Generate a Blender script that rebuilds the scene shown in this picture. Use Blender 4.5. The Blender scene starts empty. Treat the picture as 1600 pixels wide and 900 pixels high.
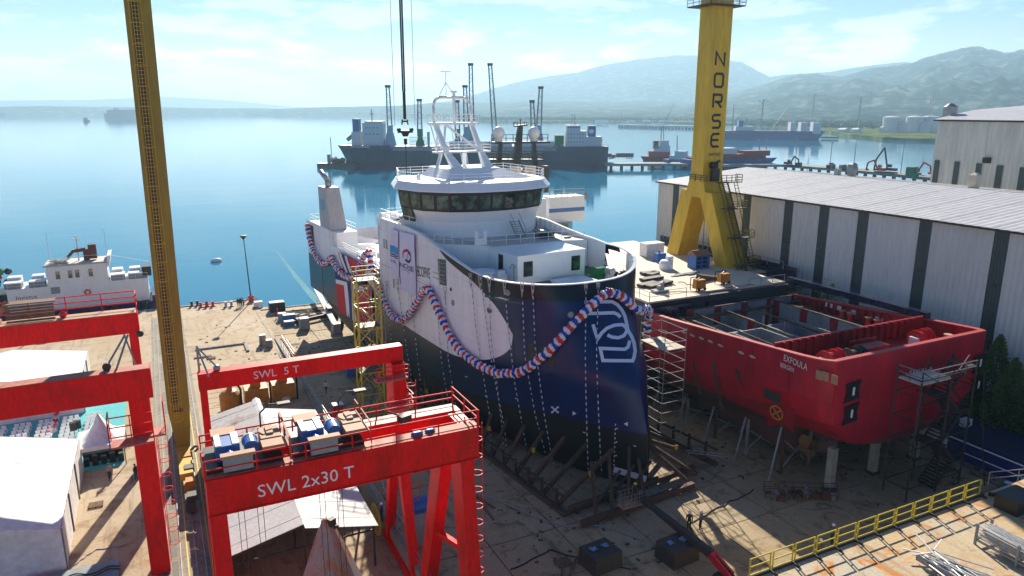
import bpy, bmesh, math, random
import numpy as np
from mathutils import Vector, Matrix, Euler
random.seed(7)
R=math.radians
sc=bpy.context.scene
COL=sc.collection
# ---------------------------------------------------------------- camera
CAMH=36.0; FPX=1139.0; PITCH=R(13.76); YAW=R(26)
cd=bpy.data.cameras.new('camera'); cam=bpy.data.objects.new('camera',cd); COL.objects.link(cam)
cam.location=(0,0,CAMH); cam.rotation_euler=(R(90)-PITCH,0,-YAW)
cd.sensor_width=36; cd.lens=36*FPX/1600; cd.clip_start=0.5; cd.clip_end=60000
sc.camera=cam
# ---------------------------------------------------------------- world and sun
SUN_AZ=R(19); SUN_EL=R(28.5)
w=bpy.data.worlds.new('World'); sc.world=w; w.use_nodes=True
nt=w.node_tree; nt.nodes.clear()
def wn(t): return nt.nodes.new(t)
out=wn('ShaderNodeOutputWorld'); bg=wn('ShaderNodeBackground'); bg.inputs[1].default_value=0.05
sky=wn('ShaderNodeTexSky'); sky.sky_type='NISHITA'; sky.sun_disc=False; sky.sun_elevation=SUN_EL; sky.sun_rotation=SUN_AZ
sky.altitude=0; sky.air_density=1.0; sky.dust_density=0.6; sky.ozone_density=2.0
# low cumulus and veil cloud near the horizon
tc=wn('ShaderNodeTexCoord'); sx=wn('ShaderNodeSeparateXYZ'); nt.links.new(tc.outputs['Generated'],sx.inputs[0])
mp=wn('ShaderNodeMapping'); mp.inputs['Scale'].default_value=(7,7,34); nt.links.new(tc.outputs['Generated'],mp.inputs[0])
no=wn('ShaderNodeTexNoise'); no.inputs['Scale'].default_value=1.25; no.inputs['Detail'].default_value=8; no.inputs['Roughness'].default_value=0.6; nt.links.new(mp.outputs[0],no.inputs[0])
mr=wn('ShaderNodeMapRange'); mr.inputs[1].default_value=0.48; mr.inputs[2].default_value=0.58; nt.links.new(no.outputs[0],mr.inputs[0])
bz=wn('ShaderNodeValToRGB'); e=bz.color_ramp.elements; e[0].position=0.0; e[0].color=(.9,)*3+(1,); e[1].position=0.22; e[1].color=(0,0,0,1)
a=bz.color_ramp.elements.new(0.05); a.color=(1,1,1,1); a=bz.color_ramp.elements.new(0.10); a.color=(.35,.35,.35,1)
nt.links.new(sx.outputs[2],bz.inputs[0])
mu=wn('ShaderNodeMath'); mu.operation='MULTIPLY'; nt.links.new(mr.outputs[0],mu.inputs[0]); nt.links.new(bz.outputs[0],mu.inputs[1])
vl=wn('ShaderNodeValToRGB'); cr=vl.color_ramp; cr.elements[0].position=0; cr.elements[0].color=(.60,.60,.56,1); cr.elements[1].position=1; cr.elements[1].color=(.005,.026,.11,1)
for p_,c_ in((.05,(.46,.49,.47)),(.10,(.17,.31,.375)),(.15,(.075,.215,.315)),(.25,(.035,.125,.26)),(.45,(.012,.055,.18))): e=cr.elements.new(p_); e.color=c_+(1,)
nt.links.new(sx.outputs[2],vl.inputs[0])
k_=wn('ShaderNodeMixRGB'); k_.blend_type='MULTIPLY'; k_.inputs[0].default_value=1; k_.inputs[2].default_value=(20,20,20,1); nt.links.new(vl.outputs[0],k_.inputs[1])
ti=wn('ShaderNodeMapRange'); ti.inputs[1].default_value=.25; ti.inputs[2].default_value=.6; ti.inputs[3].default_value=.95; ti.inputs[4].default_value=.88; nt.links.new(sx.outputs[2],ti.inputs[0])
m0=wn('ShaderNodeMixRGB'); nt.links.new(ti.outputs[0],m0.inputs[0]); nt.links.new(sky.outputs[0],m0.inputs[1]); nt.links.new(k_.outputs[0],m0.inputs[2])
m1=wn('ShaderNodeMixRGB'); m1.inputs[2].default_value=(17.0,16.0,15.0,1); nt.links.new(mu.outputs[0],m1.inputs[0]); nt.links.new(m0.outputs[0],m1.inputs[1])
nt.links.new(m1.outputs[0],bg.inputs[0]); nt.links.new(bg.outputs[0],out.inputs[0])
sl=bpy.data.lights.new('sun','SUN'); sl.energy=5.0; sl.angle=R(0.5); sl.color=(1,0.90,0.75)
so=bpy.data.objects.new('sun',sl); COL.objects.link(so)
sd=Vector((math.sin(SUN_AZ)*math.cos(SUN_EL),math.cos(SUN_AZ)*math.cos(SUN_EL),math.sin(SUN_EL)))
so.rotation_euler=sd.to_track_quat('Z','Y').to_euler(); so.location=(0,0,200)
sc.view_settings.view_transform='Standard'; sc.view_settings.look='None'; sc.view_settings.exposure=1.1; sc.view_settings.gamma=1
sc.render.engine='CYCLES'; sc.cycles.volume_bounces=0; sc.cycles.max_bounces=6; sc.cycles.volume_max_steps=64
# ---------------------------------------------------------------- geometry helpers: photograph point -> place on a known plane
_cp,_sp,_cy,_sy=math.cos(PITCH),math.sin(PITCH),math.cos(YAW),math.sin(YAW)
F_=np.array([_sy*_cp,_cy*_cp,-_sp]); R_=np.array([_cy,-_sy,0]); U_=np.cross(R_,F_); C_=np.array([0,0,CAMH])
def ray(px,py): return F_+R_*((px-800)/FPX)+U_*((450-py)/FPX)
def G(px,py,z=0):
    r=ray(px,py); t=(z-CAMH)/r[2]; return Vector(C_+r*t)
def AX(px,py,X):
    r=ray(px,py); return Vector(C_+r*(X/r[0]))
def AY(px,py,Y):
    r=ray(px,py); return Vector(C_+r*(Y/r[1]))
# ship frame: s metres aft of the stem foot, w metres to port of the centreline
A5=R(5); c5,s5=math.cos(A5),math.sin(A5)
def W(s,w,z): return Vector((38-s5*s+c5*w,49.3+c5*s+s5*w,z))
lin=np.interp
def s0(z): return lin(z,[1.3,3,7,12,15,17,20,24],[0,0,.3,1.9,4.5,6.2,8,10])
def Ln(z): return lin(z,[1.3,8,14,20,24],[32,27,18,8,8])
def mm(z): return lin(z,[1.3,8,14,20],[1.15,1.3,1.6,2.3])
def keel(s): return lin(s,[0,52,62,72,80],[1.4,1.4,2.2,4.5,8.5])
def hb(s,z):
    t=(s-s0(z))/Ln(z)
    if t<=0: return 0.0
    t=min(t,1); b=8.7*(1-(1-t)**2)**(1/mm(z)); q=(z-keel(s))/2.2
    if q<=0: return 0.0
    if q<1: b*=0.55+0.45*math.sqrt(1-(1-q)**2)
    return b
def sheer(s,side=-1): return float(lin(s,[0,14,18,22,26,30,34,43.7,43.9,62.0,62.2,80],[20,20,20.15,20.7,21.4,22.1,22.4,22.4,15.6,15.6,17.8,17.8]))+(float(lin(s,[8,12,16,20,26,34,43.7,43.8],[0,1.0,1.25,1.1,.6,.2,.1,0])) if side>0 else 0)
def hit(px,py,tmin=30,zmax=24):
    r=ray(px,py); t=tmin
    def ins(t):
        p=C_+r*t; dx,dy=p[0]-38,p[1]-49.3; s=-s5*dx+c5*dy; ww=c5*dx+s5*dy
        return (s,ww,p[2]) if (-1<s<78 and 1<p[2]<zmax and abs(ww)<hb(s,p[2])) else None
    while t<200:
        if ins(t):
            lo,hi=t-.4,t
            for _ in range(9):
                m=(lo+hi)/2
                if ins(m): hi=m
                else: lo=m
            return ins(hi)
        t+=.4
    return None
def hn(s,z,side):
    e=.05; ds=(hb(s+e,z)-hb(s-e,z))/(2*e); dz=(hb(s,z+e)-hb(s,z-e))/(2*e)
    return Vector((side,-ds,-dz)).normalized()      # local (w,s,z) outward normal
def hl(s,z,side=-1,off=0.0,w=None):
    b=hb(s,z) if w is None else abs(w); n=hn(s,z,side)*off
    return Vector((side*b,s,z))+n
def hitl(px,py,off=.03):
    h=hit(px,py)
    if h is None: return None
    s,ww,z=h; side=1 if ww>0 else -1
    return Vector((ww,s,z))+hn(s,z,side)*off
# ---------------------------------------------------------------- mesh builder
class MB:
    def __init__(s): s.v=[]; s.f=[]; s.mi=[]; s.m=0
    def add(s,vs,fs):
        n=len(s.v); s.v+= [tuple(x) for x in vs]; s.f+=[tuple(i+n for i in f) for f in fs]; s.mi+=[s.m]*len(fs); return s
    def box(s,x0,x1,y0,y1,z0,z1,rz=0,c=None,tap=0):
        t=tap
        vs=[(x0,y0,z0),(x1,y0,z0),(x1,y1,z0),(x0,y1,z0),(x0+t,y0+t,z1),(x1-t,y0+t,z1),(x1-t,y1-t,z1),(x0+t,y1-t,z1)]
        if rz:
            c=c or ((x0+x1)/2,(y0+y1)/2); a,b=math.cos(rz),math.sin(rz)
            vs=[(c[0]+a*(x-c[0])-b*(y-c[1]),c[1]+b*(x-c[0])+a*(y-c[1]),z) for x,y,z in vs]
        return s.add(vs,[(3,2,1,0),(4,5,6,7),(0,1,5,4),(1,2,6,5),(2,3,7,6),(3,0,4,7)])
    def hexa(s,b,t):   # bottom quad, top quad
        return s.add(list(b)+list(t),[(3,2,1,0),(4,5,6,7),(0,1,5,4),(1,2,6,5),(2,3,7,6),(3,0,4,7)])
    def beam(s,a,b,w=.2,h=None,up=(0,0,1),w2=None,h2=None):
        a=Vector(a); b=Vector(b); h=h or w; w2=w2 or w; h2=h2 or h; d=(b-a).normalized(); u=Vector(up)
        if abs(d.dot(u))>.98: u=Vector((0,1,0))
        x=d.cross(u).normalized(); y=x.cross(d).normalized(); q=[]
        for p,ww,hh in((a,w,h),(b,w2,h2)):
            q+= [p-x*ww/2-y*hh/2,p+x*ww/2-y*hh/2,p+x*ww/2+y*hh/2,p-x*ww/2+y*hh/2]
        return s.add(q,[(3,2,1,0),(4,5,6,7),(0,1,5,4),(1,2,6,5),(2,3,7,6),(3,0,4,7)])
    def tube(s,a,b,r=.05,n=6,r2=None,cap=True):
        a=Vector(a); b=Vector(b); d=b-a
        if d.length<1e-6: return s
        r2=r if r2 is None else r2; x=d.orthogonal().normalized(); y=d.normalized().cross(x)
        q=[a+(x*math.cos(t)+y*math.sin(t))*r for t in [2*math.pi*i/n for i in range(n)]]+[b+(x*math.cos(t)+y*math.sin(t))*r2 for t in [2*math.pi*i/n for i in range(n)]]
        fs=[(i,(i+1)%n,n+(i+1)%n,n+i) for i in range(n)]
        if cap: fs+=[tuple(range(n-1,-1,-1)),tuple(range(n,2*n))]
        return s.add(q,fs)
    def path(s,pts,r=.05,n=5):
        for a,b in zip(pts,pts[1:]): s.tube(a,b,r,n)
        return s
    def prism(s,poly,z0,z1,top=None):
        n=len(poly); top=top or poly
        return s.add([(x,y,z0) for x,y in poly]+[(x,y,z1) for x,y in top],[tuple(range(n-1,-1,-1)),tuple(range(n,2*n))]+[(i,(i+1)%n,n+(i+1)%n,n+i) for i in range(n)])
    def lathe(s,c,prof,n=12,axis=None):
        c=Vector(c); q=[]; M=Matrix.Identity(3) if axis is None else Vector(axis).to_track_quat('Z','Y').to_matrix()
        for r,z in prof:
            for i in range(n):
                t=2*math.pi*i/n; q.append(c+M@Vector((r*math.cos(t),r*math.sin(t),z)))
        fs=[]
        for k in range(len(prof)-1):
            for i in range(n): fs.append((k*n+i,k*n+(i+1)%n,(k+1)*n+(i+1)%n,(k+1)*n+i))
        fs+=[tuple(range(n-1,-1,-1)),tuple(range((len(prof)-1)*n,len(prof)*n))]
        return s.add(q,fs)
    def ball(s,c,r,n=8,m=5,sq=(1,1,1)):
        q=[];fs=[]
        for k in range(1,m):
            p=math.pi*k/m
            for i in range(n):
                t=2*math.pi*i/n; q.append((c[0]+sq[0]*r*math.sin(p)*math.cos(t),c[1]+sq[1]*r*math.sin(p)*math.sin(t),c[2]+sq[2]*r*math.cos(p)))
        q+=[(c[0],c[1],c[2]+r*sq[2]),(c[0],c[1],c[2]-r*sq[2])]; T=len(q)-2;B=T+1
        for k in range(m-2):
            for i in range(n): fs.append((k*n+i,(k+1)*n+i,(k+1)*n+(i+1)%n,k*n+(i+1)%n))
        for i in range(n): fs.append((T,i,(i+1)%n)); fs.append((B,(m-2)*n+(i+1)%n,(m-2)*n+i))
        return s.add(q,fs)
    def grid(s,P,closed=False):   # P[i][j] points
        n=len(P);m=len(P[0]); q=[p for r in P for p in r]; fs=[]
        for i in range(n-1):
            for j in range(m-1 if not closed else m): fs.append((i*m+j,i*m+(j+1)%m,(i+1)*m+(j+1)%m,(i+1)*m+j))
        return s.add(q,fs)
    def rail(s,pts,h=1.1,step=2.0,r=.03,rows=2,n=4):   # hand-rail with posts
        pts=[Vector(p) for p in pts]
        for a,b in zip(pts,pts[1:]):
            k=max(1,round((b-a).length/step))
            for i in range(k+1):
                p=a.lerp(b,i/k); s.tube(p,p+Vector((0,0,h)),r,n)
            for j in range(rows): o=Vector((0,0,h*(j+1)/rows)); s.tube(a+o,b+o,r,n)
        return s
    def ladder(s,a,b,w=.5,step=.35,r=.025,side=(1,0,0)):
        a=Vector(a);b=Vector(b);x=Vector(side).normalized()*w/2
        s.tube(a-x,b-x,r,4); s.tube(a+x,b+x,r,4); k=int((b-a).length/step)
        for i in range(1,k): p=a.lerp(b,i/k); s.tube(p-x,p+x,r*.8,4)
        return s
    def mesh(s,name,mats,smooth=False,loc=(0,0,0),rz=0):
        me=bpy.data.meshes.new(name); v=s.v
        if tuple(loc)!=(0,0,0) or rz:
            a,b=math.cos(-rz),math.sin(-rz); v=[(a*(x-loc[0])-b*(y-loc[1]),b*(x-loc[0])+a*(y-loc[1]),z-loc[2]) for x,y,z in v]
        me.from_pydata(v,[],s.f)
        if not isinstance(mats,(list,tuple)): mats=[mats]
        for m in mats: me.materials.append(m)
        if len(mats)>1: me.polygons.foreach_set('material_index',s.mi)
        if smooth: me.polygons.foreach_set('use_smooth',[True]*len(me.polygons))
        me.update(); return me
def tag(o,label=None,cat=None,group=None,kind=None):
    if label: o['label']=label
    if cat: o['category']=cat
    if group: o['group']=group
    if kind: o['kind']=kind
    return o
def thing(name,label,cat,loc=(0,0,0),group=None,rz=0):
    o=bpy.data.objects.new(name,None); COL.objects.link(o); o.location=loc; o.rotation_euler=(0,0,rz); o.empty_display_size=.1
    return tag(o,label,cat,group)
def top(o):
    while o.parent: o=o.parent
    return o
def part(name,mb,mat,parent,smooth=False,label=None,kind=None,local=False):
    t=top(parent) if parent else None
    me=mb.mesh(name,mat,smooth,(0,0,0) if (local or t is None) else tuple(t.location),0 if (local or t is None) else t.rotation_euler.z)
    o=bpy.data.objects.new(name,me); COL.objects.link(o); o.parent=parent
    return tag(o,label,None,None,kind)
def single(name,mb,mat,label,cat,group=None,kind=None,loc=(0,0,0),smooth=False,local=False):
    o=bpy.data.objects.new(name,mb.mesh(name,mat,smooth,(0,0,0) if local else loc)); COL.objects.link(o); o.location=loc
    return tag(o,label,cat,group,kind)
def struct(name,mb,mat,smooth=False): return tag(part(name,mb,mat,None,smooth),kind='structure')
def share(src,parent,loc,rz=0,scale=None):   # a piece sharing mesh data
    o=bpy.data.objects.new(src.name.split('.')[0],src.data); COL.objects.link(o); o.parent=parent; o.location=loc; o.rotation_euler.z=rz
    if scale: o.scale=scale
    return o
KIDS={}
def copy_tree(o,loc=None,rz=None,label=None,parent=None,scale=None):
    c=o.copy(); COL.objects.link(c); c.parent=parent
    if loc is not None: c.location=loc
    if rz is not None: c.rotation_euler.z=rz
    if scale: c.scale=(scale,)*3
    if label: c['label']=label
    for ch in [x for x in bpy.data.objects if x.parent==o]: copy_tree(ch,parent=c)
    return c
def text_mb(txt,size,fn,spacing=1.0,depth=0.0,align='LEFT'):
    cu=bpy.data.curves.new('t','FONT'); cu.body=txt; cu.size=size; cu.space_character=spacing; cu.resolution_u=3; cu.align_x=align; cu.fill_mode='BOTH'
    o=bpy.data.objects.new('t',cu); COL.objects.link(o); bpy.context.view_layer.update()
    me=bpy.data.meshes.new_from_object(o.evaluated_get(bpy.context.evaluated_depsgraph_get()))
    b=MB(); b.add([fn(v.co.x,v.co.y) for v in me.vertices],[tuple(p.vertices) for p in me.polygons])
    bpy.data.objects.remove(o); bpy.data.curves.remove(cu); bpy.data.meshes.remove(me); return b
def ribbon(b,pts,wd,fn,closed=False,sub=.4):
    """flat stroke through 2-D points, mapped by fn(x,y)->3-D"""
    P=[Vector((p[0],p[1])) for p in pts]
    if closed: P=P+[P[0]]
    Q=[P[0]]
    for a,c in zip(P,P[1:]):
        k=max(1,int((c-a).length/sub)); Q+=[a.lerp(c,i/k) for i in range(1,k+1)]
    n=len(Q); L=[];Rr=[]
    for i in range(n):
        d0=(Q[i]-Q[i-1]) if i>0 else ((Q[0]-Q[-2]) if closed else (Q[1]-Q[0])); d1=(Q[i+1]-Q[i]) if i<n-1 else ((Q[1]-Q[0]) if closed else (Q[i]-Q[i-1]))
        d0=d0.normalized(); d1=d1.normalized(); m=(d0+d1)
        m=m.normalized() if m.length>1e-4 else d0
        nn=Vector((-m.y,m.x)); k=wd/2/max(.5,nn.dot(Vector((-d0.y,d0.x))))
        L.append(Q[i]+nn*k); Rr.append(Q[i]-nn*k)
    b.add([fn(*p) for p in L]+[fn(*p) for p in Rr],[(i+1,i,n+i,n+i+1) for i in range(n-1)])
    return b
# ---------------------------------------------------------------- materials
def mat(name,col,rough=.6,metal=0,noise=0,nscale=1,bump=0,bscale=20,col2=None,thr=None,spec=None,streak=0,coat=0,dist=0,grime=(1.08,.82)):
    m=bpy.data.materials.new(name); m.use_nodes=True; N=m.node_tree; b=N.nodes['Principled BSDF']
    b.inputs['Roughness'].default_value=rough; b.inputs['Metallic'].default_value=metal
    if spec is not None: b.inputs['Specular IOR Level'].default_value=spec
    if coat: b.inputs['Coat Weight'].default_value=coat
    c=tuple(col)+(1,); b.inputs['Base Color'].default_value=c
    geo=N.nodes.new('ShaderNodeNewGeometry'); src=geo.outputs['Position']
    if streak:
        mp=N.nodes.new('ShaderNodeMapping'); mp.inputs['Scale'].default_value=(1,1,1/streak); N.links.new(src,mp.inputs[0]); ssrc=mp.outputs[0]
    else: ssrc=src
    if noise or col2:
        t=N.nodes.new('ShaderNodeTexNoise'); t.inputs['Scale'].default_value=nscale; t.inputs['Detail'].default_value=7; t.inputs['Roughness'].default_value=.65; t.inputs['Distortion'].default_value=dist; N.links.new(ssrc,t.inputs[0])
        r=N.nodes.new('ShaderNodeMapRange')
        lo,hi=thr or (.3,.7); r.inputs[1].default_value=lo; r.inputs[2].default_value=hi; N.links.new(t.outputs[0],r.inputs[0])
        mx=N.nodes.new('ShaderNodeMixRGB'); mx.inputs[1].default_value=c
        mx.inputs[2].default_value=(tuple(col2) if col2 else tuple(x*(1-noise) for x in col))+(1,)
        N.links.new(r.outputs[0],mx.inputs[0]); last=mx.outputs[0]
        # second finer octave of grime
        t2=N.nodes.new('ShaderNodeTexNoise'); t2.inputs['Scale'].default_value=nscale*7.3; t2.inputs['Detail'].default_value=5; N.links.new(ssrc,t2.inputs[0])
        r2=N.nodes.new('ShaderNodeMapRange'); r2.inputs[1].default_value=.3; r2.inputs[2].default_value=.75; r2.inputs[3].default_value=grime[0]; r2.inputs[4].default_value=grime[1]; N.links.new(t2.outputs[0],r2.inputs[0])
        mm_=N.nodes.new('ShaderNodeMixRGB'); mm_.blend_type='MULTIPLY'; mm_.inputs[0].default_value=1; N.links.new(last,mm_.inputs[1]); N.links.new(r2.outputs[0],mm_.inputs[2])
        N.links.new(mm_.outputs[0],b.inputs['Base Color'])
    if bump:
        t3=N.nodes.new('ShaderNodeTexNoise'); t3.inputs['Scale'].default_value=bscale; t3.inputs['Detail'].default_value=3; N.links.new(src,t3.inputs[0])
        bp=N.nodes.new('ShaderNodeBump'); bp.inputs['Strength'].default_value=bump; bp.inputs['Distance'].default_value=.05; N.links.new(t3.outputs[0],bp.inputs['Height']); N.links.new(bp.outputs[0],b.inputs['Normal'])
    return m
M={}
M['white']=mat('white_paint',(.80,.82,.85),.4,noise=.08,nscale=.6,streak=3,grime=(1.02,.92))
M['whiteship']=mat('ship_white_paint',(.86,.88,.90),.3,noise=.03,nscale=.4,streak=3,grime=(1.01,.96))
M['red']=mat('crane_red_paint',(.85,.004,.006),.5,spec=.2,col2=(.40,.012,.010),nscale=.8,streak=3,thr=(.48,.8))
M['redhull']=mat('red_hull_paint',(.36,.008,.02),.42,noise=.5,nscale=.35,streak=2,thr=(.35,.75))
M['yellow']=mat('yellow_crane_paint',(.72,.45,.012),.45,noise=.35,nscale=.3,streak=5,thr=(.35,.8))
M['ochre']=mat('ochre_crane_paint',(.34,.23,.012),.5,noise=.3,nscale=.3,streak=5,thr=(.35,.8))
M['yellow2']=mat('yellow_safety_paint',(.72,.55,.02),.5,noise=.3,nscale=3)
M['orange']=mat('orange_machine_paint',(.65,.25,.01),.5,noise=.4,nscale=1.5)
M['navy']=mat('navy_paint',(.006,.012,.05),.25,coat=.3,noise=.2,nscale=.4)
M['black']=mat('black_paint',(.012,.013,.016),.4,noise=.3,nscale=1)
M['dark']=mat('dark_steel',(.035,.035,.035),.6,col2=(.09,.045,.02),nscale=2,thr=(.45,.75))
M['rust']=mat('rusty_steel',(.13,.065,.035),.8,col2=(.05,.035,.03),nscale=1.2)
M['galv']=mat('galvanised_steel',(.38,.39,.4),.4,.5,noise=.3,nscale=3)
M['grey']=mat('grey_paint',(.3,.32,.34),.5,noise=.25,nscale=1)
M['green']=mat('green_cloth',(.02,.22,.08),.8,noise=.3,nscale=2)
M['blue']=mat('blue_paint',(.02,.14,.45),.4,noise=.2,nscale=2)
M['teal']=mat('turquoise_carpet',(.09,.52,.54),.9,noise=.15,nscale=1)
M['glass']=mat('dark_glass',(.012,.02,.02),.06,spec=.8)
M['glass2']=mat('green_tinted_glass',(.13,.19,.15),.12,spec=.3,noise=.7,nscale=.9,thr=(.4,.6))
M['canvas']=mat('white_canvas',(.82,.82,.80),.8,noise=.06,nscale=.3,bump=.3,bscale=1.5)
M['wood']=mat('timber',(.22,.13,.06),.8,noise=.5,nscale=2)
M['rope']=mat('pale_rope',(.5,.48,.42),.9)
M['balred']=mat('red_balloon',(.62,.008,.02),.22); M['balwhite']=mat('white_balloon',(.75,.75,.8),.22); M['balblue']=mat('blue_balloon',(.008,.03,.42),.22)
M['skin']=mat('skin',(.35,.2,.14),.6)
M['tyre']=mat('black_rubber',(.01,.01,.01),.8)
M['bronze']=mat('bronze_propeller',(.42,.27,.13),.45,.5,noise=.5,nscale=1.5)
M['print']=mat('white_lettering',(.78,.78,.8),.5); M['blackprint']=mat('black_lettering',(.012,.012,.015),.5)
HAZE=1.6e-4
# ================================================================ SETTING
def slipz(y): return max(0.0,min(2.0,(118-y)/35))
def nodemat(name,build):
    m=bpy.data.materials.new(name); m.use_nodes=True; N=m.node_tree; build(N,N.nodes['Principled BSDF']); return m
def _water(N,b):
    b.inputs['Base Color'].default_value=(.02,.19,.32,1); b.inputs['Roughness'].default_value=.04; b.inputs['IOR'].default_value=1.33
    g=N.nodes.new('ShaderNodeNewGeometry'); 
    def noi(sc,rot,det):
        mp=N.nodes.new('ShaderNodeMapping'); mp.inputs['Scale'].default_value=sc; mp.inputs['Rotation'].default_value=(0,0,rot); N.links.new(g.outputs['Position'],mp.inputs[0])
        t=N.nodes.new('ShaderNodeTexNoise'); t.inputs['Scale'].default_value=1; t.inputs['Detail'].default_value=det; t.inputs['Roughness'].default_value=.55; N.links.new(mp.outputs[0],t.inputs[0]); return t.outputs[0]
    a=noi((.16,.9,.5),R(-26)*-1,4); c=noi((.012,.05,.02),R(20),3); d=noi((.7,2.4,1),R(35),2)
    b1=N.nodes.new('ShaderNodeBump'); b1.inputs['Strength'].default_value=.22; b1.inputs['Distance'].default_value=.07; N.links.new(a,b1.inputs['Height'])
    b2=N.nodes.new('ShaderNodeBump'); b2.inputs['Strength'].default_value=.12; b2.inputs['Distance'].default_value=.5; N.links.new(c,b2.inputs['Height']); N.links.new(b1.outputs[0],b2.inputs['Normal'])
    b3=N.nodes.new('ShaderNodeBump'); b3.inputs['Strength'].default_value=.2; b3.inputs['Distance'].default_value=.02; N.links.new(d,b3.inputs['Height']); N.links.new(b2.outputs[0],b3.inputs['Normal'])
    N.links.new(b3.outputs[0],b.inputs['Normal'])
M['water']=nodemat('sea_water',_water)
def _conc(base,stain,pale,sc=1.0,rust=None):
    def f(N,b):
        b.inputs['Roughness'].default_value=.85; g=N.nodes.new('ShaderNodeNewGeometry'); P=g.outputs['Position']; L=N.links
        def noi(s,det=8,vec=None,dist=0,ro=.62):
            t=N.nodes.new('ShaderNodeTexNoise'); t.inputs['Scale'].default_value=s; t.inputs['Detail'].default_value=det; t.inputs['Roughness'].default_value=ro; t.inputs['Distortion'].default_value=dist; L.new(vec or P,t.inputs[0]); return t.outputs[0]
        def rng(v,a,c,o0=0,o1=1):
            r=N.nodes.new('ShaderNodeMapRange'); r.inputs[1].default_value=a; r.inputs[2].default_value=c; r.inputs[3].default_value=o0; r.inputs[4].default_value=o1; L.new(v,r.inputs[0]); return r.outputs[0]
        def mix(fac,c1,c2,bt='MIX'):
            m=N.nodes.new('ShaderNodeMixRGB'); m.blend_type=bt
            if isinstance(fac,(int,float)): m.inputs[0].default_value=fac
            else: L.new(fac,m.inputs[0])
            for i,c in((1,c1),(2,c2)):
                if isinstance(c,tuple): m.inputs[i].default_value=c+(1,)
                else: L.new(c,m.inputs[i])
            return m.outputs[0]
        x=mix(rng(noi(.09*sc),.38,.62),base,pale)
        x=mix(rng(noi(.33*sc,9,None,1.5),.52,.70),x,stain)
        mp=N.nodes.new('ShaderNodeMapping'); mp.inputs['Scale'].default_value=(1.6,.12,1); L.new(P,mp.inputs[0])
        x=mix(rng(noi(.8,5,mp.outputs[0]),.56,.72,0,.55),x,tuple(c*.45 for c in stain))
        x=mix(rng(noi(.9*sc,6),.62,.70,0,.6),x,tuple(c*.35 for c in base))
        if rust: x=mix(rng(noi(.22*sc,9,None,2.5),.54,.66),x,rust)
        x=mix(1.0,x,mix(rng(noi(5,4),.3,.7),(1.08,1.08,1.08),(.8,.8,.8)),'MULTIPLY')
        L.new(x,b.inputs['Base Color'])
        bp=N.nodes.new('ShaderNodeBump'); bp.inputs['Strength'].default_value=.35; bp.inputs['Distance'].default_value=.02; L.new(noi(6,5),bp.inputs['Height']); L.new(bp.outputs[0],b.inputs['Normal'])
    return f
M['yard']=nodemat('yard_concrete',_conc((.42,.305,.175),(.22,.13,.06),(.48,.39,.27)))
M['slip']=nodemat('slipway_concrete',_conc((.35,.255,.135),(.15,.10,.05),(.41,.32,.19),1.4))
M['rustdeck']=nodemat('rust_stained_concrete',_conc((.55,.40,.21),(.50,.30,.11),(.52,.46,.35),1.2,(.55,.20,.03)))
M['wall']=nodemat('retaining_wall_concrete',_conc((.26,.25,.22),(.14,.13,.11),(.33,.32,.29),2))
M['joint']=mat('dark_joint',(.05,.045,.04),.9)
def _land(c1,c2,c3,sc):
    def f(N,b):
        b.inputs['Roughness'].default_value=1; b.inputs['Specular IOR Level'].default_value=0; g=N.nodes.new('ShaderNodeNewGeometry')
        t=N.nodes.new('ShaderNodeTexNoise'); t.inputs['Scale'].default_value=sc; t.inputs['Detail'].default_value=10; t.inputs['Roughness'].default_value=.7; N.links.new(g.outputs['Position'],t.inputs[0])
        r=N.nodes.new('ShaderNodeValToRGB'); e=r.color_ramp.elements; e[0].position=.43; e[0].color=c1+(1,); e[1].position=.62; e[1].color=c3+(1,); m=r.color_ramp.elements.new(.52); m.color=c2+(1,); N.links.new(t.outputs[0],r.inputs[0]); N.links.new(r.outputs[0],b.inputs['Base Color'])
    return f
M['hill']=nodemat('wooded_hillside',_land((.008,.028,.026),(.022,.052,.042),(.17,.19,.15),.013))
M['grass']=nodemat('shore_grass',_land((.05,.09,.03),(.11,.17,.05),(.25,.22,.12),.03))
# sea
b=MB(); b.add([(-8900,-390,-2),(14400,-390,-2),(14400,13900,-2),(-8900,13900,-2)],[(0,1,2,3)]); struct('water',b,M['water'])
# yard quay: left apron, flat
b=MB(); b.box(-160,15.1,-120,146,-6,0); b.box(15.1,17.5,120,139,-6,-.004); struct('yard_ground',b,M['yard'])
# slipway bed + apron
b=MB(); P=[]
ys=[-120,30,48,118,137]
for y in ys: P.append([(15.1,y,slipz(y)-.12),(150,y,slipz(y)-.12)])
b.grid(P); b.add([(15.1,137,-.12),(150,137,-.12),(150,137,-6),(15.1,137,-6)],[(0,1,2,3)])
slip=struct('slipway',b,M['joint'])
proto=MB().box(-2.96,2.96,-2.96,2.96,-.12,0); me=proto.mesh('slab',M['slip']); 
for i in range(10):
    for j in range(20):
        x=18.1+6.02*i; y=20.24+6.02*j
        if y>134.5: continue
        o=bpy.data.objects.new('slab',me); COL.objects.link(o); o.parent=slip; o.location=(x,y,slipz(y)+random.uniform(-.012,.012)); o.rotation_euler=(-math.atan(1/35) if 48<y<118 else 0,0,0)
b=MB(); b.box(15.1,78,134.4,137,-.1,0); b.box(75.4,150,30,134,-.1,1.9); struct('quay_apron',b,M['yard'])
# foreground slab with the fence shadows
b=MB(); b.box(15.1,29.0,-60,27.9,1.5,2.02); b.box(29.05,60,-60,27.9,1.5,9.0); struct('forecourt',b,M['rustdeck'])
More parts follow.
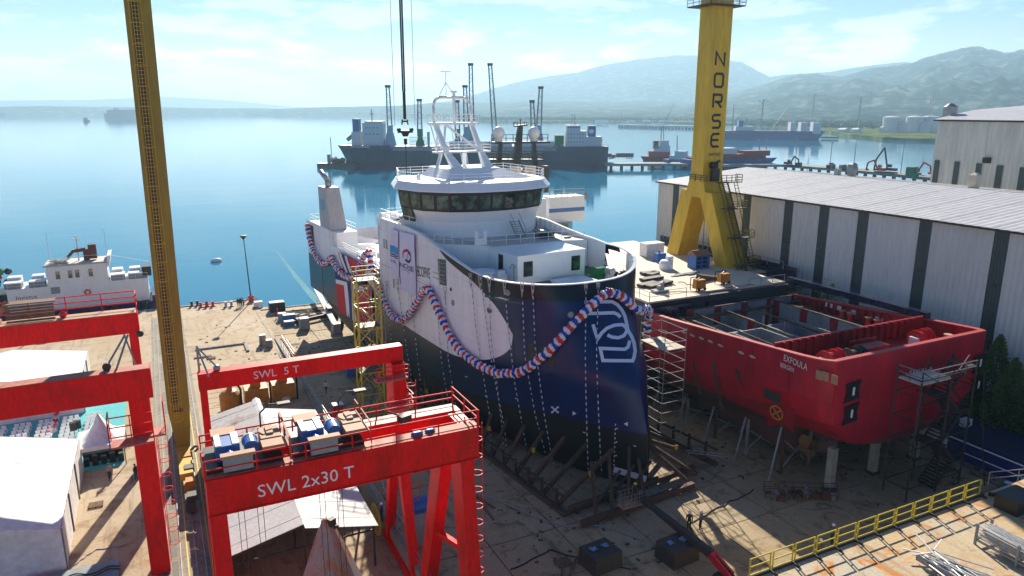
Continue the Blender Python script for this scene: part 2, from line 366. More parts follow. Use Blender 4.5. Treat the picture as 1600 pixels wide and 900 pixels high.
# retaining wall of the slip with kerb
b=MB()
for y0,y1 in((35,48),(48,75),(75,118)):
    b.hexa([(14.8,y0,-.02),(15.15,y0,-.02),(15.15,y1,-.02),(14.8,y1,-.02)],[(14.8,y0,slipz(y0)+.18),(15.15,y0,slipz(y0)+.18),(15.15,y1,slipz(y1)+.18),(14.8,y1,slipz(y1)+.18)])
t=thing('retaining_wall','grey concrete retaining wall along the slipway with a white double handrail','wall',(15,76,0))
part('wall',b,M['wall'],t)
b=MB(); b.rail([(15,y,slipz(y)+.18) for y in(36,48,75,112)],1.05,2.2,.035,2); part('handrail',b,M['galv'],t)
# quay coping and kerbs
b=MB(); b.box(-160,15.3,145.6,146.15,-.6,.16); b.box(15.2,78,136.7,137.12,-.6,.14); struct('quay_coping',b,M['wall'])
# crane tracks on the left yard
t=struct('crane_track',MB().box(-3.1,1.9,-40,140,-.1,.004),nodemat('track_bed',_conc((.27,.22,.15),(.16,.12,.08),(.33,.29,.21),1.5)))
for x in(-2.75,-2.2,-1.25,-.12,.55,1.5):
    b=MB(); b.box(x-.04,x+.04,-40,140,0,.06); part('rail',b,M['galv'],t)
for k in range(22):
    y=52+k*4.1
    if k%3: b=MB(); b.box(-1.95,-1.5,y,y+3.4,.004,.012); part('trench_cover',b,M['dark'],t)
for x in(.95,-.75): b=MB(); b.box(x-.05,x+.05,-40,140,.004,.010); part('painted_line',b,M['yellow2'],t)
# yard kerb step across (drain)
b=MB(); b.box(3,10.2,117,117.5,0,.25); b.box(10,10.4,113,117.5,0,.25); b.box(2.6,5,113,113.5,0,.2); struct('yard_kerb',b,M['wall'])
b=MB(); 
for i in range(9): b.box(2.6,13.4,92+i*1.75,92.06+i*1.75,0.0,.012)
struct('yard_joints',b,M['joint'])
# ---- far shore and mountains: real relief at real distances
from mathutils import noise as mn
def ridge(name,sky,Dr,Df0,rough,mat_,seed,zf=-1.0,nu=16,step=6):
    xs=[p[0] for p in sky]; ys_=[p[1] for p in sky]; n=int((xs[-1]-xs[0])/step)+1; P=[]
    for i in range(n):
        px=xs[0]+(xs[-1]-xs[0])*i/(n-1); y=float(lin(px,xs,ys_)); Df=Df0 if not isinstance(Df0,tuple) else float(lin(px,Df0[0],Df0[1])); r=ray(px,y); h=math.hypot(r[0],r[1]); dx,dy=r[0]/h,r[1]/h; zr=CAMH+Dr*r[2]/h
        row=[]
        for k in range(nu+6):
            u=k/(nu-1); D=Df+(Dr-Df)*u
            q=Vector((dx*D,dy*D,seed*37))/(Dr*.055)
            nz=mn.fractal(q,1.0,2.0,6)
            if u<=1: z=zf+(zr-zf)*(u**1.35)+nz*rough*zr*math.sin(math.pi*min(1,u))**.8
            else: z=zr-(u-1)*zr*2.4+nz*rough*zr*.5
            z+= mn.noise(Vector((dx*D,dy*D,3))/(Dr*.006))*rough*zr*.10*(1 if k else 0)
            row.append((dx*D,dy*D,z if k else zf-2))
        P.append(row)
    b=MB(); b.grid(P); return struct(name,b,mat_,smooth=True)
ridge('far_mountain',[(560,172),(700,158),(740,148),(772,138),(800,130),(828,124),(870,117),(904,113),(940,102),(1000,92),(1060,86),(1110,88),(1140,94),(1162,98),(1187,112),(1203,120),(1225,117),(1300,112),(1337,105),(1381,100),(1410,97),(1480,100),(1560,110),(1700,120),(1900,150)],7600,5200,.14,M['hill'],3)
ridge('mountain',[(1000,176),(1080,163),(1140,147),(1187,134),(1225,122),(1250,116),(1275,115),(1294,118),(1315,120),(1350,109),(1375,105),(1412,101),(1437,94),(1469,83),(1506,74),(1525,73),(1544,76),(1569,82),(1587,80),(1620,72),(1700,70),(1800,90),(1950,130)],5200,2100,.26,M['hill'],7,nu=26,step=4)
ridge('foothill',[(380,173),(480,168),(620,165),(680,161),(760,160),(860,157),(940,159),(1010,157),(1090,160),(1160,168),(1260,176)],5600,((380,520,640,760,900,1100),(5300,5000,4300,3300,2700,2500)),.22,M['hill'],11,nu=14,step=4)
ridge('distant_hill',[(-500,168),(-200,160),(0,157),(130,156),(190,154),(250,151),(300,153),(370,158),(440,165),(520,172)],11500,9800,.06,M['hill'],5)
ridge('far_coast',[(-500,166),(0,167),(60,165.5),(120,166.5),(250,167.5),(330,169.5),(400,169),(460,170.5),(520,170),(620,171),(700,173)],6300,5900,.35,M['hill'],13,nu=6,step=3)
# low headland on the right with tanks
def flat(name,outer,z,mat_,skirt=-3):
    b=MB(); n=len(outer); pts=[G(px,py,-2) for px,py in outer]; b.add([(p.x,p.y,z) for p in pts]+[(p.x,p.y,skirt) for p in pts],[tuple(range(n)),]+[(i,(i+1)%n,n+(i+1)%n,n+i) for i in range(n)]); return struct(name,b,mat_)
flat('headland',[(800,192),(900,191),(960,188.5),(1000,190),(1060,193),(1180,196),(1290,207),(1330,214),(1380,219),(1455,221.5),(1560,222),(1800,220),(1900,196),(1700,186),(1300,182),(1000,182),(860,187)],1.5,M['grass'])
# ================================================================ THE SHIP ON THE SLIPWAY  (local frame: x = metres to port, y = metres aft of the stem, z = up)
def curvefac(N,src,pts,lo,hi):
    """piecewise function of a socket through a float curve; returns value in metres"""
    a=N.nodes.new('ShaderNodeMapRange'); a.inputs[1].default_value=lo; a.inputs[2].default_value=hi; N.links.new(src,a.inputs[0])
    f=N.nodes.new('ShaderNodeFloatCurve'); c=f.mapping.curves[0]; f.mapping.use_clip=True
    P=[((x-lo)/(hi-lo),y/30) for x,y in pts]
    c.points[0].location=P[0]; c.points[1].location=P[-1]
    for p in P[1:-1]: c.points.new(*p)
    for p in c.points: p.handle_type='AUTO_CLAMPED'
    f.mapping.update(); N.links.new(a.outputs[0],f.inputs['Value'])
    m=N.nodes.new('ShaderNodeMath'); m.operation='MULTIPLY'; m.inputs[1].default_value=30; N.links.new(f.outputs[0],m.inputs[0]); return m.outputs[0]
def _hull(N,b):
    L=N.links; tc=N.nodes.new('ShaderNodeTexCoord'); sp=N.nodes.new('ShaderNodeSeparateXYZ'); L.new(tc.outputs['Object'],sp.inputs[0]); S=sp.outputs[1]; Z=sp.outputs[2]
    def math_(op,a,c):
        m=N.nodes.new('ShaderNodeMath'); m.operation=op
        for i,x in enumerate((a,c)):
            if isinstance(x,(int,float)): m.inputs[i].default_value=x
            else: L.new(x,m.inputs[i])
        return m.outputs[0]
    zlo=curvefac(N,S,[(12.2,14.9),(12.36,14.0),(12.7,13.15),(15.2,11.5),(19.7,10.28),(25.3,9.8),(32.4,9.8),(38.4,10.15),(42.7,11.0),(46.2,12.0),(48.5,12.8),(54,13.4),(62,12.4),(79,12.2)],12.2,79)
    zhi=curvefac(N,S,[(12.2,14.7),(12.4,15.0),(13.3,16.3),(14.8,17.87),(17.5,19.15),(20.2,19.65),(24.2,20.64),(25.5,21.4),(27,25),(79,25)],12.2,79)
    inw=math_('MULTIPLY',math_('MULTIPLY',math_('GREATER_THAN',Z,zlo),math_('LESS_THAN',Z,zhi)),math_('GREATER_THAN',S,12.25))
    band=math_('MULTIPLY',math_('GREATER_THAN',Z,18.55),math_('LESS_THAN',S,28))
    zaf=curvefac(N,S,[(0,7.3),(6,7.5),(13,7.0),(24,5.9),(79,5.8)],0,79)
    af=math_('LESS_THAN',Z,zaf)
    def mix(f,a,c):
        m=N.nodes.new('ShaderNodeMixRGB'); L.new(f,m.inputs[0])
        for i,x in((1,a),(2,c)):
            if isinstance(x,tuple): m.inputs[i].default_value=x+(1,)
            else: L.new(x,m.inputs[i])
        return m.outputs[0]
    no=N.nodes.new('ShaderNodeTexNoise'); no.inputs['Scale'].default_value=.35; no.inputs['Detail'].default_value=6; L.new(tc.outputs['Object'],no.inputs[0])
    r=N.nodes.new('ShaderNodeMapRange'); r.inputs[1].default_value=.35; r.inputs[2].default_value=.7; L.new(no.outputs[0],r.inputs[0])
    bl=mix(r.outputs[0],(.003,.020,.115),(.002,.012,.075))
    aft=N.nodes.new('ShaderNodeMapRange'); aft.inputs[1].default_value=9; aft.inputs[2].default_value=26; L.new(S,aft.inputs[0])
    bl=mix(aft.outputs[0],bl,(.007,.028,.045))  # teal toward the stern: sky and water reflection mixed into the navy
    x=mix(af,bl,(.006,.012,.014)); x=mix(band,x,(.004,.006,.014)); x=mix(inw,x,(.82,.80,.86))
    ro=N.nodes.new('ShaderNodeMapRange'); b.inputs['Specular IOR Level'].default_value=.35; ro.inputs[3].default_value=.28; ro.inputs[4].default_value=.5; L.new(af,ro.inputs[0]); L.new(ro.outputs[0],b.inputs['Roughness'])
    # plating: strakes and frames
    cm=N.nodes.new('ShaderNodeCombineXYZ'); L.new(S,cm.inputs[0]); L.new(Z,cm.inputs[1]); bk=N.nodes.new('ShaderNodeTexBrick'); bk.inputs['Scale'].default_value=1; bk.inputs['Brick Width'].default_value=6.2; bk.inputs['Row Height'].default_value=2.1; bk.inputs['Mortar Size'].default_value=.03; bk.inputs['Mortar Smooth'].default_value=.6; bk.inputs['Color1'].default_value=(1,1,1,1); bk.inputs['Color2'].default_value=(.93,.93,.94,1); bk.inputs['Mortar'].default_value=(.68,.68,.70,1); L.new(cm.outputs[0],bk.inputs['Vector'])
    pm=N.nodes.new('ShaderNodeMixRGB'); pm.blend_type='MULTIPLY'; pm.inputs[0].default_value=.8; L.new(x,pm.inputs[1]); L.new(bk.outputs[0],pm.inputs[2])
    sm=N.nodes.new('ShaderNodeMapping'); sm.inputs['Scale'].default_value=(1,1,.12); L.new(tc.outputs['Object'],sm.inputs[0]); sn=N.nodes.new('ShaderNodeTexNoise'); sn.inputs['Scale'].default_value=1.3; sn.inputs['Detail'].default_value=7; L.new(sm.outputs[0],sn.inputs[0]); sr=N.nodes.new('ShaderNodeMapRange'); sr.inputs[1].default_value=.35; sr.inputs[2].default_value=.7; sr.inputs[3].default_value=1.03; sr.inputs[4].default_value=.9; L.new(sn.outputs[0],sr.inputs[0]); p2=N.nodes.new('ShaderNodeMixRGB'); p2.blend_type='MULTIPLY'; p2.inputs[0].default_value=1; L.new(pm.outputs[0],p2.inputs[1]); L.new(sr.outputs[0],p2.inputs[2]); L.new(p2.outputs[0],b.inputs['Base Color'])
    # slight waviness between frames
    w1=N.nodes.new('ShaderNodeTexNoise'); w1.inputs['Scale'].default_value=.55; w1.inputs['Detail'].default_value=2; L.new(tc.outputs['Object'],w1.inputs[0])
    bp=N.nodes.new('ShaderNodeBump'); bp.inputs['Strength'].default_value=.25; bp.inputs['Distance'].default_value=.08; L.new(w1.outputs[0],bp.inputs['Height']); L.new(bp.outputs[0],b.inputs['Normal'])
M['hull']=nodemat('ship_hull_paint',_hull)
ship=thing('ship','large new blue and white ship with raked back bow, hung with balloon garlands','ship',(38,49.3,0),rz=A5)
def SP(name,b,m,parent=None,smooth=False,label=None,kind=None): return part(name,b,M[m] if isinstance(m,str) else m,parent or ship,smooth,label,kind,local=True)
b=MB(); END=77.7
def srow(z,end=END,n=70):
    a=s0(z); return [a+(end-a)*((i/n)**1.7) for i in range(n+1)]
zs=[1.42,1.8,2.4,3.2,4,5,6,7,8,9,10,11,12,13,14,15,15.6]
for side in(-1,1):
    P=[]
    for z in zs:
        row=[]
        for s in srow(z):
            zz=max(z,keel(s)+.02); row.append((side*hb(s,zz) if s>s0(zz) else 0,s,zz))
        P.append(row)
    b.grid(P if side<0 else P[::-1])
    for sa,se,n in((None,43.8,46),(62,END,10)):
        P=[]
        for k in range(11):
            row=[]
            for i in range(n+1):
                u=(i/n)**(1.5 if sa is None else 1); sref=(8 if sa is None else sa)+u*(se-(8 if sa is None else sa)); zz=15.6+(sheer(sref+.001,side)-15.6)*k/10; a=s0(zz) if sa is None else sa; s=a+u*(se-a)
                row.append((side*hb(s,zz) if u>0 else 0,s,zz))
            P.append(row)
        q=MB(); q.grid(P if side<0 else P[::-1])
        if side>0 and sa is None: q.f=[f for f in q.f if not (14.0<sum(q.v[i][1] for i in f)/4<17.9 and sum(q.v[i][2] for i in f)/4>18.7 and sum(q.v[i][2] for i in f)/4<21)]
        b.add(q.v,q.f)
# bottom and transom, end bulkheads of the raised parts
st=[0.5+i*(END-.5)/40 for i in range(41)]
b.grid([[(-hb(s,keel(s)+.02),s,keel(s)+.02) for s in st],[(hb(s,keel(s)+.02),s,keel(s)+.02) for s in st]])
b.add([(-8.7,END,8),(8.7,END,8),(8.7,END,15.6),(-8.7,END,15.6)],[(0,1,2,3)])
b.add([(-8.7,43.8,15.6),(8.7,43.8,15.6),(8.7,43.8,22.4),(-8.7,43.8,22.4)],[(0,1,2,3)])
SP('hull',b,'hull',smooth=True)
# white inner bulwark and cap rail round the bow
def rim(s,side=-1): return sheer(s,side)
def ringpts(inset,zf,s_end,side,n=40,sst=None):
    out=[]
    for i in range(n+1):
        z0=20.0; a=s0(20) if sst is None else sst; s=a+(s_end-a)*((i/n)**1.6); z=zf(s) ; h=hb(s,20)
        w=max(0,h-inset*(1 if i else 0)); out.append((side*w,s+(inset if i==0 else inset*.6*max(0,1-(s-8)/4)),z))
    return out
for side in(-1,1):
    q=MB(); A=ringpts(.3,lambda s:18.2 if s<24 else 20.6,43.7,side); B=ringpts(.3,lambda s:rim(s,side)-.02,43.7,side); A=[(x,y,18.2 if y<24 else 20.6) for x,y,z in A]
    q.grid([A,B])
    if side>0: q.f=[f for f in q.f if not 14.0<sum(q.v[i][1] for i in f)/4<17.9]
    SP('inner_bulwark',q,'whiteship',smooth=True)
    q=MB(); O=ringpts(-.04,lambda s:rim(s,side),43.8,side); I=ringpts(.34,lambda s:rim(s,side),43.8,side); O2=[(x,y,z+.1) for x,y,z in O]; I2=[(x,y,z+.1) for x,y,z in I]
    q.grid([O,O2,I2,I]); SP('cap_rail',q,'whiteship',smooth=False)
q=MB()
for side in(-1,1):
    for s in [8.6,9.1,9.8,10.6,11.5,12.4,13.3]+[26+i*1.1 for i in range(16)]:
        zb=18.2 if s<24 else 21.3; h=hb(s,20)-.3; q.box(*sorted((side*h,side*(h-.35))),s-.04,s+.04,zb,rim(s,side)-.02)
SP('bulwark_rib',q,'whiteship',kind='stuff')
# forward working deck and raised deck
def deckpoly(sa,sb,inset,z,n=24):
    L=[];Rr=[]
    for i in range(n+1):
        s=sa+(sb-sa)*i/n; h=max(0.02,hb(s,20)-inset); L.append((-h,s)); Rr.append((h,s))
    return L+Rr[::-1]
q=MB(); q.prism(deckpoly(8.4,29,.2,0),18.0,18.22); SP('forward_deck',q,mat('green_deck_paint',(.07,.12,.09),.7,noise=.3,nscale=1))
q=MB(); up=[(-8.35,28.6),(-3.2,23.6),(-3.2,23.0),(5.6,22.3),(8.3,21.2)]+[(8.35,43.6),(-8.35,43.6)]; q.prism(up,18.25,21.3); SP('raised_deck',q,'whiteship')
M['deckbeige']=mat('pale_deck_coating',(.62,.56,.50),.7,noise=.15,nscale=.5)
q=MB(); q.prism([(x*.995,y+.03) for x,y in up],21.304,21.33); SP('deck_coating',q,'deckbeige')
# box house ahead of the raised deck
q=MB(); q.box(-3.6,5.0,17.2,23.2,18.25,21.15); bh=SP('deckhouse',q,'whiteship'); q=MB(); q.box(-3.68,5.08,17.12,23.1,21.152,21.27); SP('roof',q,'whiteship',bh)
for x in(-2.35,3.75): 
    q=MB(); q.box(x-.55,x+.55,17.12,17.22,19.0,20.6); f=SP('window',q,'black',bh); q=MB(); q.box(x-.45,x+.45,17.10,17.2,19.1,20.5); SP('pane',q,'glass',f)
q=MB(); q.box(-3.68,-3.58,20.2,21.1,19.0,20.9); SP('door',q,'glass',bh)
# deck gear on the bow
def bollard(x,y,z,m='black'):
    q=MB()
    for d in(-.45,.45): q.lathe((x+d,y,z),[(.24,0),(.2,.15),(.2,.7),(.28,.74),(.28,.85),(.1,.88)],10)
    q.box(x-.85,x+.85,y-.28,y+.28,z,z+.1); SP('bollard',q,m)
for x,y in((6.4,12.3),(5.4,10.3),(7.2,14.0)): bollard(x,y,18.22)
q=MB(); q.lathe((-5.5,20.8,18.2),[(1.15,0),(1.15,.9),(1.2,.95),(1.2,1.15),(.2,1.2)],20); SP('vent_cowl',q,'whiteship',smooth=False)
q=MB(); q.box(-.6,3.4,13.0,15.4,18.25,18.7); q.box(-.75,3.55,12.85,15.55,18.7,18.78); SP('hatch_cover',q,'white')
q=MB(); q.box(3.6,4.8,11.2,12.3,18.22,18.9); q.prism([(3.7,11.6),(4.7,11.6),(4.7,12.0),(3.7,12.0)],18.9,20.0,[(3.9,11.65),(4.5,11.65),(4.5,11.95),(3.9,11.95)]); q.tube((4.2,11.3,19.9),(4.2,12.2,19.9),.38,14); SP('fairlead_post',q,'grey')
q=MB(); q.tube((4.6,15.0,19.0),(6.2,15.0,19.0),.55,14); q.box(4.3,6.5,14.3,15.7,18.2,18.7); q.tube((4.5,15,19),(4.62,15,19),.75,14); q.tube((6.2,15,19),(6.3,15,19),.75,14); SP('anchor_winch',q,'green')
q=MB(); q.path([(-4.4,16.6,18.2),(-4.4,16.6,20.2),(-4.5,16.4,20.6),(-4.9,16.2,20.7),(-5.2,16.0,20.4)],.12,8); SP('gooseneck_vent',q,'grey')
q=MB(); q.box(-5.1,-3.9,18.8,19.9,18.2,19.1); q.box(-4.9,-4.1,19,19.7,19.1,19.5); SP('locker',q,'white')
# raised-deck handrail, gate fitting, gratings
q=MB(); q.rail([(-7.9,28.2,21.33),(-6.3,26.7,21.33)],1.05,1.3,.035,2); q.rail([(-5.5,26.0,21.33),(-3.0,23.7,21.33),(5.6,22.5,21.33),(8.0,21.5,21.33)],1.05,1.9,.035,2); SP('deck_handrail',q,'whiteship')
q=MB(); q.hexa([(-4.6,24.6,21.33),(-3.2,24.4,21.33),(-3.2,24.6,21.33),(-4.6,24.8,21.33)],[(-4.6,24.6,22.1),(-3.2,24.4,22.1),(-3.2,24.6,22.1),(-4.6,24.8,22.1)]); q.box(-4.6,-4.2,24.6,24.8,22.1,22.9); q.box(-3.6,-3.2,24.4,24.6,22.1,22.9); SP('roller_bracket',q,'whiteship')
q=MB(); 
for k in range(4): q.box(4.0,5.9,24.4,25.8,21.4+k*.18,21.47+k*.18)
for x in(4.05,4.9,5.8): 
    for y in(24.5,25.7): q.box(x-.05,x+.05,y-.05,y+.05,21.33,22.05)
SP('grating_stack',q,'black')
q=MB(); q.lathe((7.4,30.0,21.33),[(1.2,0),(1.2,.12),(.9,.14)],24); SP('round_hatch',q,'galv')
q=MB(); q.box(6.4,7.0,26.6,26.9,21.33,21.6); q.box(6.6,7.4,23.2,23.5,21.33,21.5); SP('deck_clips',q,'dark')
# ---- wheelhouse
def ring(k,z,sh=0):   # faceted round front, offset outwards by k, front edge at about s=28.5
    base=[(-5.6,42),(-7.6,37),(-6.9,33),(-4.8,30.3),(-2.0,29.0),(.9,28.7),(3.8,28.9),(6.5,29.9),(8.2,32),(8.7,35),(8.3,42)]
    c=Vector((0,38)); out=[]
    for x,y in base:
        d=Vector((x*1.05,(y-40) if y<41 else 0)).normalized(); out.append((x+d.x*k,y+d.y*k,z+sh))
    return out
q=MB(); q.grid([ring(0,21.33),ring(.05,23.0)]); q.grid([ring(-.02,23.0),ring(.62,24.45)]); q.add(ring(.6,24.44),[tuple(range(11))]); q.add([(-5.6,42,21.33),(8.3,42,21.33),(8.8,42,26.9),(-6.1,42,26.9)],[(0,1,2,3)])
wh=SP('wheelhouse',q,'whiteship')
q=MB(); A=ring(.12,22.95); B=ring(.12,23.1); C=ring(-.02,23.1); q.grid([ring(0,22.95),A,B,C]); SP('ledge',q,'whiteship',wh)
lo_=[Vector(p) for p in ring(.66,24.45)]; hi_=[Vector(p) for p in ring(1.05,26.75)]
# larger side panes drop lower on the starboard shoulder
q=MB(); q.grid([[tuple(p) for p in lo_],[tuple(p) for p in hi_]]); SP('window_band',q,'black',wh)
for i in range(10):
    a0,a1,b0,b1=lo_[i],lo_[i+1],hi_[i],hi_[i+1]; L=(a1-a0).length; n=4 if L>6 else (2 if L>2.2 else 1)
    for k in range(n):
        u0=(k+.11)/n; u1=(k+.89)/n; nn=(a1-a0).cross(b0-a0).normalized()*-.03
        if nn.y>0 and abs(nn.y)>.02: nn=-nn
        cx=(a0+a1)/2; 
        if nn.x*cx.x+nn.y*(cx.y-40)<0: nn=-nn
        pt=lambda u,v: a0.lerp(a1,u).lerp(b0.lerp(b1,u),v)+nn
        q=MB(); q.add([pt(u0,.14),pt(u1,.14),pt(u1,.84),pt(u0,.84)],[(0,1,2,3)]); SP('pane',q,'glass2' if not(i in(5,) and k==0) else 'glass',wh)
# lower starboard side windows
q=MB(); a=lo_[1]; c=lo_[0].lerp(lo_[1],.45); d=(lo_[2]-lo_[1])*.55
P0=[a+d,a,c]; q.grid([[tuple(p+Vector((.32,.0,-1.5))) for p in P0],[tuple(p+Vector((-.02,-.02,.2))) for p in P0]]); SP('window_band',q,'black',wh)
for p,r_ in((P0[0],P0[1]),(P0[1],P0[2])):
    q=MB(); f=lambda u,z: tuple(p.lerp(r_,u)+Vector((-.05+.34*(-z/1.5 if z<0 else 0),-.04,z))); q.add([f(.08,-1.3),f(.92,-1.3),f(.92,.1),f(.08,.1)],[(0,1,2,3)]); SP('pane',q,'glass2',wh)
q=MB(); E0=ring(1.05,26.75); E1=ring(1.75,26.8); E2=ring(1.75,26.92); E3=ring(1.05,27.75)
q.grid([E0,E1,E2,E3]); q.add(E3,[tuple(range(11))]); q.add([E0[0],E1[0],E2[0],E3[0],E3[-1],E2[-1],E1[-1],E0[-1]],[(0,1,2,3,4,5,6,7)]); rf=SP('wheelhouse_roof',q,'whiteship')
q=MB(); q.rail(ring(.9,27.78),1.05,1.7,.035,3); q.rail([(-6.4,41.9,27.78),(9.1,41.9,27.78)],1.05,1.7,.035,3); SP('roof_handrail',q,'whiteship')
q=MB(); q.lathe((-6.2,36,27.78),[(.3,0),(.3,.35),(.2,.55),(.05,.62)],10); SP('small_dome',q,'whiteship',smooth=True)
q=MB(); q.prism([(-3.4,33.5),(7.6,31.5),(7.8,40.5),(-3.4,41.2)],27.76,28.9,[(-2.4,35.0),(4.4,34.6),(4.6,40.3),(-2.4,41)]); SP('mast_house',q,'whiteship')
# inclined stair on the wheelhouse front and light pillar
q=MB(); 
for x in(2.2,3.4): q.beam((x,26.9,21.33),(x,28.5,23.1),.06,.18); q.tube((x,26.9,22.3),(x,28.5,24.1),.03,4); q.tube((x,26.9,21.33),(x,26.9,22.3),.03,4)
for k in range(7): t_=k/7; q.box(2.2,3.4,26.9+1.6*t_-.1,26.9+1.6*t_+.1,21.42+1.75*t_,21.46+1.75*t_)
SP('stair',q,'galv')
# ---- white mast
mast=SP('mast',MB(),'whiteship')
q=MB()
def leg(a,b_,c_,w0=.95): q.beam(a,b_,w0,w0*.8,up=(0,1,0),w2=.62,h2=.5); q.beam(b_,c_,.62,.5,up=(0,1,0),w2=.5,h2=.42)
leg((-.9,35.5,28.4),(-1.5,37.8,30.8),(-1.9,40,34.2),1.25); leg((3.3,35.5,28.4),(3.4,37.8,30.8),(3.2,40,34.2),1.25)
q.beam((-3.9,36.3,27.9),(-2.1,38,30.8),.36,.36); q.beam((1.9,39.4,28.2),(1.7,39.2,30.7),.4,.4); q.beam((-1.7,38.2,31.0),(-.5,40,34.0),.26,.26); q.beam((-.4,40,34.1),(3.3,38.2,30.9),.3,.3); q.beam((-.9,41,34.1),(-1.9,40,31.0),.22,.22)
mast_legs=SP('mast_leg',q,'whiteship',mast)
q=MB(); q.box(-2.9,4.5,37.2,39.0,30.7,30.9); SP('platform',q,'whiteship',mast); q=MB(); q.box(-2.5,4.0,39.4,41.0,34.15,34.4); SP('platform',q,'whiteship',mast)
q=MB(); q.rail([(-2.9,37.2,30.9),(4.5,37.2,30.9),(4.5,39,30.9),(-2.9,39,30.9),(-2.9,37.2,30.9)],1.1,1.3,.035,3); SP('handrail',q,'whiteship',mast); q=MB(); q.rail([(-2.5,39.4,34.4),(4.0,39.4,34.4),(4.0,41,34.4),(-2.5,41,34.4),(-2.5,39.4,34.4)],1.0,1.5,.035,2); SP('handrail',q,'whiteship',mast)
q=MB(); q.path([(-2.0,40,34.4),(-2.1,40,36.4),(-1.9,40,37.1),(-1.3,40,37.5),(2.2,40,37.5),(2.8,40,37.1),(3.1,40,36.4),(3.3,40,34.4)],.19,8); SP('hoop',q,'whiteship',mast,smooth=True)
q=MB(); q.box(.65,.95,39.9,40.2,34.4,38.2); q.path([(-1.2,40,37.8),(-.3,40,39.3),(.8,40,37.8)],.05,5); q.tube((-.3,40,37.5),(-.3,40,40.6),.05,5); q.tube((-1.0,40,40.6),(.4,40,40.6),.05,5); q.box(.45,1.15,39.8,40.3,38.1,38.3); SP('antenna',q,'whiteship',mast)
q=MB(); q.ladder((1.0,37.0,27.8),(1.0,38.0,30.7),.8,.4,.04); SP('ladder',q,'whiteship',mast); q=MB(); q.ladder((.4,38.4,30.9),(.7,40.2,34.2),.7,.4,.04); q.tube((-2.85,37.4,30.9),(-2.7,39.8,34.3),.06,5); SP('ladder',q,'whiteship',mast)
# ---- after deck, stern house, funnel
q=MB(); q.box(-8.45,8.45,43.85,77.5,12.8,13.2); SP('after_deck',q,'deckbeige')
q=MB(); q.box(-8.5,-5.2,62.1,76.6,13.2,17.75); q.box(5.2,8.5,62.1,76.6,13.2,17.75); sh_=SP('stern_house',q,'whiteship')
q=MB(); q.rail([(-5.4,62.3,17.78),(-5.4,76.4,17.78)],1.1,2,.04,2); q.rail([(-8.4,71,17.78),(-8.4,76.5,17.78),(-5.4,76.5,17.78)],1.1,2,.04,2); q.rail([(5.4,62.3,17.78),(8.4,62.3,17.78),(8.4,76.4,17.78),(5.4,76.4,17.78)],1.1,2,.04,2); SP('handrail',q,'whiteship',sh_)
for s in(64,67.3): 
    q=MB(); q.box(-5.19,-5.12,s,s+1,15.4,16.4); SP('window',q,'glass',sh_)
fn=SP('funnel',MB().prism([(-8.62,64.6),(-6.0,64.6),(-6.0,70.0),(-8.62,70.0)],17.8,24.2,[(-8.62,66.2),(-6.4,66.2),(-6.4,70.0),(-8.62,70.0)]),mat('funnel_grey_paint',(.40,.39,.42),.45,noise=.15,nscale=.6,streak=3))
q=MB(); q.path([(-7.9,67.2,24.1),(-7.9,67.2,25.3),(-8.4,68.8,26.6)],.38,12); SP('exhaust_pipe',q,'galv',fn,smooth=True); q=MB(); q.path([(-7.0,68.6,24.1),(-7.0,68.6,25.0),(-7.3,69.4,25.5)],.2,10); SP('exhaust_pipe',q,'galv',fn,smooth=True)
q=MB(); q.box(-8.66,-8.6,67.2,69.2,20.6,22.2); SP('panel',q,mat('pale_blue_panel',(.10,.33,.42),.5),fn)
q=MB(); q.box(-8.74,-8.6,73.9,77.6,13.6,17.2); SP('side_recess',q,'black'); q=MB(); q.box(-8.74,-8.6,70.2,77.66,6.2,11.6); SP('side_recess',q,mat('dark_navy_panel',(.006,.014,.035),.3))
# after-deck clutter
q=MB()
for k in range(7):
    s=46+k*2.3; h=13.2; q.box(-7.6+(k%2),-5.4+(k%3)*.6,s,s+1.6,h,h+1.0+(k%3)*.5)
q.box(-3,4,47,60,13.2,14.6); q.box(-5,-2,63,69,13.2,15.5); SP('deck_box',q,'whiteship')
q=MB(); q.rail([(-8.4,44.2,15.65),(-8.4,61.8,15.65)],1.0,1.5,.035,3); q.rail([(8.4,44.2,15.65),(8.4,61.8,15.65)],1.0,1.5,.035,3); q.rail([(-4,47,14.6),(-4,60,14.6)],1,2,.04,2); SP('handrail',q,'whiteship')
q=MB(); q.rail([(-8.3,43.5,22.45),(-8.3,38.5,22.45),(-7.9,33,22.45)],1.1,1.6,.035,2); SP('handrail',q,'whiteship')
q=MB(); q.tube((-6.6,39.5,22.2),(-6.6,42.8,22.2),.75,12); q.tube((-5.4,45.0,22.2),(-7.8,45.0,22.2),.6,12); SP('liferaft_canister',q,'whiteship',smooth=False)
q=MB(); q.box(6.5,9.6,42.5,48.5,21.3,23.4); q.box(6.4,9.9,42.4,48.6,23.4,23.6); lb=SP('davit_house',q,'whiteship'); q=MB(); q.box(6.46,9.66,42.45,48.54,22.1,22.7); SP('stripe',q,'blue',lb); q=MB(); q.rail([(6.5,42.5,23.6),(9.8,42.5,23.6),(9.8,48.5,23.6)],1.2,1.2,.05,3); SP('handrail',q,'galv',lb)
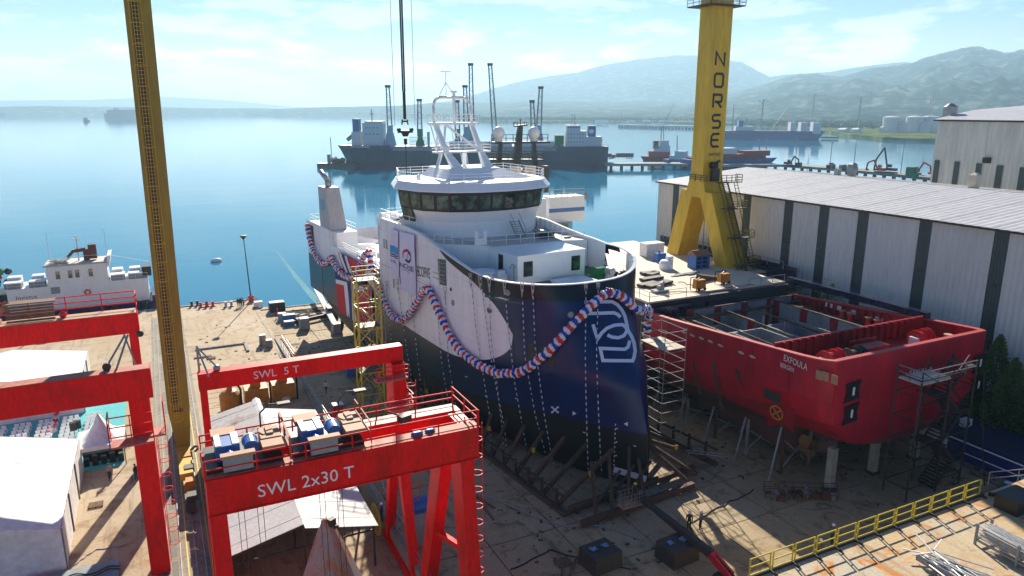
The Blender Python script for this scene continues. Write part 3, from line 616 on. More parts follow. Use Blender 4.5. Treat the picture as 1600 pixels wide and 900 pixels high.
# ---- hull marks and fittings
def decal_quad(pts,m,name='hull_mark',off=.03,parent=None):
    q=MB(); P=[hitl(x,y,off) for x,y in pts]
    if any(p is None for p in P): return
    q.add(P,[tuple(range(len(P)))]); return SP(name,q,m)
M['markwhite']=mat('hull_lettering_white',(.62,.68,.85),.4)
def hp(px,py,off=.04):
    for d in(0,-1,-2,-4,-7): 
        h=hitl(px+d,py,off)
        if h: return h
    return Vector((0,2,5))
q=MB(); Z5=lambda X,Y:(880+X/5,440+Y/5)
lg=[[(165,162),(380,158),(420,180),(455,220),(480,270),(495,340),(505,385),(530,425),(550,475),(560,540),(552,590),(540,620),(310,617),(290,522),(480,530),(505,512),(518,462)],[(190,250),(395,245),(425,258),(445,280)],[(232,335),(252,400),(268,450),(300,402),(340,365),(400,342),(460,337),(490,360),(495,390),(470,425),(430,440),(380,435),(345,418)]]
for pl in lg: ribbon(q,[Z5(*p) for p in pl],5.2,hp,sub=3)
SP('bow_emblem',q,'markwhite')
q=MB(); ribbon(q,[(863,636),(872,644)],2.2,hp,sub=3); ribbon(q,[(872,636),(863,644)],2.2,hp,sub=3)
for c in((863,636),(872,644),(872,636),(863,644)): ribbon(q,[(c[0]-1.6,c[1]),(c[0]+1.6,c[1])],2.6,hp,sub=3)
q.add([hp(895,642),hp(895,649),hp(901,646)],[(0,1,2)]); q.add([hp(981,659),hp(981,666),hp(975,662)],[(0,1,2)]); ribbon(q,[(959,733),(1010,748)],9,hp,sub=3)
for x,y in((729,588),(807,622),(913,675),(992,696),(760,618),(860,757)): ribbon(q,[(x-2,y),(x+2,y+1)],1.4,hp,sub=3)
for x,y in((737,655),(764,665),(745,676),(862,722),(930,721),(790,690)): ribbon(q,[(x,y),(x+1,y+6),(x+4,y+6)],.9,hp,sub=3)
for k in range(18):
    y=662+k*7; x=962-k*.25; ribbon(q,[(x,y),(x-.2,y+3)],1.5,hp,sub=3)
    if k%3==1: ribbon(q,[(x+1.5,y),(x+3.8,y+.8)],1.6,hp,sub=3)
SP('draught_marks',q,'markwhite')
for i,(x,y,r) in enumerate(((765,485,5),(708,473,4.6),(892,492,4.6),(705,452,3.2),(793,457,5))):
    p=hp(x,y,.02); h=hit(x,y); n=hn(h[0],h[2],-1); rr=r/17.
    q=MB(); q.lathe(p-n*.1,[(rr*1.15,0),(rr*1.15,.16),(rr*.9,.18)],16,axis=n); f=SP('hull_port',q,'grey'); q=MB(); q.lathe(p-n*.1,[(rr*.85,0),(rr*.85,.2)],14,axis=n); SP('pane',q,'glass' if i in(0,3) else 'galv',f)
decal_quad([(825,538),(868,541),(866,574),(826,570)],'black','hawse_recess',.02)  # shade inside the hawse opening put in as a flat black plate
q=MB(); ribbon(q,[(825,538),(868,541),(867,584),(850,586)],1.2,lambda x,y:hp(x,y,.05),sub=4); SP('recess_frame',q,'navy')
decal_quad([(684,404),(697,406),(698,447),(687,444)],mat('recess_shadow',(.10,.14,.13),.8),'side_opening',.03)  # shade inside the opening painted as a flat patch on the plating
q=MB()
for y in(410,416,422,428,434,440): ribbon(q,[(685,y),(697,y+2)],1.0,lambda x,yy:hp(x,yy,.1),sub=4)
ribbon(q,[(681,424),(698,431)],1.3,lambda x,y:hp(x,y,.35),sub=4); ribbon(q,[(681,432),(698,440)],1.3,lambda x,y:hp(x,y,.35),sub=4); ribbon(q,[(690,404),(691,446)],1.1,lambda x,y:hp(x,y,.3),sub=4); SP('opening_bars',q,'galv')
for x,y,w_,h_ in((727,451,7,5),(736,455,7,5),(743,452,4,6)): decal_quad([(x-w_/2,y-h_/2),(x+w_/2,y-h_/2+1),(x+w_/2,y+h_/2+1),(x-w_/2,y+h_/2)],'whiteship','bare_patch',.03)
# seams, doors and windows of the starboard side
q=MB()
for s in(31,34.3,37.6,40.6,50,56,65,68,71): 
    P=[hl(s+dx,z,-1,.015) for z in(12.6,min(sheer(s),22.3)-.1) for dx in(-.03,.03)]; q.add(P,[(0,1,3,2)])
P=[(s,17.05) for s in range(29,44,2)]; q.grid([[hl(s,16.4,-1,.015) for s,_ in P],[hl(s,16.46,-1,.015) for s,_ in P]]); SP('plating_seam',q,'grey')
for s,z in((41.7,19.3),(40.9,19.3),(36.3,19.2),(33.1,19),(38.9,14.6),(32.4,13.2),(30.6,15.2)):
    q=MB(); q.add([hl(s-.22,z-.6,-1,.03),hl(s+.22,z-.6,-1,.03),hl(s+.22,z+.6,-1,.03),hl(s-.22,z+.6,-1,.03)],[(0,1,2,3)]); SP('side_window',q,'grey')
tb=text_mb('ECOFIVE',1.0,lambda x,y:tuple(hl(31.4-x*.98,17.05+x*.10+y*1.75,-1,.04)),.95); SP('name_lettering',tb,'blackprint')
# ---- garlands of balloons
def garland(pxs,label,cat_i,r0=.33,indiv=0,extra=()):
    pts=[]
    for p in pxs:
        h=hitl(p[0],p[1],.55)
        if h is not None: v=h; pts.append(W(v.y,v.x,v.z))
    pts+= [Vector(e) for e in extra]
    # smooth (catmull) and resample
    Q=[]
    for i in range(len(pts)-1):
        p0=pts[max(0,i-1)];p1=pts[i];p2=pts[i+1];p3=pts[min(len(pts)-1,i+2)]
        for k in range(12):
            t=k/12; Q.append(.5*((2*p1)+(-p0+p2)*t+(2*p0-5*p1+4*p2-p3)*t*t+(-p0+3*p1-3*p2+p3)*t**3))
    Q.append(pts[-1]); st=.36; S=[Q[0]]; acc=0
    for a,c in zip(Q,Q[1:]):
        d=(c-a).length
        while acc+d>=st: u=(st-acc)/d; a=a.lerp(c,u); S.append(a.copy()); d=(c-a).length; acc=0
        acc+=d
    g=thing('balloon_garland',label,'garland',tuple(S[0]),'balloon garlands hung along the ship'); cols=[MB(),MB(),MB()]; seq=[0,1,2,1]; cnt=0
    N_=len(S); order=[]
    for i,p in enumerate(S):
        d=(S[min(N_-1,i+1)]-S[max(0,i-1)]).normalized(); x=d.cross(Vector((0,0,1))); x=x.normalized() if x.length>.05 else Vector((1,0,0)); y=x.cross(d).normalized()
        for j in range(5):
            a=2*math.pi*j/5+i*.35; c=seq[i%4]; order.append((p+(x*math.cos(a)+y*math.sin(a))*r0*random.uniform(.55,.8)+Vector([random.uniform(-.05,.05) for _ in range(3)]),c,random.uniform(.19,.26)))
    order.sort(key=lambda q:(q[0]-Vector((0,0,CAMH))).length)
    for n_,(p,c,rr) in enumerate(order):
        if n_<indiv:
            if c not in BAL: BAL[c]=MB().ball((0,0,0),1,8,6,(1,1,1.12)).mesh('balloon',M[('balred','balwhite','balblue')[c]],True)
            o=bpy.data.objects.new('balloon',BAL[c]); COL.objects.link(o); o.parent=g; o.location=p-Vector(g.location); o.scale=(rr,)*3
        else: cols[c].ball(p,rr,6,4,(1,1,1.1))
    for c,nm in enumerate(('red_balloons','white_balloons','blue_balloons')):
        if cols[c].f: part(nm,cols[c],M[('balred','balwhite','balblue')[c]],g,smooth=True,kind='stuff')
    q=MB(); q.path(S[::3],.04,4); part('string',q,M['rope'],g)
BAL={}
garland([(485,352),(488,368),(494,390),(503,406),(513,412),(522,401)],'balloon garland at the far stern end, hanging over the dark recess',0)
garland([(523,401),(528,413),(536,424),(547,432),(556,434),(563,425),(571,408),(577,397),(583,392)],'balloon garland swagging above the hanging flags at the stern',0)
garland([(583,392),(588,420),(598,450),(610,478),(620,493),(632,500),(645,491),(658,471),(668,455),(675,450)],'balloon garland under the hanging banners, on the white hull side',0,indiv=0)
garland([(675,450),(684,466),(694,490),(708,520),(725,545),(748,563),(775,577),(800,580),(822,576),(845,561),(868,540),(890,514),(912,488),(930,470),(943,462)],'longest balloon garland, looping from the white hull across the blue bow',0,indiv=300)
e1=W(12.6,9.3,15.4); garland([(946,461),(960,463),(975,474),(988,487),(999,503)],'short balloon garland curling past the bow emblem to the far side',0,indiv=290,extra=[tuple(W(9.8,8.0,15.6)),tuple(W(10.6,8.6,13.6)),tuple(W(10.8,8.7,12.2))])
# ---- strings of lamps / dotted lines hanging down the hull
def lampline(pxs,label,ground=True):
    P=[]
    for (x0,y0),(x1,y1) in zip(pxs,pxs[1:]):
        for k in range(6):
            h=hitl(x0+(x1-x0)*k/6,y0+(y1-y0)*k/6,.22)
            if h is not None: P.append(W(h.y,h.x,h.z))
    if len(P)<2: return
    if ground: P.append(Vector((P[-1].x+.1,P[-1].y-.2,slipz(P[-1].y)+.1)))
    g=thing('marker_line',label,'marker line',tuple(P[-1]),'dotted marker lines hanging down the ship side'); q=MB(); q.path(P,.035,3); part('cord',q,M['black'],g)
    q=MB(); acc=0
    for a,c in zip(P,P[1:]):
        L=(c-a).length; k=0
        while acc<L:
            u=acc/L; v=min(1,(acc+.28)/L); q.tube(a.lerp(c,u),a.lerp(c,v),.05,4); acc+=.62
        acc-=L
    part('white_dashes',q,M['markwhite'],g,kind='stuff')
    q=MB(); t0=P[0]; q.path([t0+Vector((0,0,-1.4)),t0+Vector((-.18,0,.1)),t0+Vector((.18,0,.1)),t0+Vector((0,0,-1.4))],.04,4); part('loop',q,M['rope'],g)
LL=[([(738,428),(747,520),(778,713)],'leftmost dotted line over the white hull nose'),([(753,432),(773,580),(800,713)],'dotted line second along the black rim from the left'),([(767,434),(769,520),(790,690)],'dotted line through the white nose beside the round port'),([(790,438),(795,500),(807,600),(828,717)],'dotted line crossing the tip of the white nose'),([(817,442),(822,555),(838,645),(857,717),(868,760)],'dotted line just left of the hawse recess'),([(833,443),(838,540),(853,650),(876,780)],'dotted line through the hawse recess'),([(914,446),(915,550),(920,717),(924,785)],'dotted line left of the bow emblem'),([(933,446),(932,550),(940,717),(946,780)],'dotted line crossing the left half of the bow emblem'),([(623,437),(637,540),(652,633)],'dotted line on the white side below the right banner'),([(643,440),(655,560),(665,640)],'dotted line on the white side under the ship name'),([(686,480),(692,560),(705,640)],'dotted line beside the garland peak on the white side'),([(698,450),(703,560),(716,640)],'dotted line dropping from the side opening'),([(606,440),(611,505),(618,560)],'dotted line at the foot of the left banner'),([(588,400),(595,470),(600,540)],'dotted line at the aft end of the white side')]
for pl,lb in LL: lampline(pl,'white '+lb if not lb.startswith('left') else lb)
# ---- flags and banners
def hang(name,label,cat,corners,mt,nx=10,ny=14,off=.3,parts=None):
    """cloth draped on the hull between four photo points (tl,tr,br,bl)"""
    C=[hitl(x,y,off) for x,y in corners]; base=W(C[3].y,C[3].x,C[3].z)
    def f(u,v,d=0):
        p=C[0].lerp(C[1],u).lerp(C[3].lerp(C[2],u),v); wv=.10*math.sin(u*9+v*2)+.06*math.sin(u*21+v*3); p=p+Vector((-wv*min(1,v*3)-d,0,0)); return W(p.y,p.x,p.z)
    t=thing(name,label,cat,tuple(base))
    q=MB(); q.grid([[f(i/nx,j/ny) for i in range(nx+1)] for j in range(ny+1)]); part('cloth',q,mt,t,smooth=True)
    return t,f
fr=mat('flag_red',(.52,.012,.03),.8); fw=mat('flag_white',(.75,.75,.78),.8); fb=mat('flag_blue',(.008,.02,.16),.8)
def strip(t,f,name,m,u0,u1,v0,v1,d,n=16):
    q=MB(); q.grid([[f(u0+(u1-u0)*i/n,v0+(v1-v0)*j/n,d) for i in range(n+1)] for j in range(n+1)]); part(name,q,m,t,smooth=True)
t,f=hang('norwegian_flag','big red flag with blue and white cross hanging vertically on the hull behind yellow scaffold','flag',[(527,424),(572,434),(574,510),(533,487)],fr)
strip(t,f,'white_cross',fw,.30,.68,0,1,.03); strip(t,f,'white_cross',fw,0,1,.0,.28,.035); strip(t,f,'blue_cross',fb,.41,.57,0,1,.06); strip(t,f,'blue_cross',fb,0,1,-.04,.18,.065)
t,f=hang('norwegian_flag','crumpled red flag with blue and white cross draped over the stern deck edge','flag',[(531,393),(573,414),(568,431),(544,427)],fr)
strip(t,f,'white_cross',fw,.06,.36,0,1,.04); strip(t,f,'blue_cross',fb,.15,.27,0,1,.07)
t,f=hang('red_cloth','plain red cloth hanging on the dark hull inside the yellow scaffold','cloth',[(566,440),(584,450),(586,512),(568,512)],fr)
M['banner']=mat('lilac_white_banner',(.66,.64,.86),.8)
t,f=hang('banner','narrow pale banner with a light blue square, left of the pair','banner',[(614,356),(626,361),(625,436),(616,431)],M['banner']); t1,f1=t,f
strip(t,f,'blue_square',mat('sky_blue_print',(.05,.30,.62),.7),.02,.98,.34,.49,.04); strip(t,f,'dark_stripe',fb,.02,.98,.51,.535,.04); strip(t,f,'dark_stripe',fb,.02,.98,.555,.575,.04)
q=text_mb('CIMAL',1.0,lambda x,y: f1(.02+x*.32,.69-y*.075,.05),1.0); part('lettering',q,fb,t)
t,f=hang('banner','wide pale banner lettered in dark blue below a ring emblem, right of the pair','banner',[(627,361),(651,367),(652,463),(631,452)],M['banner']); f2=f
strip(t,f,'fold_line',fb,.0,.02,0,.9,.03)
q=text_mb('NORSE',1.0,lambda x,y: f2(.02+x*.30,.60-y*.115,.05),1.0); part('lettering',q,fb,t)
q=text_mb('SHIPYARD',1.0,lambda x,y: f2(.1+x*.13,.645-y*.035,.05),1.0); part('lettering',q,fr,t)
for m_,a0,a1,dx in((fb,-2.2,1.5,.0),(fr,1.2,3.6,-.02),(mat('emblem_pink',(.5,.15,.25),.7),-1,1,-.12)):
    q=MB(); rr=.26 if dx>-.1 else .1
    ribbon(q,[(math.cos(a0+(a1-a0)*k/12)*rr*1.05,math.sin(a0+(a1-a0)*k/12)*rr*.35) for k in range(13)],.045,lambda x,y,dx=dx: f2(.52+dx+x,.38-y,.05),sub=.05); part('emblem',q,m_,t)
# ================================================================ RED GANTRY CRANES
def prt(t,name,b,m,**k): return part(name,b,M[m] if isinstance(m,str) else m,t,**k)
def hoops(b,x,y,z0,z1,r=.38,step=1.0,dirx=1,n=10):
    z=z0
    while z<z1:
        P=[(x+dirx*r*(1-math.cos(a))*1.0,y+r*math.sin(a),z) for a in [math.pi*2*i/n for i in range(n+1)]]
        b.path(P,.03,4); z+=step
    for a in(.7,math.pi,2*math.pi-.7): b.tube((x+dirx*r*(1-math.cos(a)),y+r*math.sin(a),z0),(x+dirx*r*(1-math.cos(a)),y+r*math.sin(a),z1),.025,4)
    b.ladder((x,y,z0-1.5),(x,y,z1),.45,.4,.025,side=(0,1,0)); return b
g=thing('gantry_crane','red twin-girder gantry crane lettered SWL 2x30 T, nearest over the corrugated shed','crane',(8.4,39,0),'red gantry cranes')
ZB,ZT=15.7,17.75; XA,XB=.75,15.8
prt(g,'girder',MB().box(XA,XB,36.9,37.75,ZB,ZT),'red'); prt(g,'girder',MB().box(XA,XB,39.8,40.6,ZB,ZT-.1),'red')
M['walk']=mat('faded_red_walkway',(.55,.20,.13),.7,col2=(.30,.06,.04),nscale=1.5)
prt(g,'walkway',MB().box(XA,XB,37.0,37.7,ZT+.004,ZT+.04),'walk'); prt(g,'walkway',MB().box(XA,XB,40.6,41.2,ZT-.25,ZT-.18),'dark')
for x in(XA+.45,XB-.45): prt(g,'end_beam',MB().box(x-.44,x+.44,37.76,39.79,ZB+.1,ZT-.15),'red')
b=MB(); b.rail([(XA,36.95,ZT),(XB,36.95,ZT)],1.0,2.6,.045,2,5); prt(g,'handrail',b,'red'); b=MB(); b.rail([(XA,41.15,ZT-.2),(XB,41.15,ZT-.2)],.85,2.6,.05,2,5); prt(g,'handrail',b,'red')
b=MB(); b.rail([(XB-.05,37,ZT),(XB-.05,41.1,ZT)],1.0,2.0,.05,2,5); prt(g,'handrail',b,'red')
def rleg(x,y0,y1,w0=1.5,w1=1.1,zt=ZB,t=.85): 
    b=MB(); b.hexa([(x-t/2,y1-w1/2,0.6),(x+t/2,y1-w1/2,.6),(x+t/2,y1+w1/2,.6),(x-t/2,y1+w1/2,.6)],[(x-t/2,y0-w0/2,zt),(x+t/2,y0-w0/2,zt),(x+t/2,y0+w0/2,zt),(x-t/2,y0+w0/2,zt)]); return b
for x in(XB-.5,XA+.45):
    prt(g,'leg',rleg(x,38.6,36.3,1.9,1.3),'red'); prt(g,'leg',rleg(x,41.2,46.0,1.7,1.3),'red')
    prt(g,'sill_beam',MB().box(x-.5,x+.5,34.9,47.4,.25,1.0),'red'); 
    b=MB(); b.beam((x,37.7,9.0),(x,43.3,7.2),.35,.35); prt(g,'strut',b,'red')
    for y in(35.6,46.7): b=MB(); [b.tube((x-.12,y+d,.3),(x+.12,y+d,.3),.28,12) for d in(-.45,.45)]; prt(g,'wheel_pair',b,'dark')
b=MB(); hoops(b,XB+.02,38.2,2.5,ZB+1.6,step=1.15); prt(g,'caged_ladder',b,'red')
for k in range(6):
    xx=XA+2.6*k+1.3; prt(g,'web_seam',MB().box(xx-.02,xx+.02,36.885,36.9,ZB+.05,ZT-.05),'red')
for xx in(XA+.1,XB-.95): 
    b=MB(); [b.lathe((xx+.12+.16*(i%5),36.9,ZB+.12+.32*(i//5)),[(.035,0),(.035,.03)],6,axis=(0,-1,0)) for i in range(30)]; prt(g,'bolts',b,'dark',kind='stuff')
for z_ in(ZB,ZT-.06): prt(g,'flange',MB().box(XA-.05,XB+.05,36.82,36.9,z_-.03,z_+.04),'red')
q=text_mb('SWL 2x30 T',1.0,lambda x,y:(3.15+x*.98,36.88,16.22+y*1.0),1.02); prt(g,'lettering',q,'print')
M['tan']=mat('faded_tan_cover',(.50,.27,.16),.7,noise=.2,nscale=3)
def crab(x):
    t=thing('hoist_trolley',('left' if x<4 else 'right')+' blue and tan hoist trolley riding on the red gantry girders','hoist',(x,39,ZT),'hoist trolleys on the red gantry')
    prt(t,'frame',MB().box(x-1.9,x+1.9,37.4,40.3,ZT+.05,ZT+.3),'black')
    b=MB(); b.box(x-1.35,x-.15,38.1,39.6,ZT+.3,ZT+1.15); prt(t,'gearbox',b,'blue')
    b=MB(); b.box(x-1.35,x-1.05,38.1,39.6,ZT+1.154,ZT+1.22); b.box(x-.5,x-.15,38.1,39.6,ZT+1.154,ZT+1.22); prt(t,'cover_rim',b,'white')
    b=MB(); b.box(x+.95,x+2.0,38.3,39.8,ZT+.3,ZT+1.1); b.box(x+1.3,x+1.65,38.7,39.7,ZT+1.1,ZT+1.2); prt(t,'motor_box',b,'tan')
    b=MB(); b.box(x-1.45,x-.2,39.5,40.5,ZT+.9,ZT+1.2); prt(t,'canopy',b,'tan'); b=MB(); b.box(x+.9,x+2.1,37.3,38.25,ZT+.85,ZT+1.05); prt(t,'canopy',b,'tan'); b=MB(); b.box(x-1.2,x+.5,36.9,37.35,ZT+.95,ZT+1.1,); prt(t,'canopy',b,'tan')
    b=MB(); b.tube((x+.42,38.0,ZT+.85),(x+.42,38.9,ZT+.85),.38,16); prt(t,'drum',b,'blue'); b=MB(); b.tube((x+.42,38.9,ZT+.85),(x+.42,39.0,ZT+.85),.42,16); prt(t,'drum_flange',b,'white')
    b=MB(); b.tube((x-.65,37.5,ZT+.7),(x-.65,38.1,ZT+.7),.3,14); prt(t,'motor',b,'blue')
    b=MB(); b.box(x-1.1,x+.35,36.95,37.25,ZT+.2,ZT+.95); prt(t,'control_cabinet',b,'grey')
    b=MB(); b.path([(x+1.2,40.4,ZT+.3),(x+1.2,40.4,ZT+1.7),(x+1.7,40.5,ZT+2.1),(x+2.3,40.6,ZT+2.0)],.05,5); b.box(x+2.2,x+2.9,40.4,40.8,ZT+1.92,ZT+2.05); prt(t,'floodlight',b,'dark')
    b=MB(); b.rail([(x+2.25,37.2,ZT+.1),(x+2.25,40.8,ZT+.1)],1.3,1.8,.04,2); b.rail([(x-2.1,37.2,ZT+.1),(x-2.1,40.8,ZT+.1)],1.3,1.8,.04,2); prt(t,'handrail',b,'walk')
    b=MB(); [b.tube((x+dx,38.9,ZT),(x+dx,38.9,3.2),.022,4) for dx in(-.5,-.2,.5,.8)]; prt(t,'hoist_rope',b,'dark')
    b=MB(); b.box(x-.6,x+.9,38.7,39.1,2.6,3.2); b.lathe((x+.15,38.9,2.1),[(.1,0),(.25,.2),(.12,.5)],8); prt(t,'hook_block',b,'yellow2')
crab(2.75); crab(7.15)
b=MB(); b.path([(10.7,38.4,ZT+1.3),(11.4,38.1,ZT+1.0)],.05,5); b.box(11.2,11.9,37.6,38.1,ZT+.75,ZT+1.15,rz=.3); prt(g,'floodlight',b,'dark')
b=MB(); b.ball((12.1,37.3,ZT+.12),.25,8,5,(1.6,.8,.5)); b.ball((12.9,37.35,ZT+.12),.22,8,5,(1.6,.8,.5)); single('rag',b,M['blue'],'crumpled blue rag lying on the red gantry walkway','rag',loc=(12.5,37.3,ZT))
# small single-girder gantry behind
g=thing('gantry_crane','slender red gantry crane lettered SWL 5 T behind the nearest one','crane',(8.4,51,0),'red gantry cranes'); YB=51.0; z0,z1=17.55,18.75
prt(g,'girder',MB().box(1.25,15.5,YB-.45,YB+.45,z0,z1),'red')
q=text_mb('SWL  5 T',1.0,lambda x,y:(4.75+x*.78,YB-.47,z0+.32+y*.78),1.02); prt(g,'lettering',q,'print')
prt(g,'leg',MB().box(1.3,1.75,YB-.4,YB+.4,.8,z0),'red'); prt(g,'leg',MB().box(14.5,15.5,YB-1.0,YB+.9,11.6,z0),'red')
for y0,y1 in((50.5,47.2),(51.5,54.3)): prt(g,'leg',rleg(14.9,y0,y1,.8,.7,11.6,.7),'red')
b=MB(); b.beam((14.9,49.4,7.8),(14.9,52.4,8.9),.2,.25); prt(g,'strut',b,'red')
for x in(1.5,14.9): prt(g,'sill_beam',MB().box(x-.35,x+.35,46.2,55.4,.25,.85),'red')
b=MB(); b.box(13.0,15.4,YB-1.9,YB-1.02,16.6,16.75); b.box(13.8,15.6,YB-2.4,YB-1.02,14.4,14.55); prt(g,'platform',b,'walk')
b=MB(); b.rail([(13,YB-1.9,16.75),(15.4,YB-1.9,16.75)],1,1.2,.04,3); b.rail([(13.8,YB-2.4,14.55),(15.6,YB-2.4,14.55),(15.6,YB-1,14.55)],1,.9,.04,3); hoops(b,15.55,50.2,2.5,16,step=1.2); prt(g,'handrail',b,'red')
b=MB(); b.tube((1.4,51.2,18.75),(1.4,51.2,20.6),.07,6); b.tube((1.4,51.2,20.5),(2.6,51.2,18.8),.06,6); b.tube((1.4,51.2,20.5),(1.9,49.8,18.8),.06,6); b.ball((2.5,51,18.9),.25,8,5); prt(g,'rope_anchor',b,'galv')
# the pair on the left margin
g=thing('gantry_crane','large red twin-girder gantry crane at the left edge, over the white tents','crane',(-12,70,0),'red gantry cranes')
Y1=58.6; Z1=14.9; 
prt(g,'girder',MB().box(-30,-1.75,Y1-.5,Y1+.8,Z1,Z1+2.3),'red'); prt(g,'walkway',MB().box(-30,-1.8,Y1-.45,Y1+.75,Z1+2.304,Z1+2.34),'walk')
prt(g,'leg',MB().box(-3.45,-2.05,Y1-.55,Y1+.75,.1,Z1),'red')
b=MB(); b.box(-4.9,-2.0,Y1-2.0,Y1-.56,11.9,12.05); b.box(-2.4,-1.2,Y1-1.2,Y1+.3,12.0,12.15); prt(g,'platform',b,'walk')
b=MB(); b.rail([(-4.9,Y1-.6,12.05),(-4.9,Y1-2.0,12.05),(-2.0,Y1-2.0,12.05)],2.3,1.4,.05,3); b.rail([(-1.2,Y1-1.2,12.1),(-1.2,Y1+.3,12.1)],2.6,.7,.05,4); hoops(b,-1.93,Y1+.1,2.2,11.5,step=1.2); prt(g,'handrail',b,'red')
Y2=80.4; prt(g,'girder',MB().box(-34,-2.9,Y2-.5,Y2+.8,14.1,16.15),'red'); prt(g,'walkway',MB().box(-34,-2.95,Y2-.45,Y2+1.6,16.154,16.2),'tan')
prt(g,'leg',MB().box(-3.9,-3.1,Y2-.4,Y2+.6,.9,14.1),'red')
b=MB(); b.rail([(-34,Y2+1.55,16.2),(-2.95,Y2+1.55,16.2),(-2.95,Y2-.4,16.2)],1.8,3.2,.07,3); prt(g,'handrail',b,'red')
b=MB(); b.path([(-4.4,Y2,14.1),(-3.4,Y2-1.5,10.2)],.09,6); b.path([(-4.8,Y1+.4,Z1+2.3),(-3.2,Y1+1.4,Z1+4.6)],.08,6); b.path([(-4.0,Y1+.4,Z1+2.3),(-3.0,Y1+1.4,Z1+4.6)],.08,6); prt(g,'stay_rod',b,'galv')
b=MB(); b.tube((-4.6,Y1+.3,Z1+2.6),(-4.6,Y1+.5,Z1+2.6),.3,12); b.ball((-2.9,Y2-.6,14.0),.35,8,6); prt(g,'sheave',b,'dark')
t=thing('winch_drum','dark red rope winch on the walkway of the left gantry crane','winch',(-16.5,Y2+1,16.2))
b=MB(); b.tube((-17.6,Y2+.7,17.2),(-15.7,Y2+.7,17.2),.85,16); prt(t,'drum',b,mat('maroon_paint',(.16,.015,.015),.5)); b=MB(); b.tube((-17.7,Y2+.7,17.2),(-17.6,Y2+.7,17.2),1.15,16); b.tube((-15.7,Y2+.7,17.2),(-15.6,Y2+.7,17.2),1.15,16); prt(t,'flange',b,'dark'); b=MB(); b.box(-17.9,-14.5,Y2+.1,Y2+1.3,16.2,16.6); b.beam((-15.2,Y2,16.4),(-13.8,Y2+1.0,18.2),.15,.5); prt(t,'frame',b,'tan')
t=thing('winch_house','low slatted timber crate on the left gantry walkway','crate',(-12,Y2+1,16.2))
for i in range(6): b=MB(); b.box(-14.0,-10.0,Y2+.2+.02,Y2+.28,16.25+i*.28,16.45+i*.28); prt(t,'slat',b,'wood')
b=MB(); b.box(-14.1,-9.9,Y2+.3,Y2+1.5,17.95,18.05); prt(t,'lid',b,'wood')
b=MB(); b.ball((-9.4,Y2+.6,16.5),.35,10,6); single('buoy',b,mat('bright_red_plastic',(.7,.01,.02),.3),'small bright red float on the left gantry walkway','buoy',loc=(-9.4,Y2+.6,16.2),smooth=True)
# ================================================================ YELLOW GOLIATH CRANE
g=thing('gantry_crane','giant yellow gantry crane spanning the ship, with NORSE SHIPYARD down its right tower','crane',(35,80,0))
ytop=AY(218,0,79.6); dx=(ytop.x+.05)/45.8
def lx(z): return -.25+dx*z
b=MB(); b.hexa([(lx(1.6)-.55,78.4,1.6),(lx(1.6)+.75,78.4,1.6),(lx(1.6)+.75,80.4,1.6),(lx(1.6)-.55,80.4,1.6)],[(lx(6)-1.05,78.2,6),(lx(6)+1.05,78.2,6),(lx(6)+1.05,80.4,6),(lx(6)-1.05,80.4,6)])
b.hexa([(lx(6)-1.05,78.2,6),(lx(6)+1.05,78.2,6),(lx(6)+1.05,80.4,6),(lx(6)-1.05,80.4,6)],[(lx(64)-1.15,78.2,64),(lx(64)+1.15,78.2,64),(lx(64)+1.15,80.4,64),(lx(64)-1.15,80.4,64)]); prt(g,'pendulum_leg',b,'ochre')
b=MB(); P0,P1=Vector((lx(5)-.25,77.85,5)),Vector((lx(62)-.25,77.85,62)); b.ladder(P0,P1,.5,.35,.04)
for i in range(32):
    p=P0.lerp(P1,i/31); b.path([(p.x+.55*math.cos(a),p.y-.05-.75*abs(math.sin(a)),p.z) for a in[math.pi*k/8 for k in range(9)]],.035,4)
for a in(-.5,0,.5): b.tube((P0.x+a,P0.y-.55+.3*abs(a),P0.z),(P1.x+a,P1.y-.55+.3*abs(a),P1.z),.03,4)
prt(g,'caged_ladder',b,'yellow'); b=MB(); b.box(lx(20)-.75,lx(20)+.2,78.1,78.19,5.6,6); b.hexa([(lx(6)-.6,78.14,6.2),(lx(6)+.05,78.14,6.2),(lx(6)+.05,78.19,6.2),(lx(6)-.6,78.19,6.2)],[(lx(63)-.6,78.14,63),(lx(63)+.05,78.14,63),(lx(63)+.05,78.19,63),(lx(63)-.6,78.19,63)]); prt(g,'cable_tray',b,'dark')
b=MB(); b.box(-.75,.5,72,87,.9,1.6); 
prt(g,'bogie_beam',b,'yellow')
for i,y in enumerate((66.5,69.5,72.4,75.3,84,86.5)):
    b=MB(); b.box(-.5,.3,y,y+2.1,.35,1.2); b.box(-.3,.6,y+.4,y+1.4,1.2,1.7); prt(g,'bogie',b,'orange' if i%2 else 'dark'); b=MB(); [b.tube((-.25,y+d,.38),(.05,y+d,.38),.34,12) for d in(.5,1.6)]; prt(g,'wheel_pair',b,'rust')
b=MB(); b.path([(.9,77.6,1.2),(1.4,77,1.9),(.9,76.6,2.2),(.5,77,1.7)],.12,6); prt(g,'cable_reel_arm',b,'rust')
X0,X1=70.0,73.5
b=MB(); b.box(X0,X1,81.8,84.4,27.0,69); prt(g,'tower',b,'yellow')
b=MB(); b.hexa([(X0,80.9,23.7),(X1,80.9,23.7),(X1,85.4,23.7),(X0,85.4,23.7)],[(X0,81.8,27),(X1,81.8,27),(X1,84.4,27),(X0,84.4,27)]); prt(g,'tower_knee',b,'yellow')
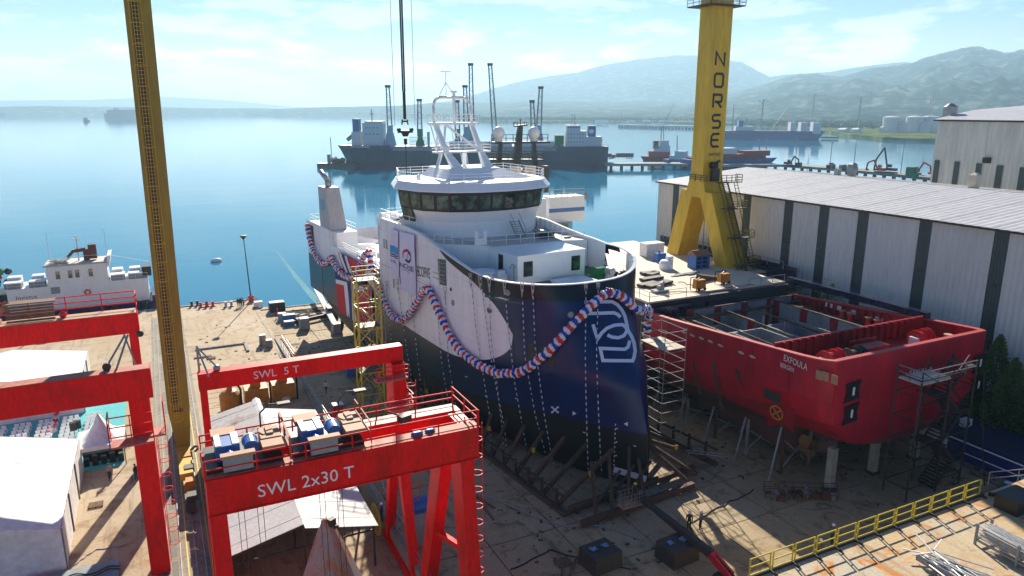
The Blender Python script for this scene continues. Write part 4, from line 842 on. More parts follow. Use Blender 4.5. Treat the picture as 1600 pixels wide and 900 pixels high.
def gl(ya,yb,za): return MB().hexa([(X0+.2,yb-1.35,1.6),(X1-.4,yb-1.35,1.6),(X1-.4,yb+1.35,1.6),(X0+.2,yb+1.35,1.6)],[(X0,ya-1.5 if ya<83 else ya-1.1,za),(X1,ya-1.5 if ya<83 else ya-1.1,za),(X1,ya+1.1 if ya<83 else ya+1.5,za),(X0,ya+1.1 if ya<83 else ya+1.5,za)])
prt(g,'leg',gl(81.3,71.5,24.6),'yellow'); prt(g,'leg',gl(84.8,91.5,24.6),'yellow'); prt(g,'bogie_beam',MB().box(X0+.5,X1-.8,68,95,.8,1.6),'yellow')
b=MB(); b.box(X0-1.3,X1+1.2,80.7,85.6,49.6,49.75); prt(g,'platform',b,'dark'); b=MB(); b.rail([(X0-1.3,80.7,49.75),(X1+1.2,80.7,49.75),(X1+1.2,85.6,49.75)],1.2,1.2,.05,3); b.rail([(X0-1.3,85.6,49.75),(X0-1.3,80.7,49.75)],1.2,1.2,.05,3); prt(g,'handrail',b,'galv')
# girder far above the frame
prt(g,'main_girder',MB().box(-4,76,78,84,62,67),'yellow')
# stair and landings on the front leg
b=MB(); pz=[(81.0-1.55-(24.6-z)*.427,z) for z in(26.0,22.5,18.6,15.0,11,7,3)]
for k,(y,z) in enumerate(pz): b.box(X0+.7,X1+1.0,y-1.3,y-.05,z,z+.1)
prt(g,'landing',b,'dark')
b=MB()
for k,(y,z) in enumerate(pz): b.rail([(X0+.7,y-1.3,z),(X1+1.0,y-1.3,z),(X1+1.0,y,z)],1.1,.9,.05,3)
for (y,z),(y2,z2) in zip(pz,pz[1:]):
    for x in(X0+1.0,X0+1.7,X0+2.6): b.beam((x,y-.5,z),(x,y2-.7,z2),.08,.25)
    for k in range(12): u=k/12; b.box(X0+1.7,X0+2.6,y-.5+(y2-y)*u-.15,y-.5+(y2-y)*u+.15,z+(z2-z)*u,z+(z2-z)*u+.05)
    b.ladder((X1+.2,y-.9,z),(X1+.2,y2-.9,z2),.6,.4,.05)
prt(g,'stairway',b,mat('dark_yellow_steel',(.16,.12,.02),.7,noise=.3,nscale=2))
b=MB(); b.tube((X0+1.4,80.8,28.3),(X0+1.4,81.7,28.3),.5,10); b.box(X0+.9,X0+2.0,80.6,81.3,26.1,27.9); b.path([(X0+1.2,80.9,27.8),(X0+1.5,80.7,28.8),(X0+2.1,80.9,28.9)],.2,6); prt(g,'winch',b,'black')
b=MB(); b.rail([(X0-.1,80.8,26.0),(X0-.1,84.5,26.0)],.9,1.2,.05,3); prt(g,'knee_rail',b,'rust')
for y in(85.0,86.2): 
    b=MB(); b.tube((X0+4.6,y,2),(X0+4.6,y,26),.09,5); prt(g,'cable',b,'grey')
b=MB(); b.box(X0+4.2,X0+5.6,83.0,84.2,2,21); 
# lettering NORSE on the face toward the yard entrance
def L2(pts_list,cx,z0,w,h,closed=()):
    b=MB()
    for k,pl in enumerate(pts_list): ribbon(b,[(cx+x*w,z0+y*h) for x,y in pl],.34,lambda x,y:(x,81.77,y),closed=k in closed,sub=9)
    return b
gl_={'N':([[(-.5,0),(-.5,1),(.5,0),(.5,1)]],()),'O':([[(-.5,.15),(-.35,0),(.35,0),(.5,.15),(.5,.85),(.35,1),(-.35,1),(-.5,.85)]],(0,)),'R':([[(-.5,0),(-.5,1),(.38,1),(.5,.88),(.5,.58),(.38,.45),(-.3,.45)],[(-.02,.45),(.5,0)]],()),'S':([[(.5,1),(-.3,1),(-.45,.88),(-.45,.66),(-.3,.54),(.3,.54),(.48,.42),(.48,.14),(.32,0),(-.45,0)]],()),'E':([[(.5,1),(-.25,1),(-.45,.8),(-.45,.2),(-.25,0),(.5,0)],[(-.45,.52),(.42,.52)]],())}
for ch,z in zip('NORSE',(41.9,39.05,36.25,33.5,30.9)):
    pls,cl=gl_[ch]; prt(g,'letter',L2(pls,71.78,z,1.5,1.75,cl),'blackprint')
q=text_mb('SHIPYARD',1.0,lambda x,y:(70.75+x*.48,81.76,29.6+y*.62),1.0); prt(g,'lettering',q,'blackprint')
# hoist ropes and hook beam in mid-air
t=thing('hook_block','black lifting beam and hook hanging on wires from the yellow crane above the ship','hook',(26.4,82,33.2))
b=MB(); b.hexa([(25.5,81.85,33.4),(27.3,81.85,33.4),(27.3,82.15,33.4),(25.5,82.15,33.4)],[(25.6,81.85,33.65),(27.2,81.85,33.65),(27.2,82.15,33.65),(25.6,82.15,33.65)]); b.prism([(26.15,81.85),(26.65,81.85),(26.65,82.15),(26.15,82.15)],33.0,33.4,[(25.95,81.85),(26.85,81.85),(26.85,82.15),(25.95,82.15)]); prt(t,'lifting_beam',b,'black')
for x in(25.65,27.15): b=MB(); b.tube((x,81.8,33.75),(x,82.2,33.75),.2,12); prt(t,'sheave',b,'black')
b=MB(); b.box(26.15,26.65,81.8,82.2,34.6,34.8); b.box(26.27,26.53,81.85,82.15,34.9,38.0); b.path([(26.1,82,34.9),(26.05,82,34.3)],.08,5); b.path([(26.7,82,34.9),(26.75,82,34.3)],.08,5); prt(t,'hoist_block',b,'dark')
b=MB(); b.tube((26.28,82,38),(26.3,82,62),.10,5); b.tube((26.5,82,38),(26.52,82,62),.10,5); prt(t,'hoist_rope',b,'black')
b=MB(); [b.tube((x,82,34.2),(x,82,62),.03,4) for x in(25.2,27.6)]; prt(t,'side_rope',b,'grey'); b=MB(); b.tube((26.4,82,28.5),(26.4,82,32.7),.05,5); b.tube((26.4,82,32.1),(26.4,82,32.8),.2,8); prt(t,'sling',b,'black')
# ================================================================ SCAFFOLDS
def scaffold(name,label,x0,x1,y0,y1,z0,z1,lift,m,r=.05,brace=True,gr=None,decks=(),inner=0):
    t=thing(name,label,'scaffold',((x0+x1)/2,(y0+y1)/2,z0),gr)
    for x in(x0,x1):
        for y in(y0,y1): b=MB(); b.tube((x,y,z0),(x,y,z1),r*1.3,6); prt(t,'post',b,m)
    n=int((z1-z0)/lift); b=MB(); c=MB()
    for k in range(n+1):
        z=z0+.3+k*lift; 
        if z>z1: break
        P=[(x0,y0,z),(x1,y0,z),(x1,y1,z),(x0,y1,z),(x0,y0,z)]; b.path(P,r,4)
        if brace and z+lift<z1:
            for i,(p,q) in enumerate(zip(P,P[1:])):
                if (k+i)%2: p,q=q,p
                c.tube(p,(q[0],q[1],z+lift),r*.8,4)
    prt(t,'ledger',b,m)
    if brace: prt(t,'brace',c,m)
    for z in decks: b=MB(); b.box(x0,x1,y0,y1,z,z+.08); prt(t,'deck',b,mat('pale_deck_board',(.55,.50,.40),.8) if 'pale_deck_board' not in bpy.data.materials else bpy.data.materials['pale_deck_board'])
    return t
t=scaffold('scaffold_tower','tall yellow lattice scaffold tower against the white side of the ship',19.0,21.6,78.2,80.4,1.05,17.6,2.6,M['yellow2'],.075)
b=MB(); b.rail([(19.0,78.2,17.6),(21.6,78.2,17.6),(21.6,80.4,17.6),(19.0,80.4,17.6)],1.1,1.4,.05,2); prt(t,'handrail',b,'yellow2')
b=MB(); 
for k in range(6): b.ladder((19.7+(k%2)*1.0,79.3,1.2+k*2.7),(20.7-(k%2)*1.0,79.3,3.9+k*2.7),.5,.4,.04,side=(0,1,0)); b.box(19.1,21.5,78.3,80.3,3.9+k*2.7,3.96+k*2.7) if k%2 else None
prt(t,'stair_flight',b,'dark')
t=scaffold('scaffold_tower','pale tube scaffold with one timber platform, close beside the ship bow',43.3,45.9,54.6,58.6,1.85,14.9,1.05,M['galv'],.035,brace=False,decks=(12.9,))
t=scaffold('scaffold_tower','grey tube scaffold hugging the stern quarter behind the yellow one',22.2,24.2,86,92,.9,15.0,2.0,M['galv'],.04)
# ================================================================ RED HULL BEING FITTED OUT
ex=thing('ship_hull','unfinished dark red ship hull standing on shores, lettered EXFOULA BERGEN','ship',(60,44,2))
XL,XR=49.5,71.6
def ez(y): return float(lin(y,[40,43,62,72],[15.2,14.9,13.4,12.9]))       # sheer
def ek(y): return float(lin(y,[40.5,43.5,50,62,80],[6.3,6.2,5.0,3.4,3.0]))  # bottom
def exsec(y,inset=0):
    k=ek(y); t=ez(y); e=float(lin(y,[40.5,41.5,43.5,46],[.8,.28,.05,0]))
    a=XL+inset+e; c=XR-inset-e; m=(a+c)/2
    return [(a+.1,y,t),(a,y,k+5.2),(a+.7,y,k+3.0),(a+3.4,y,k+.7),(a+6.8,y,k),(m,y,k-.1),(c-7.5,y,k+.1),(c-4.2,y,k+.9),(c-.9,y,k+3.3),(c,y,k+5.6),(c-.1,y,t)]
Y=[40.5,40.9,41.6,42.6,43.8,46,50,54,58,62,66]
b=MB(); b.grid([exsec(y) for y in Y]); s_=exsec(40.5); b.add(s_,[tuple(range(len(s_)))]); 
def _red(N,bb):
    L=N.links; tc=N.nodes.new('ShaderNodeNewGeometry'); sp=N.nodes.new('ShaderNodeSeparateXYZ'); L.new(tc.outputs['Position'],sp.inputs[0])
    no=N.nodes.new('ShaderNodeTexNoise'); no.inputs['Scale'].default_value=.35; no.inputs['Detail'].default_value=9; no.inputs['Roughness'].default_value=.7; L.new(tc.outputs['Position'],no.inputs[0])
    # weathered lower strakes: old antifouling below the chine
    ad=N.nodes.new('ShaderNodeMath'); ad.operation='MULTIPLY_ADD'; ad.inputs[1].default_value=2.6; L.new(no.outputs[0],ad.inputs[0]); L.new(sp.outputs[2],ad.inputs[2])
    yy=N.nodes.new('ShaderNodeMapRange'); yy.inputs[1].default_value=41; yy.inputs[2].default_value=60; yy.inputs[3].default_value=8.0; yy.inputs[4].default_value=8.6; L.new(sp.outputs[1],yy.inputs[0])
    su=N.nodes.new('ShaderNodeMath'); su.operation='SUBTRACT'; L.new(ad.outputs[0],su.inputs[0]); L.new(yy.outputs[0],su.inputs[1])
    r=N.nodes.new('ShaderNodeMapRange'); r.inputs[1].default_value=-.5; r.inputs[2].default_value=.5; L.new(su.outputs[0],r.inputs[0])
    m=N.nodes.new('ShaderNodeMixRGB'); m.inputs[1].default_value=(.13,.06,.055,1); L.new(r.outputs[0],m.inputs[0])
    mp=N.nodes.new('ShaderNodeMapping'); mp.inputs['Scale'].default_value=(1,1,.25); L.new(tc.outputs['Position'],mp.inputs[0]); n2=N.nodes.new('ShaderNodeTexNoise'); n2.inputs['Scale'].default_value=.9; n2.inputs['Detail'].default_value=8; L.new(mp.outputs[0],n2.inputs[0])
    cr=N.nodes.new('ShaderNodeValToRGB'); e=cr.color_ramp.elements; e[0].position=.35; e[0].color=(.54,.006,.032,1); e[1].position=.72; e[1].color=(.30,.006,.022,1); L.new(n2.outputs[0],cr.inputs[0]); L.new(cr.outputs[0],m.inputs[2]); L.new(m.outputs[0],bb.inputs['Base Color']); bb.inputs['Roughness'].default_value=.4
M['exred']=nodemat('red_hull_with_old_antifouling',_red)
prt(ex,'hull_shell',b,'exred')
b=MB(); ins=[[(XL+.55,y,ez(y)),(XL+.55,y,7.5)] for y in(44,50,56,62,66)]; b.grid(ins); b.grid([[(XR-.55,y,ez(y)),(XR-.55,y,7.5)] for y in(44,50,56,62,66)]); b.add([(XL+1.6,41.05,15.05),(XR-1.6,41.05,15.05),(XR-1.6,41.05,12),(XL+1.6,41.05,12)],[(0,1,2,3)]); prt(ex,'inner_shell',b,'redhull')
b=MB(); 
def rl(inset,dz=0): return [(exsec(y,inset)[0][0],max(y,40.5+inset),ez(y)+dz) for y in reversed(Y)]+[(exsec(y,inset)[-1][0],max(y,40.5+inset),ez(y)+dz) for y in Y]
O,I=rl(-.05),rl(.5); O2,I2=rl(-.05,.12),rl(.5,.12); b.grid([O,O2,I2,I]); prt(ex,'bulwark_rail',b,mat('pale_red_rail',(.42,.06,.06),.5))
prt(ex,'mooring_deck',MB().box(XL+.6,XR-.6,41,47.3,13.0,13.2),'redhull'); prt(ex,'hold_floor',MB().box(XL+.6,XR-.6,47.4,66,8.9,9.2),mat('hold_floor_steel',(.16,.16,.155),.7,col2=(.22,.16,.12),nscale=.5))
b=MB(); b.box(XL+.6,XR-.6,47.1,47.35,6.7,15.0); prt(ex,'transverse_bulkhead',b,'redhull')
b=MB(); [b.box(x-.06,x+.06,46.75,47.09,13.2,15.0) for x in [51+i*1.0 for i in range(19)]]; prt(ex,'stiffeners',b,'redhull',kind='stuff')
b=MB(); [b.box(XR-.95,XR-.56,y-.06,y+.06,11,ez(y)-.1) for y in [48+i*1.0 for i in range(18)]]; [b.box(XL+.56,XL+.95,y-.06,y+.06,11,ez(y)-.1) for y in [48+i*1.0 for i in range(18)]]; prt(ex,'stiffeners',b,'redhull',kind='stuff')
M['panelgrey']=mat('primed_grey_panel',(.30,.36,.38),.7,noise=.4,nscale=.6)
def panelwall(x0,x1,y0,y1,z0,z1,n):
    for i in range(n):
        a=i/n; c=(i+.94)/n; b=MB(); b.beam((x0+(x1-x0)*a,y0+(y1-y0)*a,(z0+z1)/2),(x0+(x1-x0)*c,y0+(y1-y0)*c,(z0+z1)/2),.15,z1-z0); prt(ex,'wall_panel',b,'panelgrey' if i%4 else 'redhull')
    b=MB(); b.beam((x0,y0,z1+.05),(x1,y1,z1+.05),.3,.1); prt(ex,'top_rail',b,'rust')
panelwall(53.5,53.5,50,65,9.2,12.6,14); panelwall(67,67,50,65,9.2,13.2,14); panelwall(54,70.5,64.4,64.4,9.2,13.3,16); panelwall(56,66,49.2,49.2,9.2,12.0,9); panelwall(60.2,60.2,60,64,9.2,12.4,4)
for (x0,x1,y0,y1,z) in((55.5,59.8,51.5,58.5,12.1),(60.2,64.8,52.3,58.2,12.4),(55.2,58.8,60.2,63.4,11.4),(65.2,66.6,51,55,11.2)):
    b=MB(); b.box(x0,x1,y0,y0+.15,9.2,z); b.box(x0,x1,y1-.15,y1,9.2,z); b.box(x0,x0+.15,y0+.15,y1-.15,9.2,z-.01); b.box(x1-.15,x1,y0+.15,y1-.15,9.2,z-.01); [b.box(x0+d,x0+d+.08,y0-.12,y0,9.2,z) for d in [.5+.7*i for i in range(int((x1-x0)/.7))]]; [b.box(x0-.12,x0,y0+d,y0+d+.08,9.2,z) for d in [.5+.7*i for i in range(int((y1-y0)/.7))]]; prt(ex,'tank_box',b,'panelgrey')
b=MB(); [b.beam((XL+.6,y,12.6),(XR-.6,y,12.6),.3,.35) for y in(63.5,)]; b.box(XL+.6,XL+2.0,49,63,12.3,12.4); b.box(XR-2.0,XR-.6,47.4,66,12.3,12.4); prt(ex,'side_stringer',b,'dark')
rnd=random.Random(21)
for k in range(46):
    x=rnd.uniform(51,70); y=rnd.uniform(48,64); b=MB(); l=rnd.uniform(.4,2.2); b.box(x-l/2,x+l/2,y-rnd.uniform(.05,.4),y+.1,9.22,9.3+rnd.uniform(.02,.7),rz=rnd.uniform(0,3)); prt(ex,'loose_part',b,rnd.choice(['rust','grey','dark','galv','wood']))
for k in range(14):
    x=rnd.uniform(52,69); y=rnd.uniform(48.5,63); b=MB(); b.tube((x,y,9.2),(x+rnd.uniform(-.3,.3),y,rnd.uniform(12,13.8)),.06,5); prt(ex,'staging_pole',b,'galv')
for k in range(5): x=52+k*3.8; b=MB(); b.beam((x,47.5,12.2),(x+rnd.uniform(-1,1),64,12.9),.12,.16); prt(ex,'deck_beam',b,'rust')
for x0,y0 in((55,41.8),(60.5,45.6),(63,42.0)): 
    b=MB(); P=[Vector((x0+2.2*u+.3*math.sin(9*u),y0+.7*math.sin(5*u+x0),13.25+.03*u)) for u in[i/14 for i in range(15)]]; b.path(P,.07,5); prt(ex,'hose',b,'tan')
b=MB(); b.box(57.2,60.4,43,44.4,13.2,14.6); b.box(57.0,60.6,44.6,44.7,13.2,14.9); prt(ex,'hatch_trunk',b,'redhull')
# deck machinery on the stern
def winch(x,y,z,m):
    t=prt(ex,'mooring_winch',MB().box(x-1.3,x+1.3,y-.7,y+.7,z,z+.25),'dark'); b=MB(); b.tube((x-.8,y,z+.95),(x+.8,y,z+.95),.62,14); prt(t,'drum',b,m); b=MB(); [b.tube((x+d,y,z+.95),(x+d+.1,y,z+.95),.9,16) for d in(-.95,.85,.2)]; prt(t,'flange',b,m); b=MB(); b.tube((x+1.0,y,z+.95),(x+1.5,y,z+.95),.35,10); b.box(x-1.4,x-1.0,y-.6,y+.3,z+.2,z+1.2); prt(t,'motor',b,'white')
M['brightred']=mat('bright_red_machine',(.50,.012,.02),.35)
winch(53.2,43.4,13.2,M['brightred']); winch(55.6,43.0,13.2,M['dark']); winch(66.3,44.0,13.2,M['brightred'])
def exboll(x,y,z): 
    b=MB()
    for d in(-.55,.55): b.lathe((x,y+d,z),[(.34,0),(.30,.2),(.30,.85)],10)
    t=prt(ex,'bollard',b,'brightred'); b=MB(); [b.lathe((x,y+d,z+.85),[(.42,0),(.42,.1)],10) for d in(-.55,.55)]; prt(t,'cap',b,'tan')
for x,y,z in((XR-1.3,52.5,12.5),(XR-1.3,56.0,12.4),(XR-2.4,42.6,13.4),(XL+1.2,45.2,13.4),(XL+1.3,43.7,13.4)): exboll(x,y,z)
for y in(50,51.8,55.2,57,58.6): b=MB(); b.box(XR-.58,XR-.5,y,y+1.0,13.0,13.5); prt(ex,'freeing_port',b,'canvas')
M['sunlit']=mat('pale_primer',(.62,.52,.40),.7)  # one even pale tan, shared by plates, ports, sacks, vents and cranes
for px,py in((1068,519),(1082,524),(1096,528.5),(1110,533.5),(1126,540),(1158,551),(1176,557.5)):
    p=AX(px,py,XL); b=MB(); n=8; b.add([(XL-.02,p.y+.42*math.cos(math.pi*2*i/n+.3),p.z-.02*math.cos(2*math.pi*i/n)*0+.14*math.sin(2*math.pi*i/n+.3)) for i in range(n)],[tuple(range(n))]); prt(ex,'freeing_port',b,'sunlit')
# lettering on the port quarter and transom
P0=AX(1224,563,XL-.04); q=text_mb('EXFOULA',1.0,lambda x,y:(XL-.04,P0.y-x*.60,P0.z+y*.85-(x*.02)),1.05); prt(ex,'lettering',q,'print')
P1=AX(1219,573,XL-.04); q=text_mb('BERGEN',1.0,lambda x,y:(XL-.04,P1.y-x*.42,P1.z+y*.6),1.05); prt(ex,'lettering',q,'print')
P2=AY(1440,582,40.4); q=text_mb('EXFOULA',1.0,lambda x,y:(P2.x-1.7+x*.72,40.44,P2.z+y*.75),1.05); prt(ex,'lettering',q,'print')
# bow-shaped dark number plates, plimsoll ring, overboard panel
for cx,cy in((1332,611),(1329,646),(1528,566),(1525,600)):
    p=AY(cx,cy,40.45); x,z=p.x,p.z
    Pl=[(x-.95,z+.75),(x+.9,z+.95),(x+.65,z+.1),(x+.9,z-.75),(x-1.0,z-.95),(x-.7,z-.1)]; b=MB(); yy=40.44 if XL+1.6<x<XR-1.6 else 40.3
    b.add([(a,yy,c) for a,c in Pl]+[(a,yy-.1,c) for a,c in Pl],[tuple(range(6,12))]+[(i,(i+1)%6,6+(i+1)%6,6+i) for i in range(6)]); f=prt(ex,'fender_plate',b,'black')
    b=MB(); b.box(x-.12,x+.12,yy-.14,yy-.11,z-.35,z+.4); prt(f,'mark',b,'print')
p=AX(1213,645,XL-.03); M['ringy']=mat('yellow_ring_print',(.62,.30,.05),.6)
b=MB(); ribbon(b,[(.75*math.cos(a),.62*math.sin(a)) for a in[2*math.pi*i/20 for i in range(20)]],.12,lambda x,y:(XL-.03,p.y-x,p.z+y),closed=True,sub=9); ribbon(b,[(-.5,-.42),(.5,.42)],.12,lambda x,y:(XL-.03,p.y-x,p.z+y),sub=9); ribbon(b,[(-.5,.42),(.5,-.42)],.12,lambda x,y:(XL-.03,p.y-x,p.z+y),sub=9); prt(ex,'thruster_mark',b,'ringy')
p=AX(1206,619,XL-.03); b=MB(); b.box(XL-.05,XL-.02,p.y-1.0,p.y+1.0,p.z-.45,p.z+.5); prt(ex,'grating',b,'dark')
p=AX(1259,601,XL); 
for px,py in((1290,588),(1304,593),(1280,586)): p=AX(px,py,XL); b=MB(); b.box(XL-.06,XL-.02,p.y-.35,p.y+.3,p.z-.4,p.z+.4); prt(ex,'fairlead',b,'tan')
# forward part, dark primer, working deck at 14.5
fwd=prt(ex,'forward_hull',MB().hexa([(XL,66,3.4),(XR,66,3.4),(XR,100,3.2),(XL,100,3.2)],[(XL,66,14.3),(XR,66,14.3),(XR,100,14.3),(XL,100,14.3)]),mat('dark_blue_primer',(.018,.032,.05),.55,noise=.4,nscale=.5))
def plank_deck(x0,x1,y0,y1,z):
    b=MB(); b.box(x0,x1,y0,y1,z-.2,z); prt(ex,'deck_plate',b,'sunlit')
plank_deck(XL,XL+9,65.8,100,14.52); plank_deck(XL+9.05,XL+13.5,67,100,14.54); plank_deck(XL+13.55,XR,66.6,100,14.53); plank_deck(XR+.02,XR+3.2,73,96,14.3)
b=MB(); b.box(XR+3.2,XR+3.4,68,97,13.2,15.7); b.hexa([(XR,66,12.5),(XR+3.4,68,12.5),(XR+3.4,96,12.5),(XR,96,12.5)],[(XR,66,14.05),(XR+3.4,68,14.05),(XR+3.4,96,14.05),(XR,96,14.05)]); b.box(XR-.5,XR+.3,47,66,14.6,15.3); prt(ex,'dark_bulwark',b,'navy')
b=MB()
for x0,x1,z0 in((XL,XL+6,12.3),(XL+8.5,XL+13.3,12.0),(XL+13.7,XR,11.5)): b.box(x0,x1,65.2,65.9,z0,z0+1.6)
b.tube((XL+18.2,64.2,12.6),(XL+18.2,65.9,12.6),.35,10); prt(ex,'deck_transverse',b,'navy')
b=MB(); b.rail([(XL+.3,66,14.5),(XL+.3,72,14.5)],1.1,2,.04,2); b.rail([(XL+.3,66,14.5),(XL+5.6,66,14.5)],1.1,2.4,.04,2); b.rail([(XR+3,70,15.2),(XR+3,96,15.2)],1.0,3,.05,1); b.rail([(XR-6,66.8,14.5),(XR,66.8,14.5)],.9,2,.04,1); prt(ex,'handrail',b,'galv')
# things lying on that deck
D=14.56
def deckitem(name,label,cat,px,py,bld,m,grp=None):
    p=G(px,py,D); b=MB(); bld(b,p.x,p.y); return single(name,b,M[m] if isinstance(m,str) else m,label,cat,grp,loc=(p.x,p.y,D))
def gen(px,py,label):
    p=G(px,py,D); t=thing('welding_set',label,'generator',(p.x,p.y,D),'orange welding sets on the working deck'); x,y=p.x,p.y
    prt(t,'casing',MB().box(x-.75,x+.55,y-.5,y+.5,D+.25,D+1.35,tap=.05),'orange'); b=MB(); b.path([(x-.95,y-.6,D),(x-.95,y-.6,D+1.5),(x-.6,y-.6,D+1.75),(x-.4,y-.6,D+1.6)],.07,6); b.path([(x-.95,y+.6,D),(x-.95,y+.6,D+1.5),(x+.7,y+.6,D+1.5),(x+.7,y+.6,D)],.06,6); prt(t,'frame',b,'black'); b=MB(); [b.tube((x+d,y-.55,D+.2),(x+d,y-.45,D+.2),.2,10) for d in(-.5,.4)]; prt(t,'wheel',b,'tyre')
gen(1093,453,'orange welding set on the sunlit deck, left of the pair'); gen(1131,443,'orange welding set on the sunlit deck, right of the pair')
p=G(1090,418,D); x,y=p.x,p.y; t=thing('site_hut','small blue site hut with a brown roof on the working deck','hut',(x,y,D)); prt(t,'walls',MB().box(x-1.1,x+1.3,y-.9,y+.9,D,D+1.9),'blue'); b=MB(); b.hexa([(x-1.3,y-1.1,D+1.9),(x+1.5,y-1.1,D+1.9),(x+1.5,y+1.1,D+1.9),(x-1.3,y+1.1,D+1.9)],[(x-1.3,y-.1,D+2.5),(x+1.5,y-.1,D+2.5),(x+1.5,y+.1,D+2.5),(x-1.3,y+.1,D+2.5)]); prt(t,'roof',b,mat('brown_roof',(.30,.14,.08),.8)); 
for k in range(3):
    for j in range(2): b=MB(); b.box(x-.95+j*1.0,x-.25+j*1.0,y-.95,y-.9,D+.2+k*.55,D+.55+k*.55); prt(t,'window',b,'black')
deckitem('shipping_crate','beige equipment crate at the back left of the working deck','crate',1018,399,lambda b,x,y:(b.box(x-1.6,x+1.6,y-.9,y+.9,D,D+1.9),b.box(x-1.65,x+1.65,y-.95,y+.95,D+1.9,D+1.98)),'canvas')
deckitem('compressor','blue compressor beside the beige crate on the working deck','compressor',1031,408,lambda b,x,y:(b.box(x-.8,x+.8,y-.6,y+.6,D,D+1.2,tap=.1),b.tube((x-.2,y,D+1.2),(x-.2,y,D+1.6),.15,8)),'blue')
deckitem('drum_unit','round grey machine on the working deck behind the plates','machine',1040,420,lambda b,x,y:(b.lathe((x,y,D),[(.9,0),(.95,.8),(.7,1.2),(.2,1.3)],14),b.box(x+.3,x+1.1,y-.2,y+.5,D,D+1.7)),'white')
for i,(px,py,l) in enumerate(((1015,428,2.6),(1018,437,3.4),(1012,446,3.0),(1030,446,4.6),(1020,430,2.0))):
    deckitem('steel_plate',['short dark steel plate nearest the far crate','long dark steel plate second from the back','dark steel plate close to the ship rim','thickest dark steel plate lying nearest the camera on the deck','narrow steel plate overlapping the back stack'][i],'plate',px,py,lambda b,x,y:b.box(x-l/2,x+l/2,y-.5,y+.5,D+.02,D+.35,rz=.1*i),'dark','steel plates on the working deck')
def pile(b,x,y):
    for k in range(16): a=.25+random.uniform(-.25,.25); b.box(x-1.8+k*.25-.6,x-1.8+k*.25+.6,y-.06+random.uniform(-.5,.5),y+.06+random.uniform(-.3,.3),D+.02,D+.08+.01*k,rz=a)
deckitem('offcut_pile','heap of thin steel offcuts across the middle of the working deck','offcuts',1070,429,pile,'galv')
deckitem('bent_plate','dark bent steel plates lying behind the orange sets','plate',1108,436,lambda b,x,y:(b.hexa([(x-1.8,y-.7,D),(x+1.0,y-.9,D),(x+1.0,y+.3,D),(x-1.8,y+.5,D)],[(x-1.8,y-.6,D+.8),(x+.8,y-.8,D+.3),(x+.8,y+.2,D+.35),(x-1.8,y+.4,D+.9)]),b.box(x+1,x+2.6,y-.5,y+.2,D,D+.3)),'dark')
deckitem('machine_base','grey motor on a flat base near the deck corner','motor',1031,456,lambda b,x,y:(b.box(x-1.0,x+1.0,y-.5,y+.5,D+.02,D+.3),b.box(x-.3,x+.4,y-.3,y+.3,D+.3,D+.8),b.tube((x,y-.3,D+1.0),(x+.5,y+.1,D+1.1),.22,10)),'grey')
# cables on the deck
for i,(a,c) in enumerate((((1040,455),(1110,458)),((1060,440),(1088,448)),((1130,450),(1180,445)),((1000,450),(1060,446)))):
    p,q_=G(*a,D),G(*c,D); P=[p.lerp(q_,k/8)+Vector((random.uniform(-.3,.3),random.uniform(-.4,.4),.03)) for k in range(9)]; b=MB(); b.path(P,.04,4)
    single('cable',b,M['black'],'black welding cable on the working deck, '+['along the near deck edge','behind the left orange set','running right from the right orange set','near the ship rim'][i],'cable','welding cables on the working deck',loc=tuple(P[0]))
# scrape marks left on the red side, weld seams
for px0,px1,y0,y1 in((1083,1094,566,618),(1114,1128,566,640),(1150,1157,575,600)):
    b=MB(); n=7; Lq=[]
    for k in range(n+1): x=px0+(px1-px0)*k/n; y=y0+(y1-y0)*k/n; p=AX(x-2,y,XL-.015); q_=AX(x+2.5,y,XL-.015); Lq.append([(XL-.02,p.y+random.uniform(-.1,.1),p.z),(XL-.02,q_.y+random.uniform(-.1,.1),q_.z)])
    b.grid(Lq); prt(ex,'scrape_mark',b,'rust')
for y in(44.6,49,53.4,57.8,62.2): b=MB(); b.box(XL-.03,XL+.01,y-.03,y+.03,ek(y)+4.8,ez(y)-.05); prt(ex,'weld_seam',b,'exred')
for z in(9.4,12.2): b=MB(); b.box(XL+1.2,XR-1.2,40.47,40.51,z-.025,z+.025); prt(ex,'weld_seam',b,'exred')
